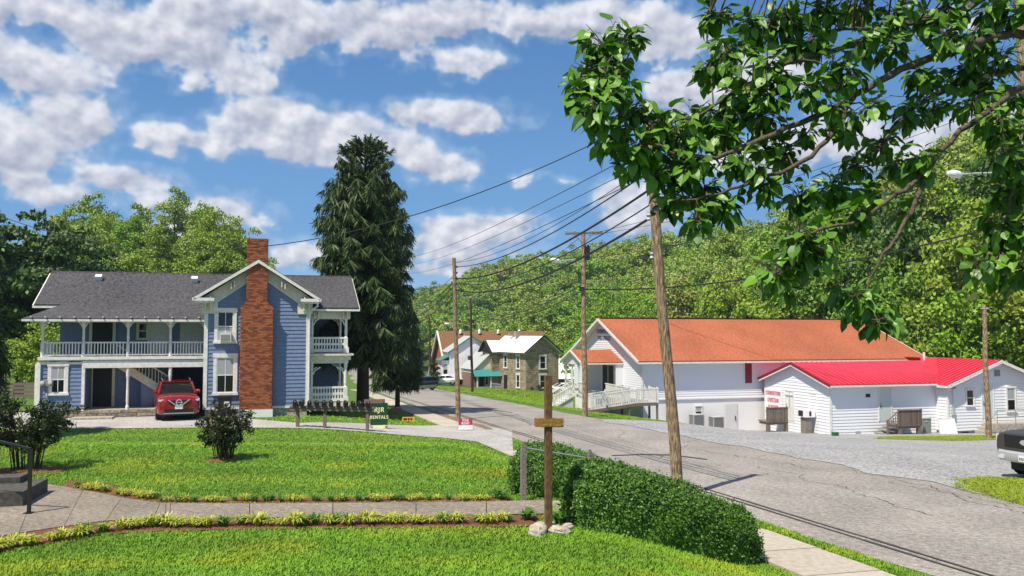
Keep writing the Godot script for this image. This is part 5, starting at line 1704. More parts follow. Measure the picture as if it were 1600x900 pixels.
	for s in [-1.0, 1.0]:
		b = mb()
		b.boxb(V(s * 0.83 - 0.14, 0.84, 2.72), V(s * 0.83 + 0.14, 1.15, 2.83))
		add(h, "headlight", b, M.lens)
		b = mb()
		b.boxb(V(s * 0.72 - 0.08, 0.52, 2.9), V(s * 0.72 + 0.08, 0.6, 2.96))
		add(h, "fog_light", b, M.lens)
	b = mb()
	var rows := []
	for e in [[-1.0, 2.55], [-0.98, 2.75], [-0.85, 2.88], [-0.4, 2.94], [0.4, 2.94], [0.85, 2.88], [0.98, 2.75], [1.0, 2.55]]:
		rows.append([V(e[0], 0.44, e[1] - 0.08), V(e[0], 0.46, e[1]), V(e[0], 0.66, e[1] + 0.02), V(e[0], 0.74, e[1]), V(e[0], 0.75, e[1] - 0.2)])
	loft(b, rows)
	add(h, "bumper", b, M.chrome)
	b = mb()
	b.boxb(V(-0.16, 0.5, 2.965), V(0.16, 0.66, 2.985))
	var pl := add(h, "number_plate", b, M.signwhite)
	b = mb()
	for k in 6: b.box(V(-0.12 + k * 0.048, 0.57, 2.987), V(0.028, 0.07, 0.006))
	add(pl, "plate_mark", b, M.letterblue)
	# white saloon by the stone house
	var sd := {L = 4.8, W = 1.82, r = 0.33, axles = [1.45, -1.35], pillars = [0.48],
		body = [[1.0, 0.7, 0.3, 0.66, 0.03], [0.97, 0.86, 0.24, 0.76, 0.05], [0.85, 0.97, 0.22, 0.86, 0.05], [0.45, 1.0, 0.2, 0.92, 0.05], [0.0, 1.0, 0.2, 0.95, 0.0], [-0.6, 1.0, 0.22, 1.0, 0.03], [-0.9, 0.97, 0.26, 1.0, 0.04], [-0.98, 0.9, 0.34, 0.96, 0.03], [-1.0, 0.82, 0.4, 0.9, 0.02]],
		glass = [[1.05, 0.93, 0.74], [0.3, 1.4, 0.58], [-0.85, 1.4, 0.58], [-1.75, 1.0, 0.72]]}
	g = P(884, 112)
	h = car("white_car", "white saloon car parked between the stone house and the ramp", "car", g, 1.95, M.carwhite, sd)
	for s in [-1.0, 1.0]:
		b = mb()
		b.boxb(V(s * 0.68 - 0.18, 0.76, -2.38), V(s * 0.68 + 0.18, 0.92, -2.26))
		add(h, "tail_light", b, M.signred)
	g = P(656, 101)
	h = car("dark_car", "dark blue car parked at the end of the street", "car", V(g.x, g.y + 0.03, g.z), -0.75, M.carblue, suv)
	b = mb()
	b.boxb(V(-0.9, 0.26, 2.1), V(0.9, 0.6, 2.34)); b.boxb(V(-0.95, 0.3, -2.0), V(-0.9, 0.62, 2.1)); b.boxb(V(0.9, 0.3, -2.0), V(0.95, 0.62, 2.1))
	add(h, "lower_trim", b, M.silver)
	g = P(692, 124)
	car("white_car", "white saloon car in front of the white house porch", "car", V(g.x, g.y + 0.03, g.z), -1.3, M.carwhite, sd)

# ---------- vegetation ----------
func rdir() -> Vector3:
	var z := rng.randf_range(-1, 1)
	var a := rng.randf() * TAU
	var r := sqrt(1.0 - z * z)
	return V(r * cos(a), z, r * sin(a))
func leaf(b: MB, p: Vector3, dir: Vector3, side: Vector3, ln: float, wd: float):
	b.quad(p, p + dir * ln * 0.45 + side * wd * 0.5, p + dir * ln, p + dir * ln * 0.45 - side * wd * 0.5)
func crown_shape(seed_: int, r: float, h: float, y0: float, clumps: int, per: int, size: float, flat := 0.75) -> MB:
	rng.seed = seed_
	var b := mb()
	for c in clumps:
		var d := rdir()
		var rr := pow(rng.randf(), 0.45)
		var taper := 1.0 - 0.35 * maxf(0.0, d.y)
		var o := V(d.x * r * rr * taper, y0 + h * 0.5 + d.y * h * 0.5 * rr, d.z * r * rr * taper)
		var cr := r * rng.randf_range(0.2, 0.36)
		var t := rng.randf_range(0.88, 1.12)
		b.col = Color(t * rng.randf_range(0.95, 1.06), t, t * rng.randf_range(0.9, 1.1))
		for k in per:
			var e := rdir()
			if e.y < -0.3: e.y *= -0.6
			var p := o + V(e.x, e.y * flat, e.z) * cr * pow(rng.randf(), 0.33)
			var f := (e + rdir() * 0.9).normalized()
			var s := f.cross(rdir()).normalized()
			leaf(b, p, f.cross(s).normalized(), s, size * rng.randf_range(0.7, 1.35), size * rng.randf_range(0.55, 0.9))
	return b
func trunk_shape(seed_: int, h: float, r: float, limbs: int, spread: float) -> MB:
	rng.seed = seed_
	var b := mb()
	var pts := []
	var rad := []
	for i in 7:
		var t := i / 6.0
		pts.append(V(sin(t * 3.0 + seed_) * 0.12 * h * 0.15, t * h, cos(t * 2.0 + seed_) * 0.1 * h * 0.15)); rad.append(r * (1.0 - 0.8 * t) * (1.25 if i == 0 else 1.0))
	b.tube(pts, rad, 7)
	for k in limbs:
		var t := rng.randf_range(0.3, 0.9)
		var a := rng.randf() * TAU
		var p: Vector3 = pts[int(t * 6)]
		var ln := spread * (1.1 - t * 0.6)
		b.tube([p, p + V(cos(a) * ln * 0.5, ln * 0.28, sin(a) * ln * 0.5), p + V(cos(a) * ln, ln * 0.75, sin(a) * ln)], [r * 0.35, r * 0.22, r * 0.06], 5)
	return b
func low_shrub(p: Vector3, r: float, kind: int, label: String, group := ""):
	var h := thing("low_shrub", label, "shrub", p, 0.0, group)
	var k := "low%d" % kind
	if not M.has(k):
		M[k] = crown_shape(90 + kind, 1.0, 1.7, 0.0, 18, 40, 0.2).mesh(leafmat(0.03, 0.07, 0.012) if kind == 0 else leafmat(0.09, 0.18, 0.02))
		M[k + "t"] = trunk_shape(90 + kind, 1.0, 0.05, 4, 0.5).mesh(M.bark)
	addm(h, "foliage", M[k]).scale = V(r, r, r)
	addm(h, "stem", M[k + "t"]).scale = V(r, r, r)

func spruce_shape(seed_: int, hgt: float, rmax: float, b: MB, tw: MB):
	# whorls of drooping boughs with hanging twigs
	rng.seed = seed_
	var y := hgt * 0.2 if hgt > 14.0 else hgt * 0.24
	while y < hgt - 0.15:
		var t := y / hgt
		var prof := pow(maxf(0.02, 1.0 - pow(t, 3.6)), 0.6) * (0.86 + 0.14 * sm(0.0, 0.4, t))
		var n := 8 if t < 0.8 else 6
		var a0 := rng.randf() * TAU
		for i in n:
			var a := a0 + TAU * i / n + rng.randf_range(-0.3, 0.3)
			var ln := minf(rmax * prof * rng.randf_range(0.72, 1.12), rmax * 1.15)
			var o := V(cos(a), 0, sin(a))
			var pts := []
			var rad := []
			for k in 6:
				var u := k / 5.0
				pts.append(V(0, y, 0) + o * ln * u + V(0, ln * ((0.12 + 0.75 * sm(0.45, 1.0, t)) * u - 0.52 * u * u + 0.3 * u * u * u), 0)); rad.append(0.05 * (1.0 - u * 0.85))
			b.tube(pts, rad, 4, false)
			var cnt := int(ln * 46.0) + 12
			for k in cnt:
				var u := rng.randf_range(0.12, 1.0)
				var p: Vector3 = pts[int(u * 4.99)].lerp(pts[mini(int(u * 4.99) + 1, 5)], fmod(u * 4.99, 1.0))
				var sd := V(-o.z, 0, o.x) * (1.0 if rng.randf() < 0.5 else -1.0)
				var dir := (sd * rng.randf_range(0.2, 0.9) + o * rng.randf_range(0.1, 0.6) + V(0, -rng.randf_range(0.4, 1.4), 0)).normalized()
				if t > 0.88: dir = (o + V(0, rng.randf_range(0.0, 1.0), 0) + rdir() * 0.4).normalized()
				var tl := rng.randf_range(0.3, 0.9) * (1.0 if t < 0.8 else 0.55)
				var sc := rng.randf_range(0.6, 1.3)
				tw.col = Color(sc * 1.02, sc, sc * 0.95)
				var w := rng.randf_range(0.022, 0.05)
				var sv := dir.cross(rdir()).normalized()
				var q := p + dir * tl
				var m := p + dir * tl * 0.5 + V(0, -0.04, 0)
				tw.quad(p - sv * w * 0.4, p + sv * w * 0.4, m + sv * w, m - sv * w)
				tw.tri(m - sv * w, m + sv * w, q + V(0, -0.08, 0))
				for z in 2:
					var s2 := (sv * (1.0 if z == 0 else -1.0) + dir * 0.9).normalized()
					leaf(tw, m, s2, dir.cross(s2).normalized(), tl * 0.45, w * 1.2)
		y += rng.randf_range(0.2, 0.3)

func make_trees():
	# broad-leaved woods on the hillsides
	var tints := [["yellow green", Color(0.24, 0.345, 0.03)], ["mid green", Color(0.14, 0.27, 0.02)], ["bright green", Color(0.20, 0.36, 0.02)], ["olive tan", Color(0.26, 0.30, 0.06)], ["pale", Color(0.29, 0.38, 0.08)], ["deep green", Color(0.07, 0.15, 0.016)]]
	var crowns := []
	var trunks := []
	for v in 5:
		var sh := crown_shape(300 + v, 3.9 + 0.3 * v, 8.2 + 0.6 * (v % 3), 1.4, 46 + 3 * v, 105, 0.35)
		var row := []
		for tq in tints:
			var c: Color = tq[1]
			row.append(sh.mesh(leafmat(c.r, c.g, c.b, 0.6, 0.45)))
		crowns.append(row)
		trunks.append(trunk_shape(320 + v, 8.0, 0.2, 7, 3.0).mesh(M.barkpale if v % 2 else M.bark))
	rng.seed = 404
	var spots := []
	var d := 34.0
	while d < 620.0:
		var stp := 6.6 if d < 160.0 else (8.0 if d < 300.0 else 12.0)
		var x := -0.72 * d - 12.0
		while x < 0.72 * d + 12.0:
			var p := V2(x + rng.randf_range(-0.45, 0.45) * stp, d + rng.randf_range(-0.45, 0.45) * stp)
			x += stp
			var s := S(p.x, p.y)
			var wood := s > 43.5 and p.y > 36.0
			if V2(p.x + 62.0, p.y - 150.0).length() < 66.0 and p.y > 92.0 and s < -14.0: wood = true
			if p.y > 300.0: wood = true
			if not wood: continue
			if s > 150.0 and p.y < 300.0: continue
			spots.append([p.length(), p, s])
		d += stp * 0.9
	spots.sort_custom(func(a, c): return a[0] < c[0])
	var far := []
	var vis := []
	for e in spots:                                   # keep what the hill in front does not hide
		var p: Vector2 = e[1]
		var top := H(p.x, p.y) + 9.0
		var ok := true
		for k in range(1, 9):
			var t := 0.3 + 0.68 * k / 9.0
			var yy := lerpf(CAM_Y, top, t)
			if H(p.x * t, p.y * t) + (5.5 if S(p.x * t, p.y * t) > 44.0 and t * p.y > 40 else 0.0) > yy + 1.0: ok = false
		if ok: vis.append(e)
	var gi := 0
	for e in vis:
		var p: Vector2 = e[1]
		var n1 := bump.get_noise_2d(p.x * 3.0, p.y * 3.0) + rng.randf_range(-0.35, 0.35)
		var k := 0
		if p.x < -20.0 and p.y < 250.0: k = [0, 0, 2, 0, 4, 2][rng.randi() % 6]
		elif p.y > 130.0: k = [2, 1, 2, 0, 2, 0, 1, 4][rng.randi() % 8] if n1 < 0.25 else [0, 3, 4][rng.randi() % 3]
		elif e[2] < 52.0: k = [2, 2, 1, 0][rng.randi() % 4]
		else: k = [0, 3, 4, 0][rng.randi() % 4] if n1 > -0.05 else [1, 2, 0, 5, 2][rng.randi() % 5]
		var sc := rng.randf_range(0.65, 1.45) * (0.8 if e[2] < 48.0 and p.y < 200 else 1.0)
		if p.y > 300: sc *= 1.5
		var v := rng.randi() % 5
		var turn := rng.randf() * TAU
		if gi < 290:
			var t := thing(["yellow_green_tree", "green_tree", "bright_green_tree", "olive_tree", "pale_tree", "dark_tree"][k], "%s spring tree in the wood on the hillside" % tints[k][0], "tree", on(p.x, p.y) + V(0, -0.3, 0), turn, "%s trees on the hillside" % tints[k][0])
			addm(t, "trunk", trunks[v]); addm(t, "crown", crowns[v][k])
			t.scale = V(sc, sc * rng.randf_range(0.9, 1.2), sc)
			gi += 1
		else:
			far.append([Transform3D(Basis(Vector3.UP, turn).scaled(V(sc, sc, sc)), on(p.x, p.y) + V(0, -0.6, 0)), tints[k][1]])
	print("trees ", spots.size(), " seen ", vis.size(), " far ", far.size())
	if far.size() > 0:
		var mm := MultiMesh.new()
		mm.transform_format = MultiMesh.TRANSFORM_3D
		mm.use_colors = true
		mm.mesh = crown_shape(360, 4.2, 8.6, 1.0, 40, 80, 0.45).mesh(leafmat(1.0, 1.0, 1.0, 0.6, 0.1))
		mm.instance_count = far.size()
		for i in far.size():
			mm.set_instance_transform(i, far[i][0]); mm.set_instance_color(i, far[i][1])
		var o := MultiMeshInstance3D.new()
		o.multimesh = mm
		o.name = "distant_woodland"
		add_child(o)
		tag(o, "unbroken green woodland covering the farther hills", "woodland", "", "stuff")
	# the big spruces beside the blue house
	var nm := leafmat(0.055, 0.105, 0.024, 0.6, 0.3)
	for e in [["big_spruce", "tall dark spruce with drooping boughs beside the blue house", 568.0, 49.0, 15.9, 3.05, 11], ["small_spruce", "lower dark spruce at the roadside behind the tall one", 622.0, 56.0, 7.4, 1.6, 12]]:
		var h := thing(e[0], e[1], "tree", P(e[2], e[3]))
		var b := mb()
		var tw := mb()
		b.tube([V(0, -0.3, 0), V(0, e[4] * 0.4, 0), V(0, e[4], 0)], [e[4] * 0.025, e[4] * 0.017, 0.02], 9)
		spruce_shape(e[6], e[4], e[5], b, tw)
		add(h, "trunk", b, M.bark); add(h, "crown", tw, nm)
	# dark pines behind the house on the left and a hemlock at the edge
	var pm := leafmat(0.06, 0.125, 0.022, 0.6, 0.3)
	var pshape := crown_shape(71, 3.8, 9.5, 1.5, 110, 150, 0.27, 0.4).mesh(pm)
	var ptr := trunk_shape(72, 10.0, 0.25, 8, 2.5).mesh(M.bark)
	for e in [[105, 66, 1.22, "dark pine with a broad crown behind the blue house gable"], [35, 62, 1.25, "dark pine standing left of the other pine"], [150, 74, 1.1, "slimmer dark pine next to the roof end"], [-50, 58, 1.3, "dark pine partly cut by the picture edge"]]:
		var h := thing("pine_tree", e[3] if e[0] > 0 else "outermost dark pine left of the wooden deck", "tree", P(e[0], e[1]), e[0] * 0.1)
		addm(h, "trunk", ptr); addm(h, "crown", pshape)
		h.scale = V(e[2], e[2], e[2])
	var b := mb()
	var tw := mb()
	b.tube([V(0, -0.3, 0), V(0, 4, 0), V(0, 9, 0)], [0.3, 0.2, 0.02], 8)
	spruce_shape(15, 8.4, 1.7, b, tw)
	var hm := thing("hemlock_tree", "near dark hemlock at the left edge of the lawn", "tree", P(-72, 30))
	add(hm, "trunk", b, M.bark); add(hm, "crown", tw, leafmat(0.045, 0.085, 0.018, 0.6, 0.3))
	for e in [[62, 52, 0.42], [88, 56, 0.5]]:
		var h := thing("sapling", "yellow green sapling between the deck and the blue house", "tree", P(e[0], e[1]), e[0], "saplings by the deck")
		addm(h, "trunk", trunks[0]); addm(h, "crown", crowns[2][0])
		h.scale = V(e[2], e[2], e[2])
	# clipped column shrub by the far houses and rough shrubs behind the academy
	var cs := thing("column_shrub", "tall clipped dark green shrub beside the white house porch", "shrub", P(679, 122))
	add(cs, "foliage", crown_shape(33, 0.8, 3.4, 0.0, 30, 60, 0.25), leafmat(0.05, 0.07, 0.015)); add(cs, "stem", trunk_shape(33, 2.0, 0.08, 3, 0.4), M.bark)
	for e in [[1395, 80, 0.75, 2], [1500, 72, 0.6, 2], [1455, 78, 0.8, 5], [1560, 74, 0.7, 1], [1130, 92, 0.8, 1], [1060, 95, 0.8, 2], [880, 140, 0.8, 2], [905, 120, 0.7, 2], [1440, 90, 0.9, 1]]:
		var h := thing("backyard_tree", "%s leafy tree behind the church and red roofed building" % tints[e[3]][0], "tree", P(e[0], e[1]), e[0], "%s trees behind the church" % tints[e[3]][0])
		addm(h, "trunk", trunks[e[0] % 5]); addm(h, "crown", crowns[e[0] % 5][e[3]])
		h.scale = V(e[2], e[2], e[2])

func hedge(called: String, label: String, s0: float, s1: float, l: float, w: float, hgt: float, n: int, seed_: int):
	var h := thing(called, label, "hedge", RD(s0, l))
	var o := RD(s0, l)
	rng.seed = seed_
	var core := mb()
	var fo := mb()
	var nz := FastNoiseLite.new()
	nz.seed = seed_; nz.frequency = 1.3
	var f := func(u: float, a: float, k: float) -> Array:
		# u along 0..1, a across -1..1 from near foot over the top to the far foot
		var end := minf(1.0, u * (s1 - s0) / 0.9) if u < 0.5 else minf(1.0, (1.0 - u) * (s1 - s0) / 1.7)
		var rnd := sqrt(1.0 - pow(1.0 - end, 2.0))
		var an := a * PI * 0.5
		var cx := signf(sin(an)) * pow(absf(sin(an)), 0.78) * w * 0.5 * (0.42 + 0.58 * rnd)
		var cy := pow(maxf(0.0, cos(an)), 0.62) * hgt * (0.6 + 0.4 * rnd)
		var p := RD(lerpf(s0, s1, u), l + cx)
		var nn := V(0, cos(an), 0) + V(-RS, 0, -RC) * sin(an)
		if end < 1.0: nn += V(RC, 0, -RS) * (1.0 - end) * (1.0 if u > 0.5 else -1.0)
		p.y += cy + 0.02
		nn = nn.normalized()
		p += nn * (k + 0.11 * nz.get_noise_3dv(p * 1.5) + 0.03 * nz.get_noise_3dv(p * 5.0))
		return [p - o, nn]
	for i in 30:
		for j in 16:
			var q := []
			for e in [[i, j], [i + 1, j], [i + 1, j + 1], [i, j + 1]]: q.append(f.call(e[0] / 30.0, e[1] / 8.0 - 1.0, -0.07)[0])
			core.quad(q[0], q[1], q[2], q[3])
	for eu in [0.0, 1.0]:
		var foot := RD(lerpf(s0, s1, eu), l) - o
		for j in 16:
			core.tri(foot, f.call(eu, j / 8.0 - 1.0, -0.07)[0], f.call(eu, (j + 1) / 8.0 - 1.0, -0.07)[0])
		for k in 1500:
			var pt: Vector3 = foot.lerp(f.call(eu, rng.randf_range(-1.0, 1.0), 0.0)[0], sqrt(rng.randf())) + rdir() * 0.03
			var dir := rdir()
			var t := rng.randf_range(0.6, 1.35)
			fo.col = Color(t, t, t)
			leaf(fo, pt + V(RC, 0, -RS) * (0.06 * (eu * 2.0 - 1.0) * rng.randf()), dir, dir.cross(rdir()).normalized(), 0.045, 0.027)
	for k in n:
		var u := rng.randf()
		if rng.randf() < 0.14: u = rng.randf() * 0.06 if rng.randf() < 0.5 else 1.0 - rng.randf() * 0.06
		var r: Array = f.call(u, rng.randf_range(-1.0, 1.0), -0.075 * pow(rng.randf(), 1.5) + (0.09 * rng.randf() if rng.randf() < 0.12 else 0.0))
		var nn: Vector3 = r[1]
		var dir := (nn * 0.55 + rdir()).normalized()
		var sd := dir.cross((nn + rdir() * 0.5).normalized()).normalized()
		var t := rng.randf_range(0.6, 1.35)
		fo.col = Color(t * (1.3 if rng.randf() < 0.18 else 1.0), t, t * 0.9)
		leaf(fo, r[0], dir, sd, rng.randf_range(0.035, 0.055), rng.randf_range(0.022, 0.032))
	add(h, "branches", core, M.hedgecore)
	add(h, "foliage", fo, M.hedgeleaf).set_meta("kind", "stuff")

func bush(called: String, label: String, p: Vector3, r: float, hgt: float, n: int, m: Material, tip: Material, seed_: int):
	var h := thing(called, label, "bush", p)
	rng.seed = seed_
	var b := mb()
	var fo := mb()
	var ft := mb()
	for k in 34:
		var a := rng.randf() * TAU
		var sp := rng.randf_range(0.2, 1.0)
		var tip_p := V(cos(a) * r * sp, hgt * rng.randf_range(0.6, 1.0) * (1.0 - 0.25 * sp * sp), sin(a) * r * sp)
		var mid := tip_p * 0.5 + V(0, hgt * 0.06, 0) + rdir() * 0.05
		b.tube([V(cos(a) * 0.3 * r * sp, -0.03, sin(a) * 0.3 * r * sp), mid * V(0.85, 0.9, 0.85), tip_p], [0.012, 0.009, 0.004], 5, false)
		for j in 5:
			var q := (mid * V(0.9, 0.55, 0.9)).lerp(tip_p, pow(rng.randf(), 0.7))
			var e := q + (rdir() + V(0, 0.4, 0)).normalized() * 0.2 * r
			b.tube([q, e], [0.006, 0.003], 4, false)
			for i in int(n / 170.0):
				var g := q.lerp(e, rng.randf_range(0.2, 1.1)) + rdir() * 0.09 * rng.randf()
				var dir := (rdir() + V(0, 0.35, 0)).normalized()
				var t := rng.randf_range(0.6, 1.4)
				var which := ft if rng.randf() < 0.10 + 0.25 * sm(0.6, 1.0, g.y / hgt) else fo
				which.col = Color(t, t, t)
				leaf(which, g, dir, dir.cross(rdir()).normalized(), rng.randf_range(0.05, 0.085), rng.randf_range(0.025, 0.04))
	add(h, "stem", b, M.bark); add(h, "foliage", fo, m); add(h, "young_foliage", ft, tip)

func clump_mesh(seed_: int, n: int, ln: float, wd: float, m: Material, spread := 1.0) -> ArrayMesh:
	rng.seed = seed_
	var b := mb()
	for k in n:
		var a := rng.randf() * TAU
		var o := V(cos(a), 0, sin(a))
		var sd := V(-o.z, 0, o.x)
		var l := ln * rng.randf_range(0.6, 1.15)
		var lean := rng.randf_range(0.15, 0.85) * spread
		var p0 := o * 0.03
		var p1 := p0 + o * l * 0.3 * lean + V(0, l * 0.5, 0)
		var p2 := p1 + o * l * 0.42 * lean + V(0, l * 0.28 * (1.2 - lean), 0)
		var p3 := p2 + o * l * 0.3 * lean + V(0, -l * 0.16 * lean, 0)
		var w := wd * rng.randf_range(0.7, 1.2)
		var t := rng.randf_range(0.75, 1.3)
		b.col = Color(t, t, t * rng.randf_range(0.6, 1.3))
		b.quad(p0 - sd * w * 0.4, p0 + sd * w * 0.4, p1 + sd * w * 0.5, p1 - sd * w * 0.5)
		b.quad(p1 - sd * w * 0.5, p1 + sd * w * 0.5, p2 + sd * w * 0.42, p2 - sd * w * 0.42)
		b.tri(p2 - sd * w * 0.42, p2 + sd * w * 0.42, p3)
	return b.mesh(m)
func in_any(p: Vector2) -> bool:
	if Geometry2D.is_point_in_polygon(p, walk_poly) or Geometry2D.is_point_in_polygon(p, drive_poly): return true
	for q in bed_polys:
		if Geometry2D.is_point_in_polygon(p, q): return true
	return false
func make_garden():
	M.hedgeleaf = leafmat(0.075, 0.185, 0.016, 0.5, 0.4)
	M.hedgecore = mat(0.075, 0.185, 0.016, 0.9)
	hedge("clipped_hedge", "large clipped dark green hedge behind the wooden cross", -5.98, -2.95, -22.75, 1.35, 0.97, 32000, 51)
	hedge("clipped_hedge", "smaller clipped hedge behind the handrail posts", -6.08, -2.95, -20.2, 1.2, 0.92, 20000, 52)
	var bm := leafmat(0.03, 0.055, 0.013, 0.45, 0.4)
	var tip := leafmat(0.09, 0.14, 0.02, 0.5, 0.5)
	bush("azalea_bush", "twiggy dark bush on a bare patch in the middle of the lawn", G(350, 719), 0.66, 1.3, 6500, bm, leafmat(0.12, 0.075, 0.03, 0.5, 0.4), 61)
	bush("azalea_bush", "wide dark bush beside the walkway and black rail post", G(42, 735), 1.0, 1.75, 10000, bm, tip, 62)
	bush("azalea_bush", "dark bush mostly outside the left lawn edge", G(-60, 745), 0.8, 1.5, 5000, bm, tip, 63)
	for e in [[350, 719, 0.5], [42, 737, 0.9]]:
		var b := mb()
		var g := G(e[0], e[1])
		for i in 24:
			var a := TAU * i / 24.0
			var a2 := TAU * (i + 1) / 24.0
			var r0: float = e[2] * (1.0 + 0.2 * bump.get_noise_1d(i * 300.0))
			var r1: float = e[2] * (1.0 + 0.2 * bump.get_noise_1d(((i + 1) % 24) * 300.0))
			b.tri(g + V(0, 0.05, 0), V(g.x + cos(a2) * r1, H(g.x + cos(a2) * r1, -g.z - sin(a2) * r1 * 0.8) + 0.012, g.z + sin(a2) * r1 * 0.8), V(g.x + cos(a) * r0, H(g.x + cos(a) * r0, -g.z - sin(a) * r0 * 0.8) + 0.012, g.z + sin(a) * r0 * 0.8))
		structure("mulch_ring", b, M.mulch)
	# lily turf along both sides of the walkway
	var ym := leafmat(0.46, 0.50, 0.07, 0.5, 0.5)
	var gm := leafmat(0.09, 0.20, 0.02, 0.5, 0.5)
	var ymesh := []
	var gmesh := []
	for v in 3:
		ymesh.append(clump_mesh(600 + v, 60, 0.25, 0.02, ym, 1.3)); gmesh.append(clump_mesh(620 + v, 70, 0.22, 0.012, gm))
	rng.seed = 66
	var E: Array = far_trees[0]
	var rows := [[px_edge([[-30, 868], [60, 852], [160, 834], [235, 826], [390, 823], [520, 822], [650, 820], [800, 818]]), 58, "walkway's front edge"], [px_edge([[125, 764], [190, 775], [255, 785], [390, 785.5], [520, 785], [650, 784], [800, 783]]), 52, "walkway's lawn side"]]
	for ri in 2:
		var pts: Array = rows[ri][0]
		var total := 0.0
		for i in pts.size() - 1: total += (pts[i] as Vector2).distance_to(pts[i + 1])
		var cnt: int = rows[ri][1]
		for k in cnt:
			var at_ := total * (k + rng.randf_range(0.2, 0.8)) / cnt
			var p: Vector2 = pts[pts.size() - 1]
			for i in pts.size() - 1:
				var l: float = (pts[i] as Vector2).distance_to(pts[i + 1])
				if at_ <= l:
					p = (pts[i] as Vector2).lerp(pts[i + 1], at_ / l)
					break
				at_ -= l
			p += V2(rng.randf_range(-0.05, 0.05), rng.randf_range(-0.07, 0.07))
			var yel := rng.randf() < (0.68 if ri == 0 else 0.5)
			var o := addm(self, "lily_turf" if yel else "border_grass", (ymesh if yel else gmesh)[rng.randi() % 3])
			o.position = on(p.x, p.y) + V(0, 0.015, 0)
			o.rotation.y = rng.randf() * TAU
			var sc := rng.randf_range(0.6, 1.0) * (1.0 if ri == 0 else 0.75)
			o.scale = V(sc * 1.15, sc, sc * 1.15)
			tag(o, "%s grassy clump in the mulch along the %s" % ["yellow green" if yel else "dark green", rows[ri][2]], "plant", "%s clumps on the %s" % ["yellow" if yel else "green", rows[ri][2]])
	var hm := clump_mesh(640, 26, 0.24, 0.075, leafmat(0.08, 0.20, 0.03, 0.4, 0.5))
	for e in [[822, 815, "broad leaved green hosta just left of the wooden cross"], [875, 822, "broad leaved green hosta between the cross and the big hedge"], [812, 772, "leafy green plant at the foot of the smaller hedge"], [780, 782, "leafy green plant ending the far flower border"]]:
		var o := addm(self, "hosta", hm)
		o.position = G(e[0], e[1]); o.rotation.y = e[0]
		tag(o, e[2], "plant")
	for e in [[258, 790], [265, 790]]:
		var b := mb()
		var g := G(e[0], e[1] + 22)
		b.tube([V(0, 0, 0), V(0.01, 0.3, 0), V(-0.01, 0.42, 0)], [0.006, 0.005, 0.003], 5)
		var o := add(self, "plant_stake", b, M.weathered)
		o.position = g
		tag(o, "thin brown stake sticking up from the flower border", "stake", "stakes in the flower border")
	# mown grass
	var blade := mb()
	rng.seed = 91
	for k in 16:
		var p := V(rng.randf_range(-0.09, 0.09), -0.01, rng.randf_range(-0.09, 0.09))
		var a := rng.randf() * TAU
		var o := V(cos(a), 0, sin(a))
		var sd := V(-o.z, 0, o.x) * rng.randf_range(0.004, 0.007)
		var hh := rng.randf_range(0.03, 0.065)
		var t := rng.randf_range(0.7, 1.35)
		blade.col = Color(t * rng.randf_range(0.85, 1.3), t, t)
		blade.quad(p - sd, p + sd, p + o * hh * 0.25 + V(0, hh * 0.65, 0) + sd * 0.8, p + o * hh * 0.25 + V(0, hh * 0.65, 0) - sd * 0.8)
		blade.tri(p + o * hh * 0.25 + V(0, hh * 0.65, 0) - sd * 0.8, p + o * hh * 0.25 + V(0, hh * 0.65, 0) + sd * 0.8, p + o * hh * 0.75 + V(0, hh, 0))
	var xs := []
	var cs := []
	for zone in [[8.6, 14.0, 0.065], [14.0, 21.0, 0.10], [21.0, 36.0, 0.17], [36.0, 60.0, 0.34]]:
		var d: float = zone[0]
		while d < zone[1]:
			var x := -0.68 * d - 1.0
			while x < 6.5:
				var p := V2(x + rng.randf_range(-0.5, 0.5) * zone[2], d + rng.randf_range(-0.5, 0.5) * zone[2])
				x += zone[2]
				var s := S(p.x, p.y)
				if s > -0.85 or (s > -2.9 and s < -1.5 and (p.y < 29.0 or p.y > 39)): continue
				if p.y > 36.0 and (p.x < -11.0 or s > -2.8): continue
				if s > -1.6 and p.y > 33: continue
				if in_any(p): continue
				var sc: float = rng.randf_range(0.75, 1.3) * (1.0 if zone[2] < 0.15 else 1.5 * zone[2] / 0.17)
				var ht: float = rng.randf_range(0.7, 1.2) * (1.5 if s > -1.6 else 1.0)
				xs.append(Transform3D(Basis(Vector3.UP, rng.randf() * TAU).scaled(V(sc, ht, sc)), on(p.x, p.y)))
				var t := 1.0 + 0.30 * bump.get_noise_2d(p.x * 40.0, p.y * 40.0) + 0.11 * sin((p.y + 0.06 * p.x) * 3.3)
				var yl := maxf(0.0, bump.get_noise_2d(p.x * 30.0 + 500.0, p.y * 60.0)) * 1.5
				cs.append(Color(t * (1.0 + yl), t * (1.0 + 0.15 * yl), t))
			d += zone[2]
	for q in patches:                                # tufts on the worn patches, thinning towards their edges
		var lo := V2(1e9, 1e9)
		var hi := V2(-1e9, -1e9)
		for p in q:
			lo = V2(minf(lo.x, p.x), minf(lo.y, p.y)); hi = V2(maxf(hi.x, p.x), maxf(hi.y, p.y))
		for k in 9000:
			var p := V2(rng.randf_range(lo.x, hi.x), rng.randf_range(lo.y, hi.y)) + V2(rng.randf_range(-0.25, 0.25), rng.randf_range(-0.25, 0.25))
			if not Geometry2D.is_point_in_polygon(p + V2(rng.randf_range(-0.35, 0.35), rng.randf_range(-0.3, 0.3)), q) or rng.randf() < 0.45: continue
			var a := rng.randf() * TAU
			xs.append(Transform3D(Basis(Vector3.UP, a).scaled(V(1.1, 1.2, 1.1)), on(p.x, p.y) + V(0, 0.035, 0)))
			var t := rng.randf_range(0.8, 1.3)
			cs.append(Color(t * 1.6, t * 1.05, t * 1.5))
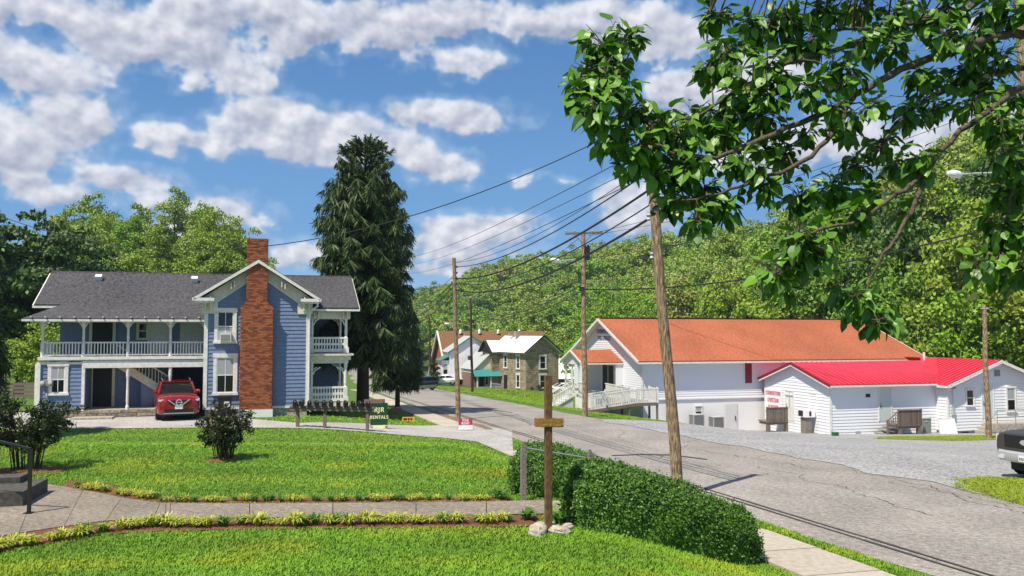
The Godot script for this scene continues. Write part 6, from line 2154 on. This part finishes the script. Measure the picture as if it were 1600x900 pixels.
	for q in [[8.3, 12.5, 9.5, 24.0, 2600, 1.7], [10.0, 23.5, 44.0, 80.0, 3600, 4.0], [8.0, 13.0, 24.0, 44.0, 1500, 2.6]]:
		for k in q[4]:
			var p := RD(rng.randf_range(q[0], q[1]), rng.randf_range(q[2], q[3]))
			var a := rng.randf() * TAU
			xs.append(Transform3D(Basis(Vector3.UP, a).scaled(V(q[5], q[5] * 0.8, q[5])), p))
			var t := rng.randf_range(0.75, 1.2)
			cs.append(Color(t * 1.25, t, t))
	print("grass ", xs.size())
	var mm := MultiMesh.new()
	mm.transform_format = MultiMesh.TRANSFORM_3D
	mm.use_colors = true
	mm.mesh = blade.mesh(M.glassblade)
	mm.instance_count = xs.size()
	for i in xs.size():
		mm.set_instance_transform(i, xs[i]); mm.set_instance_color(i, cs[i])
	var o := MultiMeshInstance3D.new()
	o.multimesh = mm
	o.name = "lawn_grass"
	add_child(o)
	tag(o, "short bright green mown grass of the lawns", "grass", "", "stuff")

# ---------- poles, wires, signs, small things ----------
func pole(called: String, label: String, base: Vector3, top: Vector3, r0: float, r1: float, m: Material) -> Node3D:
	var h := thing(called, label, "utility pole", base)
	var b := mb()
	var pts := []
	var rad := []
	for i in 9:
		var t := i / 8.0
		pts.append((top - base) * t + V(0.02 * sin(t * 9.0), 0 if i else -0.4, 0.02 * cos(t * 7.0)))
		rad.append(lerpf(r0, r1, t))
	b.tube(pts, rad, 12)
	add(h, "shaft", b, m)
	return h
func wire(label: String, a: Array, c: Array, sag: float, r: float, group := "overhead wires"):    # ends: picture column, row, depth
	var p := W(a[0], a[1], a[2])
	var q := W(c[0], c[1], c[2])
	var pp := []
	var rr := []
	for i in 33:
		var t := i / 32.0
		pp.append((q - p) * t - V(0, 4.0 * sag * t * (1.0 - t), 0)); rr.append(r)
	var b := mb()
	b.tube(pp, rr, 5)
	var o := add(self, "overhead_wire", b, M.wire)
	o.position = p
	tag(o, label, "wire", group)
func street_light(h: Node3D, from: Vector3, to: Vector3):
	var b := mb()
	b.tube([from, from.lerp(to, 0.4) + V(0, 0.25, 0), to.lerp(from, 0.15) + V(0, 0.08, 0), to], [0.035, 0.035, 0.03, 0.03], 6)
	var a := add(h, "lamp_arm", b, M.galv)
	b = mb()
	var d := (to - from).normalized()
	b.lathe(to - d * 0.1, [[0.04, 0.0], [0.13, 0.15], [0.15, 0.4], [0.08, 0.62], [0.0, 0.66]], 10, d)
	add(a, "lamp_head", b, M.lamp)
func make_poles():
	var b := mb()
	# leaning pole at the roadside
	var base := RD(-1.05, 0.0)
	base = P(1057, 19.9)
	var top := W(1010, 172, 19.6)
	var h := pole("utility_pole", "leaning pale brown utility pole rising behind the big hedge", base, top, 0.14, 0.115, M.pole)
	b = mb()
	for k in 3:
		var q := (top - base) * (0.62 + 0.1 * k)
		b.lathe(q + V(-0.16, 0, 0.0), [[0.03, -0.08], [0.06, -0.05], [0.03, 0.0], [0.06, 0.05], [0.03, 0.08]], 8)
	add(h, "insulator", b, M.galv)
	# pole at the church ramp
	base = G(914, 651)
	top = W(911, 363, -base.z)
	h = pole("utility_pole", "grey brown utility pole with cross arm by the church ramp", base, top, 0.17, 0.12, M.pole)
	var tl := top - base
	b = mb()
	b.beam(tl + V(-1.05, -0.1, 0.14), tl + V(1.15, 0.0, -0.14), 0.1, 0.12); b.beam(tl + V(-0.55, -0.12, 0.12), tl + V(0, -0.7, 0.1), 0.04, 0.04); b.beam(tl + V(0.55, -0.12, 0), tl + V(0, -0.7, 0.1), 0.04, 0.04)
	add(h, "cross_arm", b, M.polegrey)
	b = mb()
	for x in [-1.0, -0.5, 0.55, 1.05]: b.lathe(tl + V(x, 0.02, 0.1), [[0.03, 0.0], [0.06, 0.06], [0.03, 0.1], [0.05, 0.15], [0.0, 0.18]], 8)
	add(h, "insulator", b, M.galv)
	b = mb()
	b.lathe(tl + V(0.22, -1.65, 0.1), [[0.0, 0.0], [0.16, 0.0], [0.17, 0.2], [0.17, 0.8], [0.1, 0.9], [0.0, 0.92]], 12)
	add(h, "transformer", b, M.black)
	b = mb()
	b.box(tl + V(-0.1, -3.35, 0.15), V(0.3, 0.25, 0.2))
	add(h, "cable_clamp", b, M.dark)
	street_light(h, tl + V(0, -2.0, 0.1), tl + V(-1.45, -1.75, 0.6))
	# pole at the driveway
	base = G(716, 656)
	top = W(709, 403, -base.z)
	var p3 := base
	h = pole("utility_pole", "weathered utility pole at the driveway corner carrying the thick cables", base, top, 0.14, 0.1, M.pole)
	b = mb()
	for k in 4: b.box(top - base + V(0.14, -0.5 - k * 0.33, 0), V(0.14, 0.1, 0.12))
	add(h, "cable_clamp", b, M.dark)
	# dark poles farther down
	base = G(738, 614)
	top = W(735, 466, -base.z)
	h = pole("utility_pole", "dark brown utility pole with pale cross arm before the white house", base, top, 0.17, 0.13, M.poledark)
	b = mb()
	b.beam(top - base + V(-1.3, -0.1, 0.2), top - base + V(1.5, 0.1, -0.2), 0.12, 0.14)
	add(h, "cross_arm", b, M.greywood)
	b = mb()
	b.lathe(top - base + V(0, -7.6, 0.25), [[0.0, 0.0], [0.3, 0.0], [0.3, 0.5], [0.0, 0.52]], 10)
	add(h, "transformer", b, M.poledark)
	street_light(h, top - base + V(0, -3.5, 0.1), top - base + V(-2.6, -3.2, 0.6))
	base = P(673, 150)
	h = pole("utility_pole", "thin dark utility pole beside the brick church", base, W(671, 495, 150), 0.2, 0.14, M.poledark)
	base = P(626, 100)
	h = pole("utility_pole", "short dark pole standing by the road under the spruce", base, W(624, 470, 100), 0.2, 0.15, M.poledark)
	base = G(1545, 686)
	h = pole("service_pole", "short round wooden pole in front of the red roofed building", base, W(1537, 478, -base.z), 0.16, 0.12, M.pole)
	b = mb()
	b.box(W(1537, 482, -base.z) - base + V(0, 0, 0.1), V(0.45, 0.06, 0.06))
	add(h, "bracket", b, M.galv)
	base = P(1625, 30)
	top = W(1588, -40, 29.5)
	h = pole("utility_pole", "reddish utility pole with street lamp behind the overhanging branches", base, top, 0.2, 0.15, M.pole)
	var at_y := W(1601, 285, 29.8)
	street_light(h, at_y - base, W(1500, 273, 29.0) - base)
	# wires
	for e in [[262, 410, 0.010, 0.5, 0], [271, 417, 0.02, 0.55, 0], [300, 435, 0.032, 0.6, 1], [324, 443, 0.018, 0.65, 0], [345, 453, 0.034, 0.7, 1]]:
		wire("thick black cable between the leaning pole and the driveway pole" if e[4] else "thin black wire between the leaning pole and the driveway pole", [1014, e[0] - 3, 19.7], [712, e[1], 46.0], e[3], e[2], "cables on the leaning pole")
	for e in [[430, 462, 0.014], [440, 474, 0.03], [447, 486, 0.03], [456, 498, 0.03]]:
		wire("black cable running on from the driveway pole behind the spruce", [709, e[0], 46.0], [625, e[1], 100.0], 1.1, e[2], "cables behind the spruce")
	for e in [[232, 402, 0.012, 0.7], [255, 414, 0.010, 0.7], [276, 426, 0.012, 0.8]]:
		wire("thin wire from the leaning pole to the short pole under the spruce", [1008, e[0], 19.7], [624, e[1], 100.0], e[3], e[2], "thin high wires")
	wire("long black service cable sagging from the leaning pole over the blue house", [1010, 182, 19.7], [-75, 305, 28.0], 2.5, 0.013)
	wire("thick cable from the ramp pole sweeping right beneath the branches", [914, 452, 49.3], [1602, 342, 30.0], 0.75, 0.035)
	wire("thin wire rising right from the ramp pole top", [917, 404, 49.3], [1602, 238, 30.0], 0.5, 0.015)
	for e in [[368, 200], [366, 150]]:
		wire("thin wire from the ramp pole cross arm to the reddish pole", [920, e[0], 49.3], [1597, e[1], 30.0], 0.4, 0.012, "cross arm wires")
	for e in [[446, 482, 0.035], [456, 488, 0.03]]:
		wire("black cable from the ramp pole down the street to the dark pole", [907, e[0], 49.3], [738, e[1], 114.0], 1.3, e[2], "cables down the street")
	wire("thin wire between the two cross arms along the street", [905, 372, 49.3], [736, 468, 114.0], 0.9, 0.015)
	wire("thin wire crossing the church roof from the ramp pole", [914, 455, 49.3], [1330, 596, 54.6], 0.3, 0.008)

func sign_board(h: Node3D, called: String, xf: Transform3D, w: float, hh: float, t: float, m: Material) -> MeshInstance3D:
	var b := mb()
	b.xf = xf
	b.boxb(V(-w / 2, 0, -t / 2), V(w / 2, hh, t / 2))
	return add(h, called, b, m)
func arrow_shape(b: MB, xf: Transform3D, w: float, hh: float, y: float):
	b.xf = xf
	b.extrude([V2(-w * 0.45, y), V2(-w * 0.3, y - hh * 0.3), V2(-w * 0.3, y + hh * 0.3)], 0.0, 0.008)
	for k in 3: b.box(V(-w * 0.2 + k * w * 0.22, y, 0.004), V(w * 0.15, hh * 0.42, 0.008))
func make_small_things():
	var b := mb()
	rng.seed = 808
	# wooden cross and its stones
	var g := G(857, 834)
	var h := thing("wooden_cross", "brown timber cross with yellowish arms on the front lawn", "cross", g, 0.35)
	b = mb()
	var post := [V2(-0.055, -0.05), V2(0.055, -0.05), V2(0.055, 2.22), V2(-0.055, 2.22)]
	for q in [[0.0, 0.012]]:
		b.extrude([V2(-0.037, -0.05), V2(0.037, -0.05), V2(0.037, 2.225), V2(-0.037, 2.225)], -0.047, 0.047)
		b.boxb(V(-0.047, -0.05, -0.037), V(0.047, 2.222, 0.037))
	add(h, "upright", b, M.crosswood)
	b = mb()
	b.xf = at(0, 0, 0, -0.18)
	b.boxb(V(-0.19, 1.5, -0.06), V(-0.05, 1.62, 0.05)); b.boxb(V(0.05, 1.49, -0.06), V(0.21, 1.61, 0.05))
	b.boxb(V(-0.19, 1.505, 0.057), V(0.21, 1.615, 0.075)); b.boxb(V(-0.18, 1.51, -0.08), V(0.2, 1.6, -0.057))
	add(h, "arm", b, M.yellowwood)
	for e in [[840, 836, 0.17, 0.10, 0.12, 1, "tilted pale stone wedged left of the cross foot"], [872, 834, 0.2, 0.07, 0.13, 2, "flat pale stone lying right of the cross foot"], [884, 829, 0.12, 0.06, 0.1, 3, "small brownish stone beyond the flat stone at the cross"], [858, 828, 0.1, 0.08, 0.1, 6, "rounded stone tucked behind the cross foot"]]:
		b = mb()
		rock_shape(b, Vector3.ZERO, V(e[2], e[3], e[4]), e[5])
		var o := add(self, "stone", b, M.rock)
		o.position = G(e[0], e[1]) + V(0, e[3] * 0.5, 0)
		o.rotation = V(0.2, e[5] * 1.3, 0.3 if e[5] == 1 else 0.05)
		tag(o, e[6], "stone")
	b = mb()
	rock_shape(b, Vector3.ZERO, V(0.1, 0.05, 0.08), 5)
	var st := add(self, "stone", b, M.rock)
	st.position = G(1075, 853) + V(0, 0.02, 0)
	tag(st, "small pale stone half hidden under the big hedge", "stone")
	# handrail of the garden steps
	h = thing("garden_handrail", "weathered pointed posts with pale pipe rail beside the garden steps", "handrail", Vector3.ZERO)
	for e in [[-6.15, -20.98, 1.0], [-4.9, -20.98, 1.0], [-3.6, -20.98, 1.0], [-5.4, -22.15, 1.08], [-4.0, -22.15, 0.95]]:
		b = mb()
		var p := RD(e[0], e[1])
		b.xf = Transform3D(Basis(Vector3.UP, 0.3), p)
		b.boxb(V(-0.042, -0.2, -0.042), V(0.042, e[2] - 0.12, 0.042))
		b.boxb(V(-0.032, e[2] - 0.12, -0.032), V(0.032, e[2] - 0.04, 0.032)); b.boxb(V(-0.018, e[2] - 0.04, -0.018), V(0.018, e[2], 0.018))
		add(h, "post", b, M.greywood)
	b = mb()
	b.tube([RD(-6.15, -20.98, 0.9), RD(-4.9, -20.98, 0.9), RD(-3.6, -20.98, 0.9)], [0.013, 0.013, 0.013], 8)
	b.tube([RD(-5.4, -22.15, 0.98), RD(-4.0, -22.15, 0.88)], [0.013, 0.013], 8)
	add(h, "rail", b, M.steel)
	# black rail post, low wall and step at the lower left
	h = thing("black_railing", "thin black metal railing post standing on the walkway", "railing", G(45, 806))
	b = mb()
	b.boxb(V(-0.022, 0, -0.022), V(0.022, 1.02, 0.022)); b.boxb(V(-0.06, 0.03, -0.06), V(0.06, 0.045, 0.06))
	add(h, "post", b, M.black)
	b = mb()
	b.beam(V(0, 1.02, 0), V(-1.6, 1.35, -0.2), 0.035, 0.035); b.beam(V(-1.6, -0.0, -0.2), V(-1.6, 1.35, -0.2), 0.035, 0.035)
	add(h, "rail", b, M.black)
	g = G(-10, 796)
	h = thing("entrance_step", "low concrete landing with shade in its colour at the end of the walkway", "step", V(g.x, g.y, g.z), 0.22)
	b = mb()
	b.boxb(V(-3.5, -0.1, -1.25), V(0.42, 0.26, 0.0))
	add(h, "landing", b, M.shaded_concrete)
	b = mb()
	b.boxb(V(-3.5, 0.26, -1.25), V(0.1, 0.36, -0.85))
	add(h, "upper_step", b, M.shaded_concrete)
	# mailboxes on a rail
	var p0 := G(465, 668)
	var p1 := G(574, 675)
	h = thing("mailbox_stand", "rough wooden rail on posts holding the row of mailboxes", "stand", Vector3.ZERO)
	for t in [0.0, 0.39, 1.0]:
		b = mb()
		var p := p0.lerp(p1, t)
		p.y = H(p.x, -p.z)
		b.boxb(p + V(-0.06, -0.2, -0.06), p + V(0.06, 1.08 if t < 0.9 else 1.2, 0.06))
		add(h, "post", b, M.weathered)
	b = mb()
	var ra := p0 + V(-0.3, 0.86, 0)
	var rb := p1 + V(0.3, 0.98, 0)
	b.beam(ra, rb, 0.3, 0.06)
	b.beam(ra + V(0, -0.08, 0.1), rb + V(0, -0.08, 0.1), 0.05, 0.14)
	add(h, "rail", b, M.weathered)
	var proto: Node3D = null
	for i in 11:
		var p := ra.lerp(rb, (i + 0.6) / 11.6) + V(0, 0.03, 0.02)
		if i == 0:
			proto = thing("mailbox", "black arched mailbox in the row on the wooden rail", "mailbox", p, 0.25, "mailboxes on the wooden rail")
			b = mb()
			var arch := [V2(-0.085, 0), V2(0.085, 0), V2(0.085, 0.15)]
			for k in 7: arch.append(V2(0.085 * cos(PI * k / 6.0), 0.15 + 0.085 * sin(PI * k / 6.0)))
			b.extrude(arch, -0.25, 0.22)
			add(proto, "box", b, M.black)
			b = mb()
			var a2 := []
			for q in arch: a2.append(q * 1.08 + V2(0, -0.004))
			b.extrude(a2, 0.22, 0.235)
			var dr := add(proto, "door", b, M.black)
			b = mb()
			b.box(V(0, 0.2, 0.245), V(0.03, 0.04, 0.02))
			add(dr, "handle", b, M.galv)
			b = mb()
			b.box(V(0.1, 0.18, -0.02), V(0.012, 0.04, 0.14))
			add(proto, "flag", b, M.signred)
		else: copy(proto, "mailbox", p + V(0, rng.randf_range(-0.01, 0.02), 0), 0.25 + rng.randf_range(-0.05, 0.05))
	# small board sign over the end post
	h = thing("name_board", "weathered plank sign above the green rentals sign", "sign", V(p1.x + 0.28, p1.y + 1.17, p1.z), 0.25)
	sign_board(h, "plank", at(0, 0, 0.02), 0.85, 0.17, 0.04, M.pinkboard)
	b = mb()
	b.box(V(-0.2, 0.02, -0.02), V(0.06, 0.1, 0.06)); b.box(V(0.36, 0.07, 0.05), V(0.08, 0.1, 0.02))
	add(h, "bracket", b, M.weathered)
	# green rentals sign
	g = G(592, 670)
	h = thing("rentals_sign", "dark green RJR RENTALS sign on two posts at the driveway", "sign", g, 0.2)
	b = mb()
	for x in [-0.34, 0.34]: b.boxb(V(x - 0.03, -0.2, -0.05), V(x + 0.03, 1.12, -0.01))
	add(h, "post", b, M.weathered)
	sign_board(h, "board", at(0, 0.16, 0.01), 0.72, 0.95, 0.035, M.signgreen)
	text(h, "lettering", "RJR", 0.21, V(0, 0.82, 0.03), M.lettercream)
	text(h, "lettering", "RENTALS", 0.145, V(0, 0.5, 0.03), M.lettercream)
	sign_board(h, "arrow_board", at(0, 0.02, 0.03), 0.7, 0.13, 0.02, M.lettercream)
	b = mb()
	b.box(V(-0.3, 0.08, 0.045), V(0.07, 0.06, 0.008)); b.box(V(0.3, 0.08, 0.045), V(0.07, 0.06, 0.008))
	add(h, "arrow", b, M.dark)
	# for rent sign
	g = G(716, 674)
	h = thing("for_rent_sign", "red and white FOR RENT sign at the driveway mouth", "sign", g, 0.15)
	b = mb()
	for x in [-0.05, 0.68]: b.tube([V(x, 0, 0), V(x, 0.45, 0)], [0.01, 0.01], 5)
	add(h, "stake", b, M.galv)
	sign_board(h, "board", at(0.32, 0.08, 0.0), 0.62, 0.47, 0.012, M.signwhite)
	sign_board(h, "red_panel", at(0.32, 0.27, 0.007), 0.62, 0.28, 0.004, M.signred)
	text(h, "lettering", "FOR", 0.11, V(0.32, 0.475, 0.012), M.signwhite)
	text(h, "lettering", "RENT", 0.11, V(0.32, 0.345, 0.012), M.signwhite)
	# signs on the grass beyond
	g = G(619, 648)
	h = thing("pink_sign", "faded brown board sign standing in the grass beyond the driveway", "sign", g, 0.2)
	sign_board(h, "board", at(0, 0.12, 0.0), 0.62, 0.26, 0.03, M.pinkboard)
	b = mb()
	b.box(V(0, 0.06, -0.03), V(0.05, 0.3, 0.04))
	add(h, "stake", b, M.weathered)
	g = G(638, 661)
	h = thing("arrow_sign", "small orange sign with black arrow on the grass by the sidewalk", "sign", g, 0.2)
	sign_board(h, "board", at(0, 0.1, 0.0), 0.6, 0.2, 0.02, M.signorange)
	b = mb()
	arrow_shape(b, at(0, 0, 0.012), 0.6, 0.2, 0.2)
	add(h, "arrow", b, M.dark)
	b = mb()
	b.box(V(0, 0.0, -0.02), V(0.04, 0.24, 0.03))
	add(h, "stake", b, M.weathered)
	g = P(601, 96)
	h = thing("yellow_barrier", "long yellow barrier board with black arrow across the far street", "barrier", g, 0.1)
	sign_board(h, "board", at(0, 0.25, 0.0), 1.95, 0.55, 0.06, M.signyellow)
	b = mb()
	arrow_shape(b, at(0, 0, 0.032), 1.9, 0.5, 0.56)
	add(h, "arrow", b, M.dark)
	b = mb()
	for x in [-0.8, 0.8]: b.box(V(x, 0.1, -0.06), V(0.08, 0.6, 0.06))
	add(h, "leg", b, M.signyellow)
	g = P(670, 112)
	h = thing("garden_statue", "small white figure ornament by the clipped column shrub", "statue", g)
	b = mb()
	b.lathe(Vector3.ZERO, [[0.25, 0.0], [0.22, 0.3], [0.3, 0.6], [0.18, 0.9], [0.1, 1.0], [0.14, 1.15], [0.0, 1.3]], 10)
	add(h, "figure", b, M.white)
	b = mb()
	b.box(V(0, 0.02, 0), V(0.6, 0.14, 0.6))
	add(h, "plinth", b, M.concrete)
	# green box at the academy corner
	g = G(1305, 682)
	h = thing("green_crate", "small green box on the gravel at the academy corner", "box", g, RA)
	b = mb()
	b.boxb(V(-0.15, 0, -0.15), V(0.15, 0.24, 0.15))
	add(h, "box", b, leafmat(0.03, 0.13, 0.03))
	b = mb()
	b.boxb(V(-0.17, 0.24, -0.17), V(0.17, 0.27, 0.17))
	add(h, "lid", b, M.greenmetal)

# ---------- the branch hanging into the picture ----------
func make_overhang():
	rng.seed = 909
	var base := on(6.3, 6.2)
	var h := thing("shade_tree", "leafy broad-leaved tree whose boughs hang over the street view", "tree", base)
	var fork := V(5.9, 5.2, -6.3)
	var b := mb()
	b.tube([V(0, -0.3, 0), (fork - base) * 0.4 + V(0.1, 0, 0.05), fork - base, V(6.4, 8.5, -6.0) - base, V(6.2, 11.0, -6.0) - base], [0.28, 0.22, 0.19, 0.12, 0.03], 10)
	add(h, "trunk", b, M.bark)
	var limbs := [
		[[1640, 60, 6.3], [1480, 85, 6.2], [1410, 108, 6.15], [1335, 150, 6.1], [1270, 185, 6.05], [1190, 215, 6.0], [1120, 245, 5.95], [1060, 240, 5.9], [1005, 215, 5.85], [965, 170, 5.85], [945, 105, 5.85]],
		[[1640, 140, 6.0], [1560, 165, 5.95], [1500, 205, 5.9], [1450, 265, 5.85], [1400, 305, 5.8], [1340, 345, 5.8], [1280, 360, 5.75], [1240, 400, 5.75], [1225, 445, 5.75]],
		[[1450, 265, 5.85], [1425, 330, 5.8], [1390, 385, 5.75], [1362, 430, 5.75], [1352, 485, 5.75]],
		[[1640, -10, 6.6], [1500, 20, 6.6], [1400, 40, 6.6], [1290, 48, 6.55], [1190, 40, 6.5], [1110, 20, 6.5]],
		[[1400, 40, 6.6], [1320, 75, 6.4], [1230, 100, 6.3], [1160, 135, 6.3], [1100, 175, 6.2], [1040, 195, 6.2]],
		[[1660, 210, 5.7], [1595, 260, 5.7], [1575, 330, 5.65], [1550, 400, 5.65]],
		[[1335, 150, 6.1], [1290, 220, 6.0], [1240, 260, 5.95], [1160, 290, 5.9], [1090, 310, 5.85], [1045, 310, 5.85]],
		[[1640, 110, 6.9], [1540, 120, 6.8], [1440, 160, 6.7], [1380, 220, 6.6], [1310, 280, 6.5], [1250, 320, 6.45]]]
	var nodes := []
	for li in limbs.size():
		var c := Curve3D.new()
		var w := []
		if li in [0, 1, 3, 5, 7]: w.append(fork + V(0, [0.2, 0.0, 0.9, -0.2, 0.0, 0.0, 0.0, 0.5][li], 0))
		for p in limbs[li]: w.append(W(p[0], p[1], p[2]))
		for i in w.size():
			var tg: Vector3 = (w[mini(i + 1, w.size() - 1)] - w[maxi(i - 1, 0)]) / 6.0
			c.add_point(w[i], -tg, tg)
		c.bake_interval = 0.12
		var pts := []
		var rad := []
		var bp := c.get_baked_points()
		var r0: float = [0.062, 0.052, 0.022, 0.05, 0.03, 0.03, 0.026, 0.042][li]
		for i in bp.size():
			var t := float(i) / (bp.size() - 1)
			pts.append(bp[i] - base + rdir() * 0.012); rad.append(lerpf(r0, 0.006, pow(t, 0.8)))
			nodes.append(bp[i])
		b = mb()
		b.tube(pts, rad, 8)
		add(h, "branch", b, M.barkmid)
	# leaf clusters: column, row, radius in picture pixels, number of leaves
	var cl := []
	for q in [[945, 75, 46], [985, 60, 28], [915, 120, 32], [960, 130, 42], [935, 170, 36], [985, 175, 30], [955, 215, 28], [1000, 228, 28], [985, 258, 18], [905, 150, 20],
		[1062, 210, 36], [1030, 190, 28], [1085, 188, 36], [1040, 268, 32], [1080, 258, 36], [1050, 308, 32], [1100, 298, 36], [1088, 345, 22], [1140, 328, 30], [1020, 240, 24],
		[1120, 25, 34], [1110, 110, 26], [1140, 80, 38], [1180, 45, 38], [1160, 140, 38], [1230, 28, 38], [1290, 18, 34], [1340, 14, 24], [1200, 105, 36], [1130, 180, 32], [1190, 185, 36], [1225, 240, 36], [1160, 250, 34], [1262, 135, 30], [1250, 78, 28],
		[1300, 290, 32], [1250, 310, 34], [1340, 255, 24], [1380, 225, 26], [1420, 175, 26], [1450, 118, 30], [1480, 55, 34], [1540, 25, 34], [1590, 20, 26], [1500, 112, 28], [1560, 92, 30], [1520, 160, 28], [1560, 195, 30], [1440, 252, 24], [1395, 70, 24], [1440, 30, 28],
		[1240, 400, 34], [1208, 432, 24], [1270, 385, 30], [1248, 365, 28], [1225, 452, 16], [1340, 332, 24], [1300, 350, 20],
		[1355, 482, 32], [1336, 466, 18], [1372, 500, 16],
		[1572, 300, 28], [1592, 355, 34], [1560, 398, 28], [1538, 408, 18], [1592, 250, 28], [1552, 428, 16], [1600, 420, 26], [1592, 205, 22], [1412, 335, 14], [1330, 120, 20], [1300, 170, 20], [1360, 170, 18], [1260, 210, 20]]:
		cl.append([q[0], q[1], q[2], int(q[2] * q[2] / 15.0) + 8])
	for q in [[1400, 20, 30], [1530, 70, 30], [1350, 60, 26], [1460, 170, 26], [1210, 150, 30], [1270, 60, 30], [1300, 110, 26], [1400, 260, 22], [1540, 130, 28], [1580, 150, 26], [1480, 10, 28], [1320, 200, 24], [1360, 300, 22], [1190, 290, 28], [1130, 220, 26], [1590, 300, 26], [1570, 240, 24], [1560, 350, 24]]: cl.append([q[0], q[1], q[2], int(q[2] * q[2] / 15.0) + 8])
	for k in 60:                                      # the rest of the crown, above and beside the picture
		cl.append([rng.randf_range(1120, 2100), rng.randf_range(-420, -40), rng.randf_range(45, 75), 22])
	for k in 16: cl.append([rng.randf_range(1660, 2050), rng.randf_range(-40, 380), rng.randf_range(40, 60), 16])
	for k in 70: cl.append([3000, -500, rng.randf_range(70, 110), 30, V(rng.randf_range(1.6, 6.5), rng.randf_range(7.2, 9.6), rng.randf_range(-5.6, -2.4))])  # unseen leaf clusters overhead, added to shade the right-hand leaves
	# leaf blades: heart-shaped, folded along the rib
	var lm := [leafmat(0.085, 0.21, 0.013, 0.45, 0.55), leafmat(0.13, 0.28, 0.018, 0.45, 0.6), leafmat(0.055, 0.14, 0.012, 0.42, 0.45)]
	var blades := []
	for v in 3:
		for k in 3:
			var q := mb()
			var prof := [[0.0, 0.0], [0.06, 0.2], [0.2, 0.33], [0.42, 0.36], [0.68, 0.24], [0.88, 0.09], [1.0, 0.0]]
			var droop: float = [0.12, 0.25, -0.08][v]
			var fold: float = [0.35, 0.6, 0.2][v]
			for i in prof.size() - 1:
				for s in [-1.0, 1.0]:
					var P4 := []
					for e in [[i, 0.0], [i + 1, 0.0], [i + 1, 1.0], [i, 1.0]]:
						var u: float = prof[e[0]][0]
						var wv: float = prof[e[0]][1] * e[1]
						var uu: float = u - (0.07 * float(e[1]) if e[0] == 1 else 0.0)
						P4.append(V(s * wv, -droop * u * u + fold * wv * 0.5 + 0.03 * sin(u * 9.0) * e[1], uu))
					if s < 0: q.quad(P4[0], P4[1], P4[2], P4[3])
					else: q.quad(P4[3], P4[2], P4[1], P4[0])
			blades.append(q.mesh(lm[k]))
	var tw := mb()
	var rest := [[], [], [], [], [], [], [], [], []]
	var shown := 0
	for q in cl:
		var free: bool = q.size() > 4
		var o: Vector3 = q[4] if free else W(q[0], q[1], 5.9)
		var best: Vector3 = nodes[0]
		for nd in nodes:
			var n3: Vector3 = nd
			if V2(n3.x - o.x, n3.y - o.y).length_squared() < V2(best.x - o.x, best.y - o.y).length_squared(): best = n3
		var dep := -best.z + rng.randf_range(-0.25, 0.3)
		if not free: o = W(q[0], q[1], dep)
		var rad: float = q[2] / F * dep
		tw.tube([best - base, best.lerp(o, 0.5) - base + V(0, 0.03, 0), o - base], [0.007, 0.006, 0.004], 5, false)
		var subs := []
		for k in int(q[3] / 5.0) + 1:
			var e := o + V(rng.randf_range(-1, 1), rng.randf_range(-1, 1), rng.randf_range(-1.4, 1.4)) * rad * 0.75
			tw.tube([o - base, (o + e) * 0.5 - base + V(0, 0.015, 0), e - base], [0.0045, 0.004, 0.002], 4, false)
			subs.append(e)
		for k in q[3]:
			var e: Vector3 = subs[k % subs.size()]
			var stem: Vector3 = o.lerp(e, rng.randf_range(0.3, 1.0))
			var out := (rdir() + (e - o).normalized() * 0.4 + V(0, -0.35, 0)).normalized()
			var p := stem + out * rng.randf_range(0.03, 0.07)
			tw.tube([stem - base, p - base], [0.0018, 0.0014], 3, false)
			var dir := (out + V(0, -0.55, 0)).normalized()
			var upv := (V(0, 1, 0.25) + rdir() * 0.55).normalized()
			var xx := upv.cross(dir).normalized()
			var yy := dir.cross(xx).normalized()
			var sz := rng.randf_range(0.055, 0.128)
			var tf := Transform3D(Basis(xx * sz * rng.randf_range(0.75, 1.15), yy * sz * rng.randf_range(0.6, 1.6), dir * sz), p - base)
			var id := rng.randi() % 9
			var inside: bool = q[0] < 1590 and q[1] > 5
			if inside and rng.randf() < 0.07 and shown < 299:
				var lf := addm(h, "leaf", blades[id])
				lf.transform = tf
				shown += 1
			else: rest[id].append(tf)
	print("leaves ", shown)
	add(h, "twig", tw, M.barkmid).set_meta("kind", "stuff")
	for id in 9:
		var mm := MultiMesh.new()
		mm.transform_format = MultiMesh.TRANSFORM_3D
		mm.mesh = blades[id]
		mm.instance_count = rest[id].size()
		for i in rest[id].size(): mm.set_instance_transform(i, rest[id][i])
		var o := MultiMeshInstance3D.new()
		o.multimesh = mm
		o.name = "foliage"
		h.add_child(o, true)
		o.set_meta("kind", "stuff")
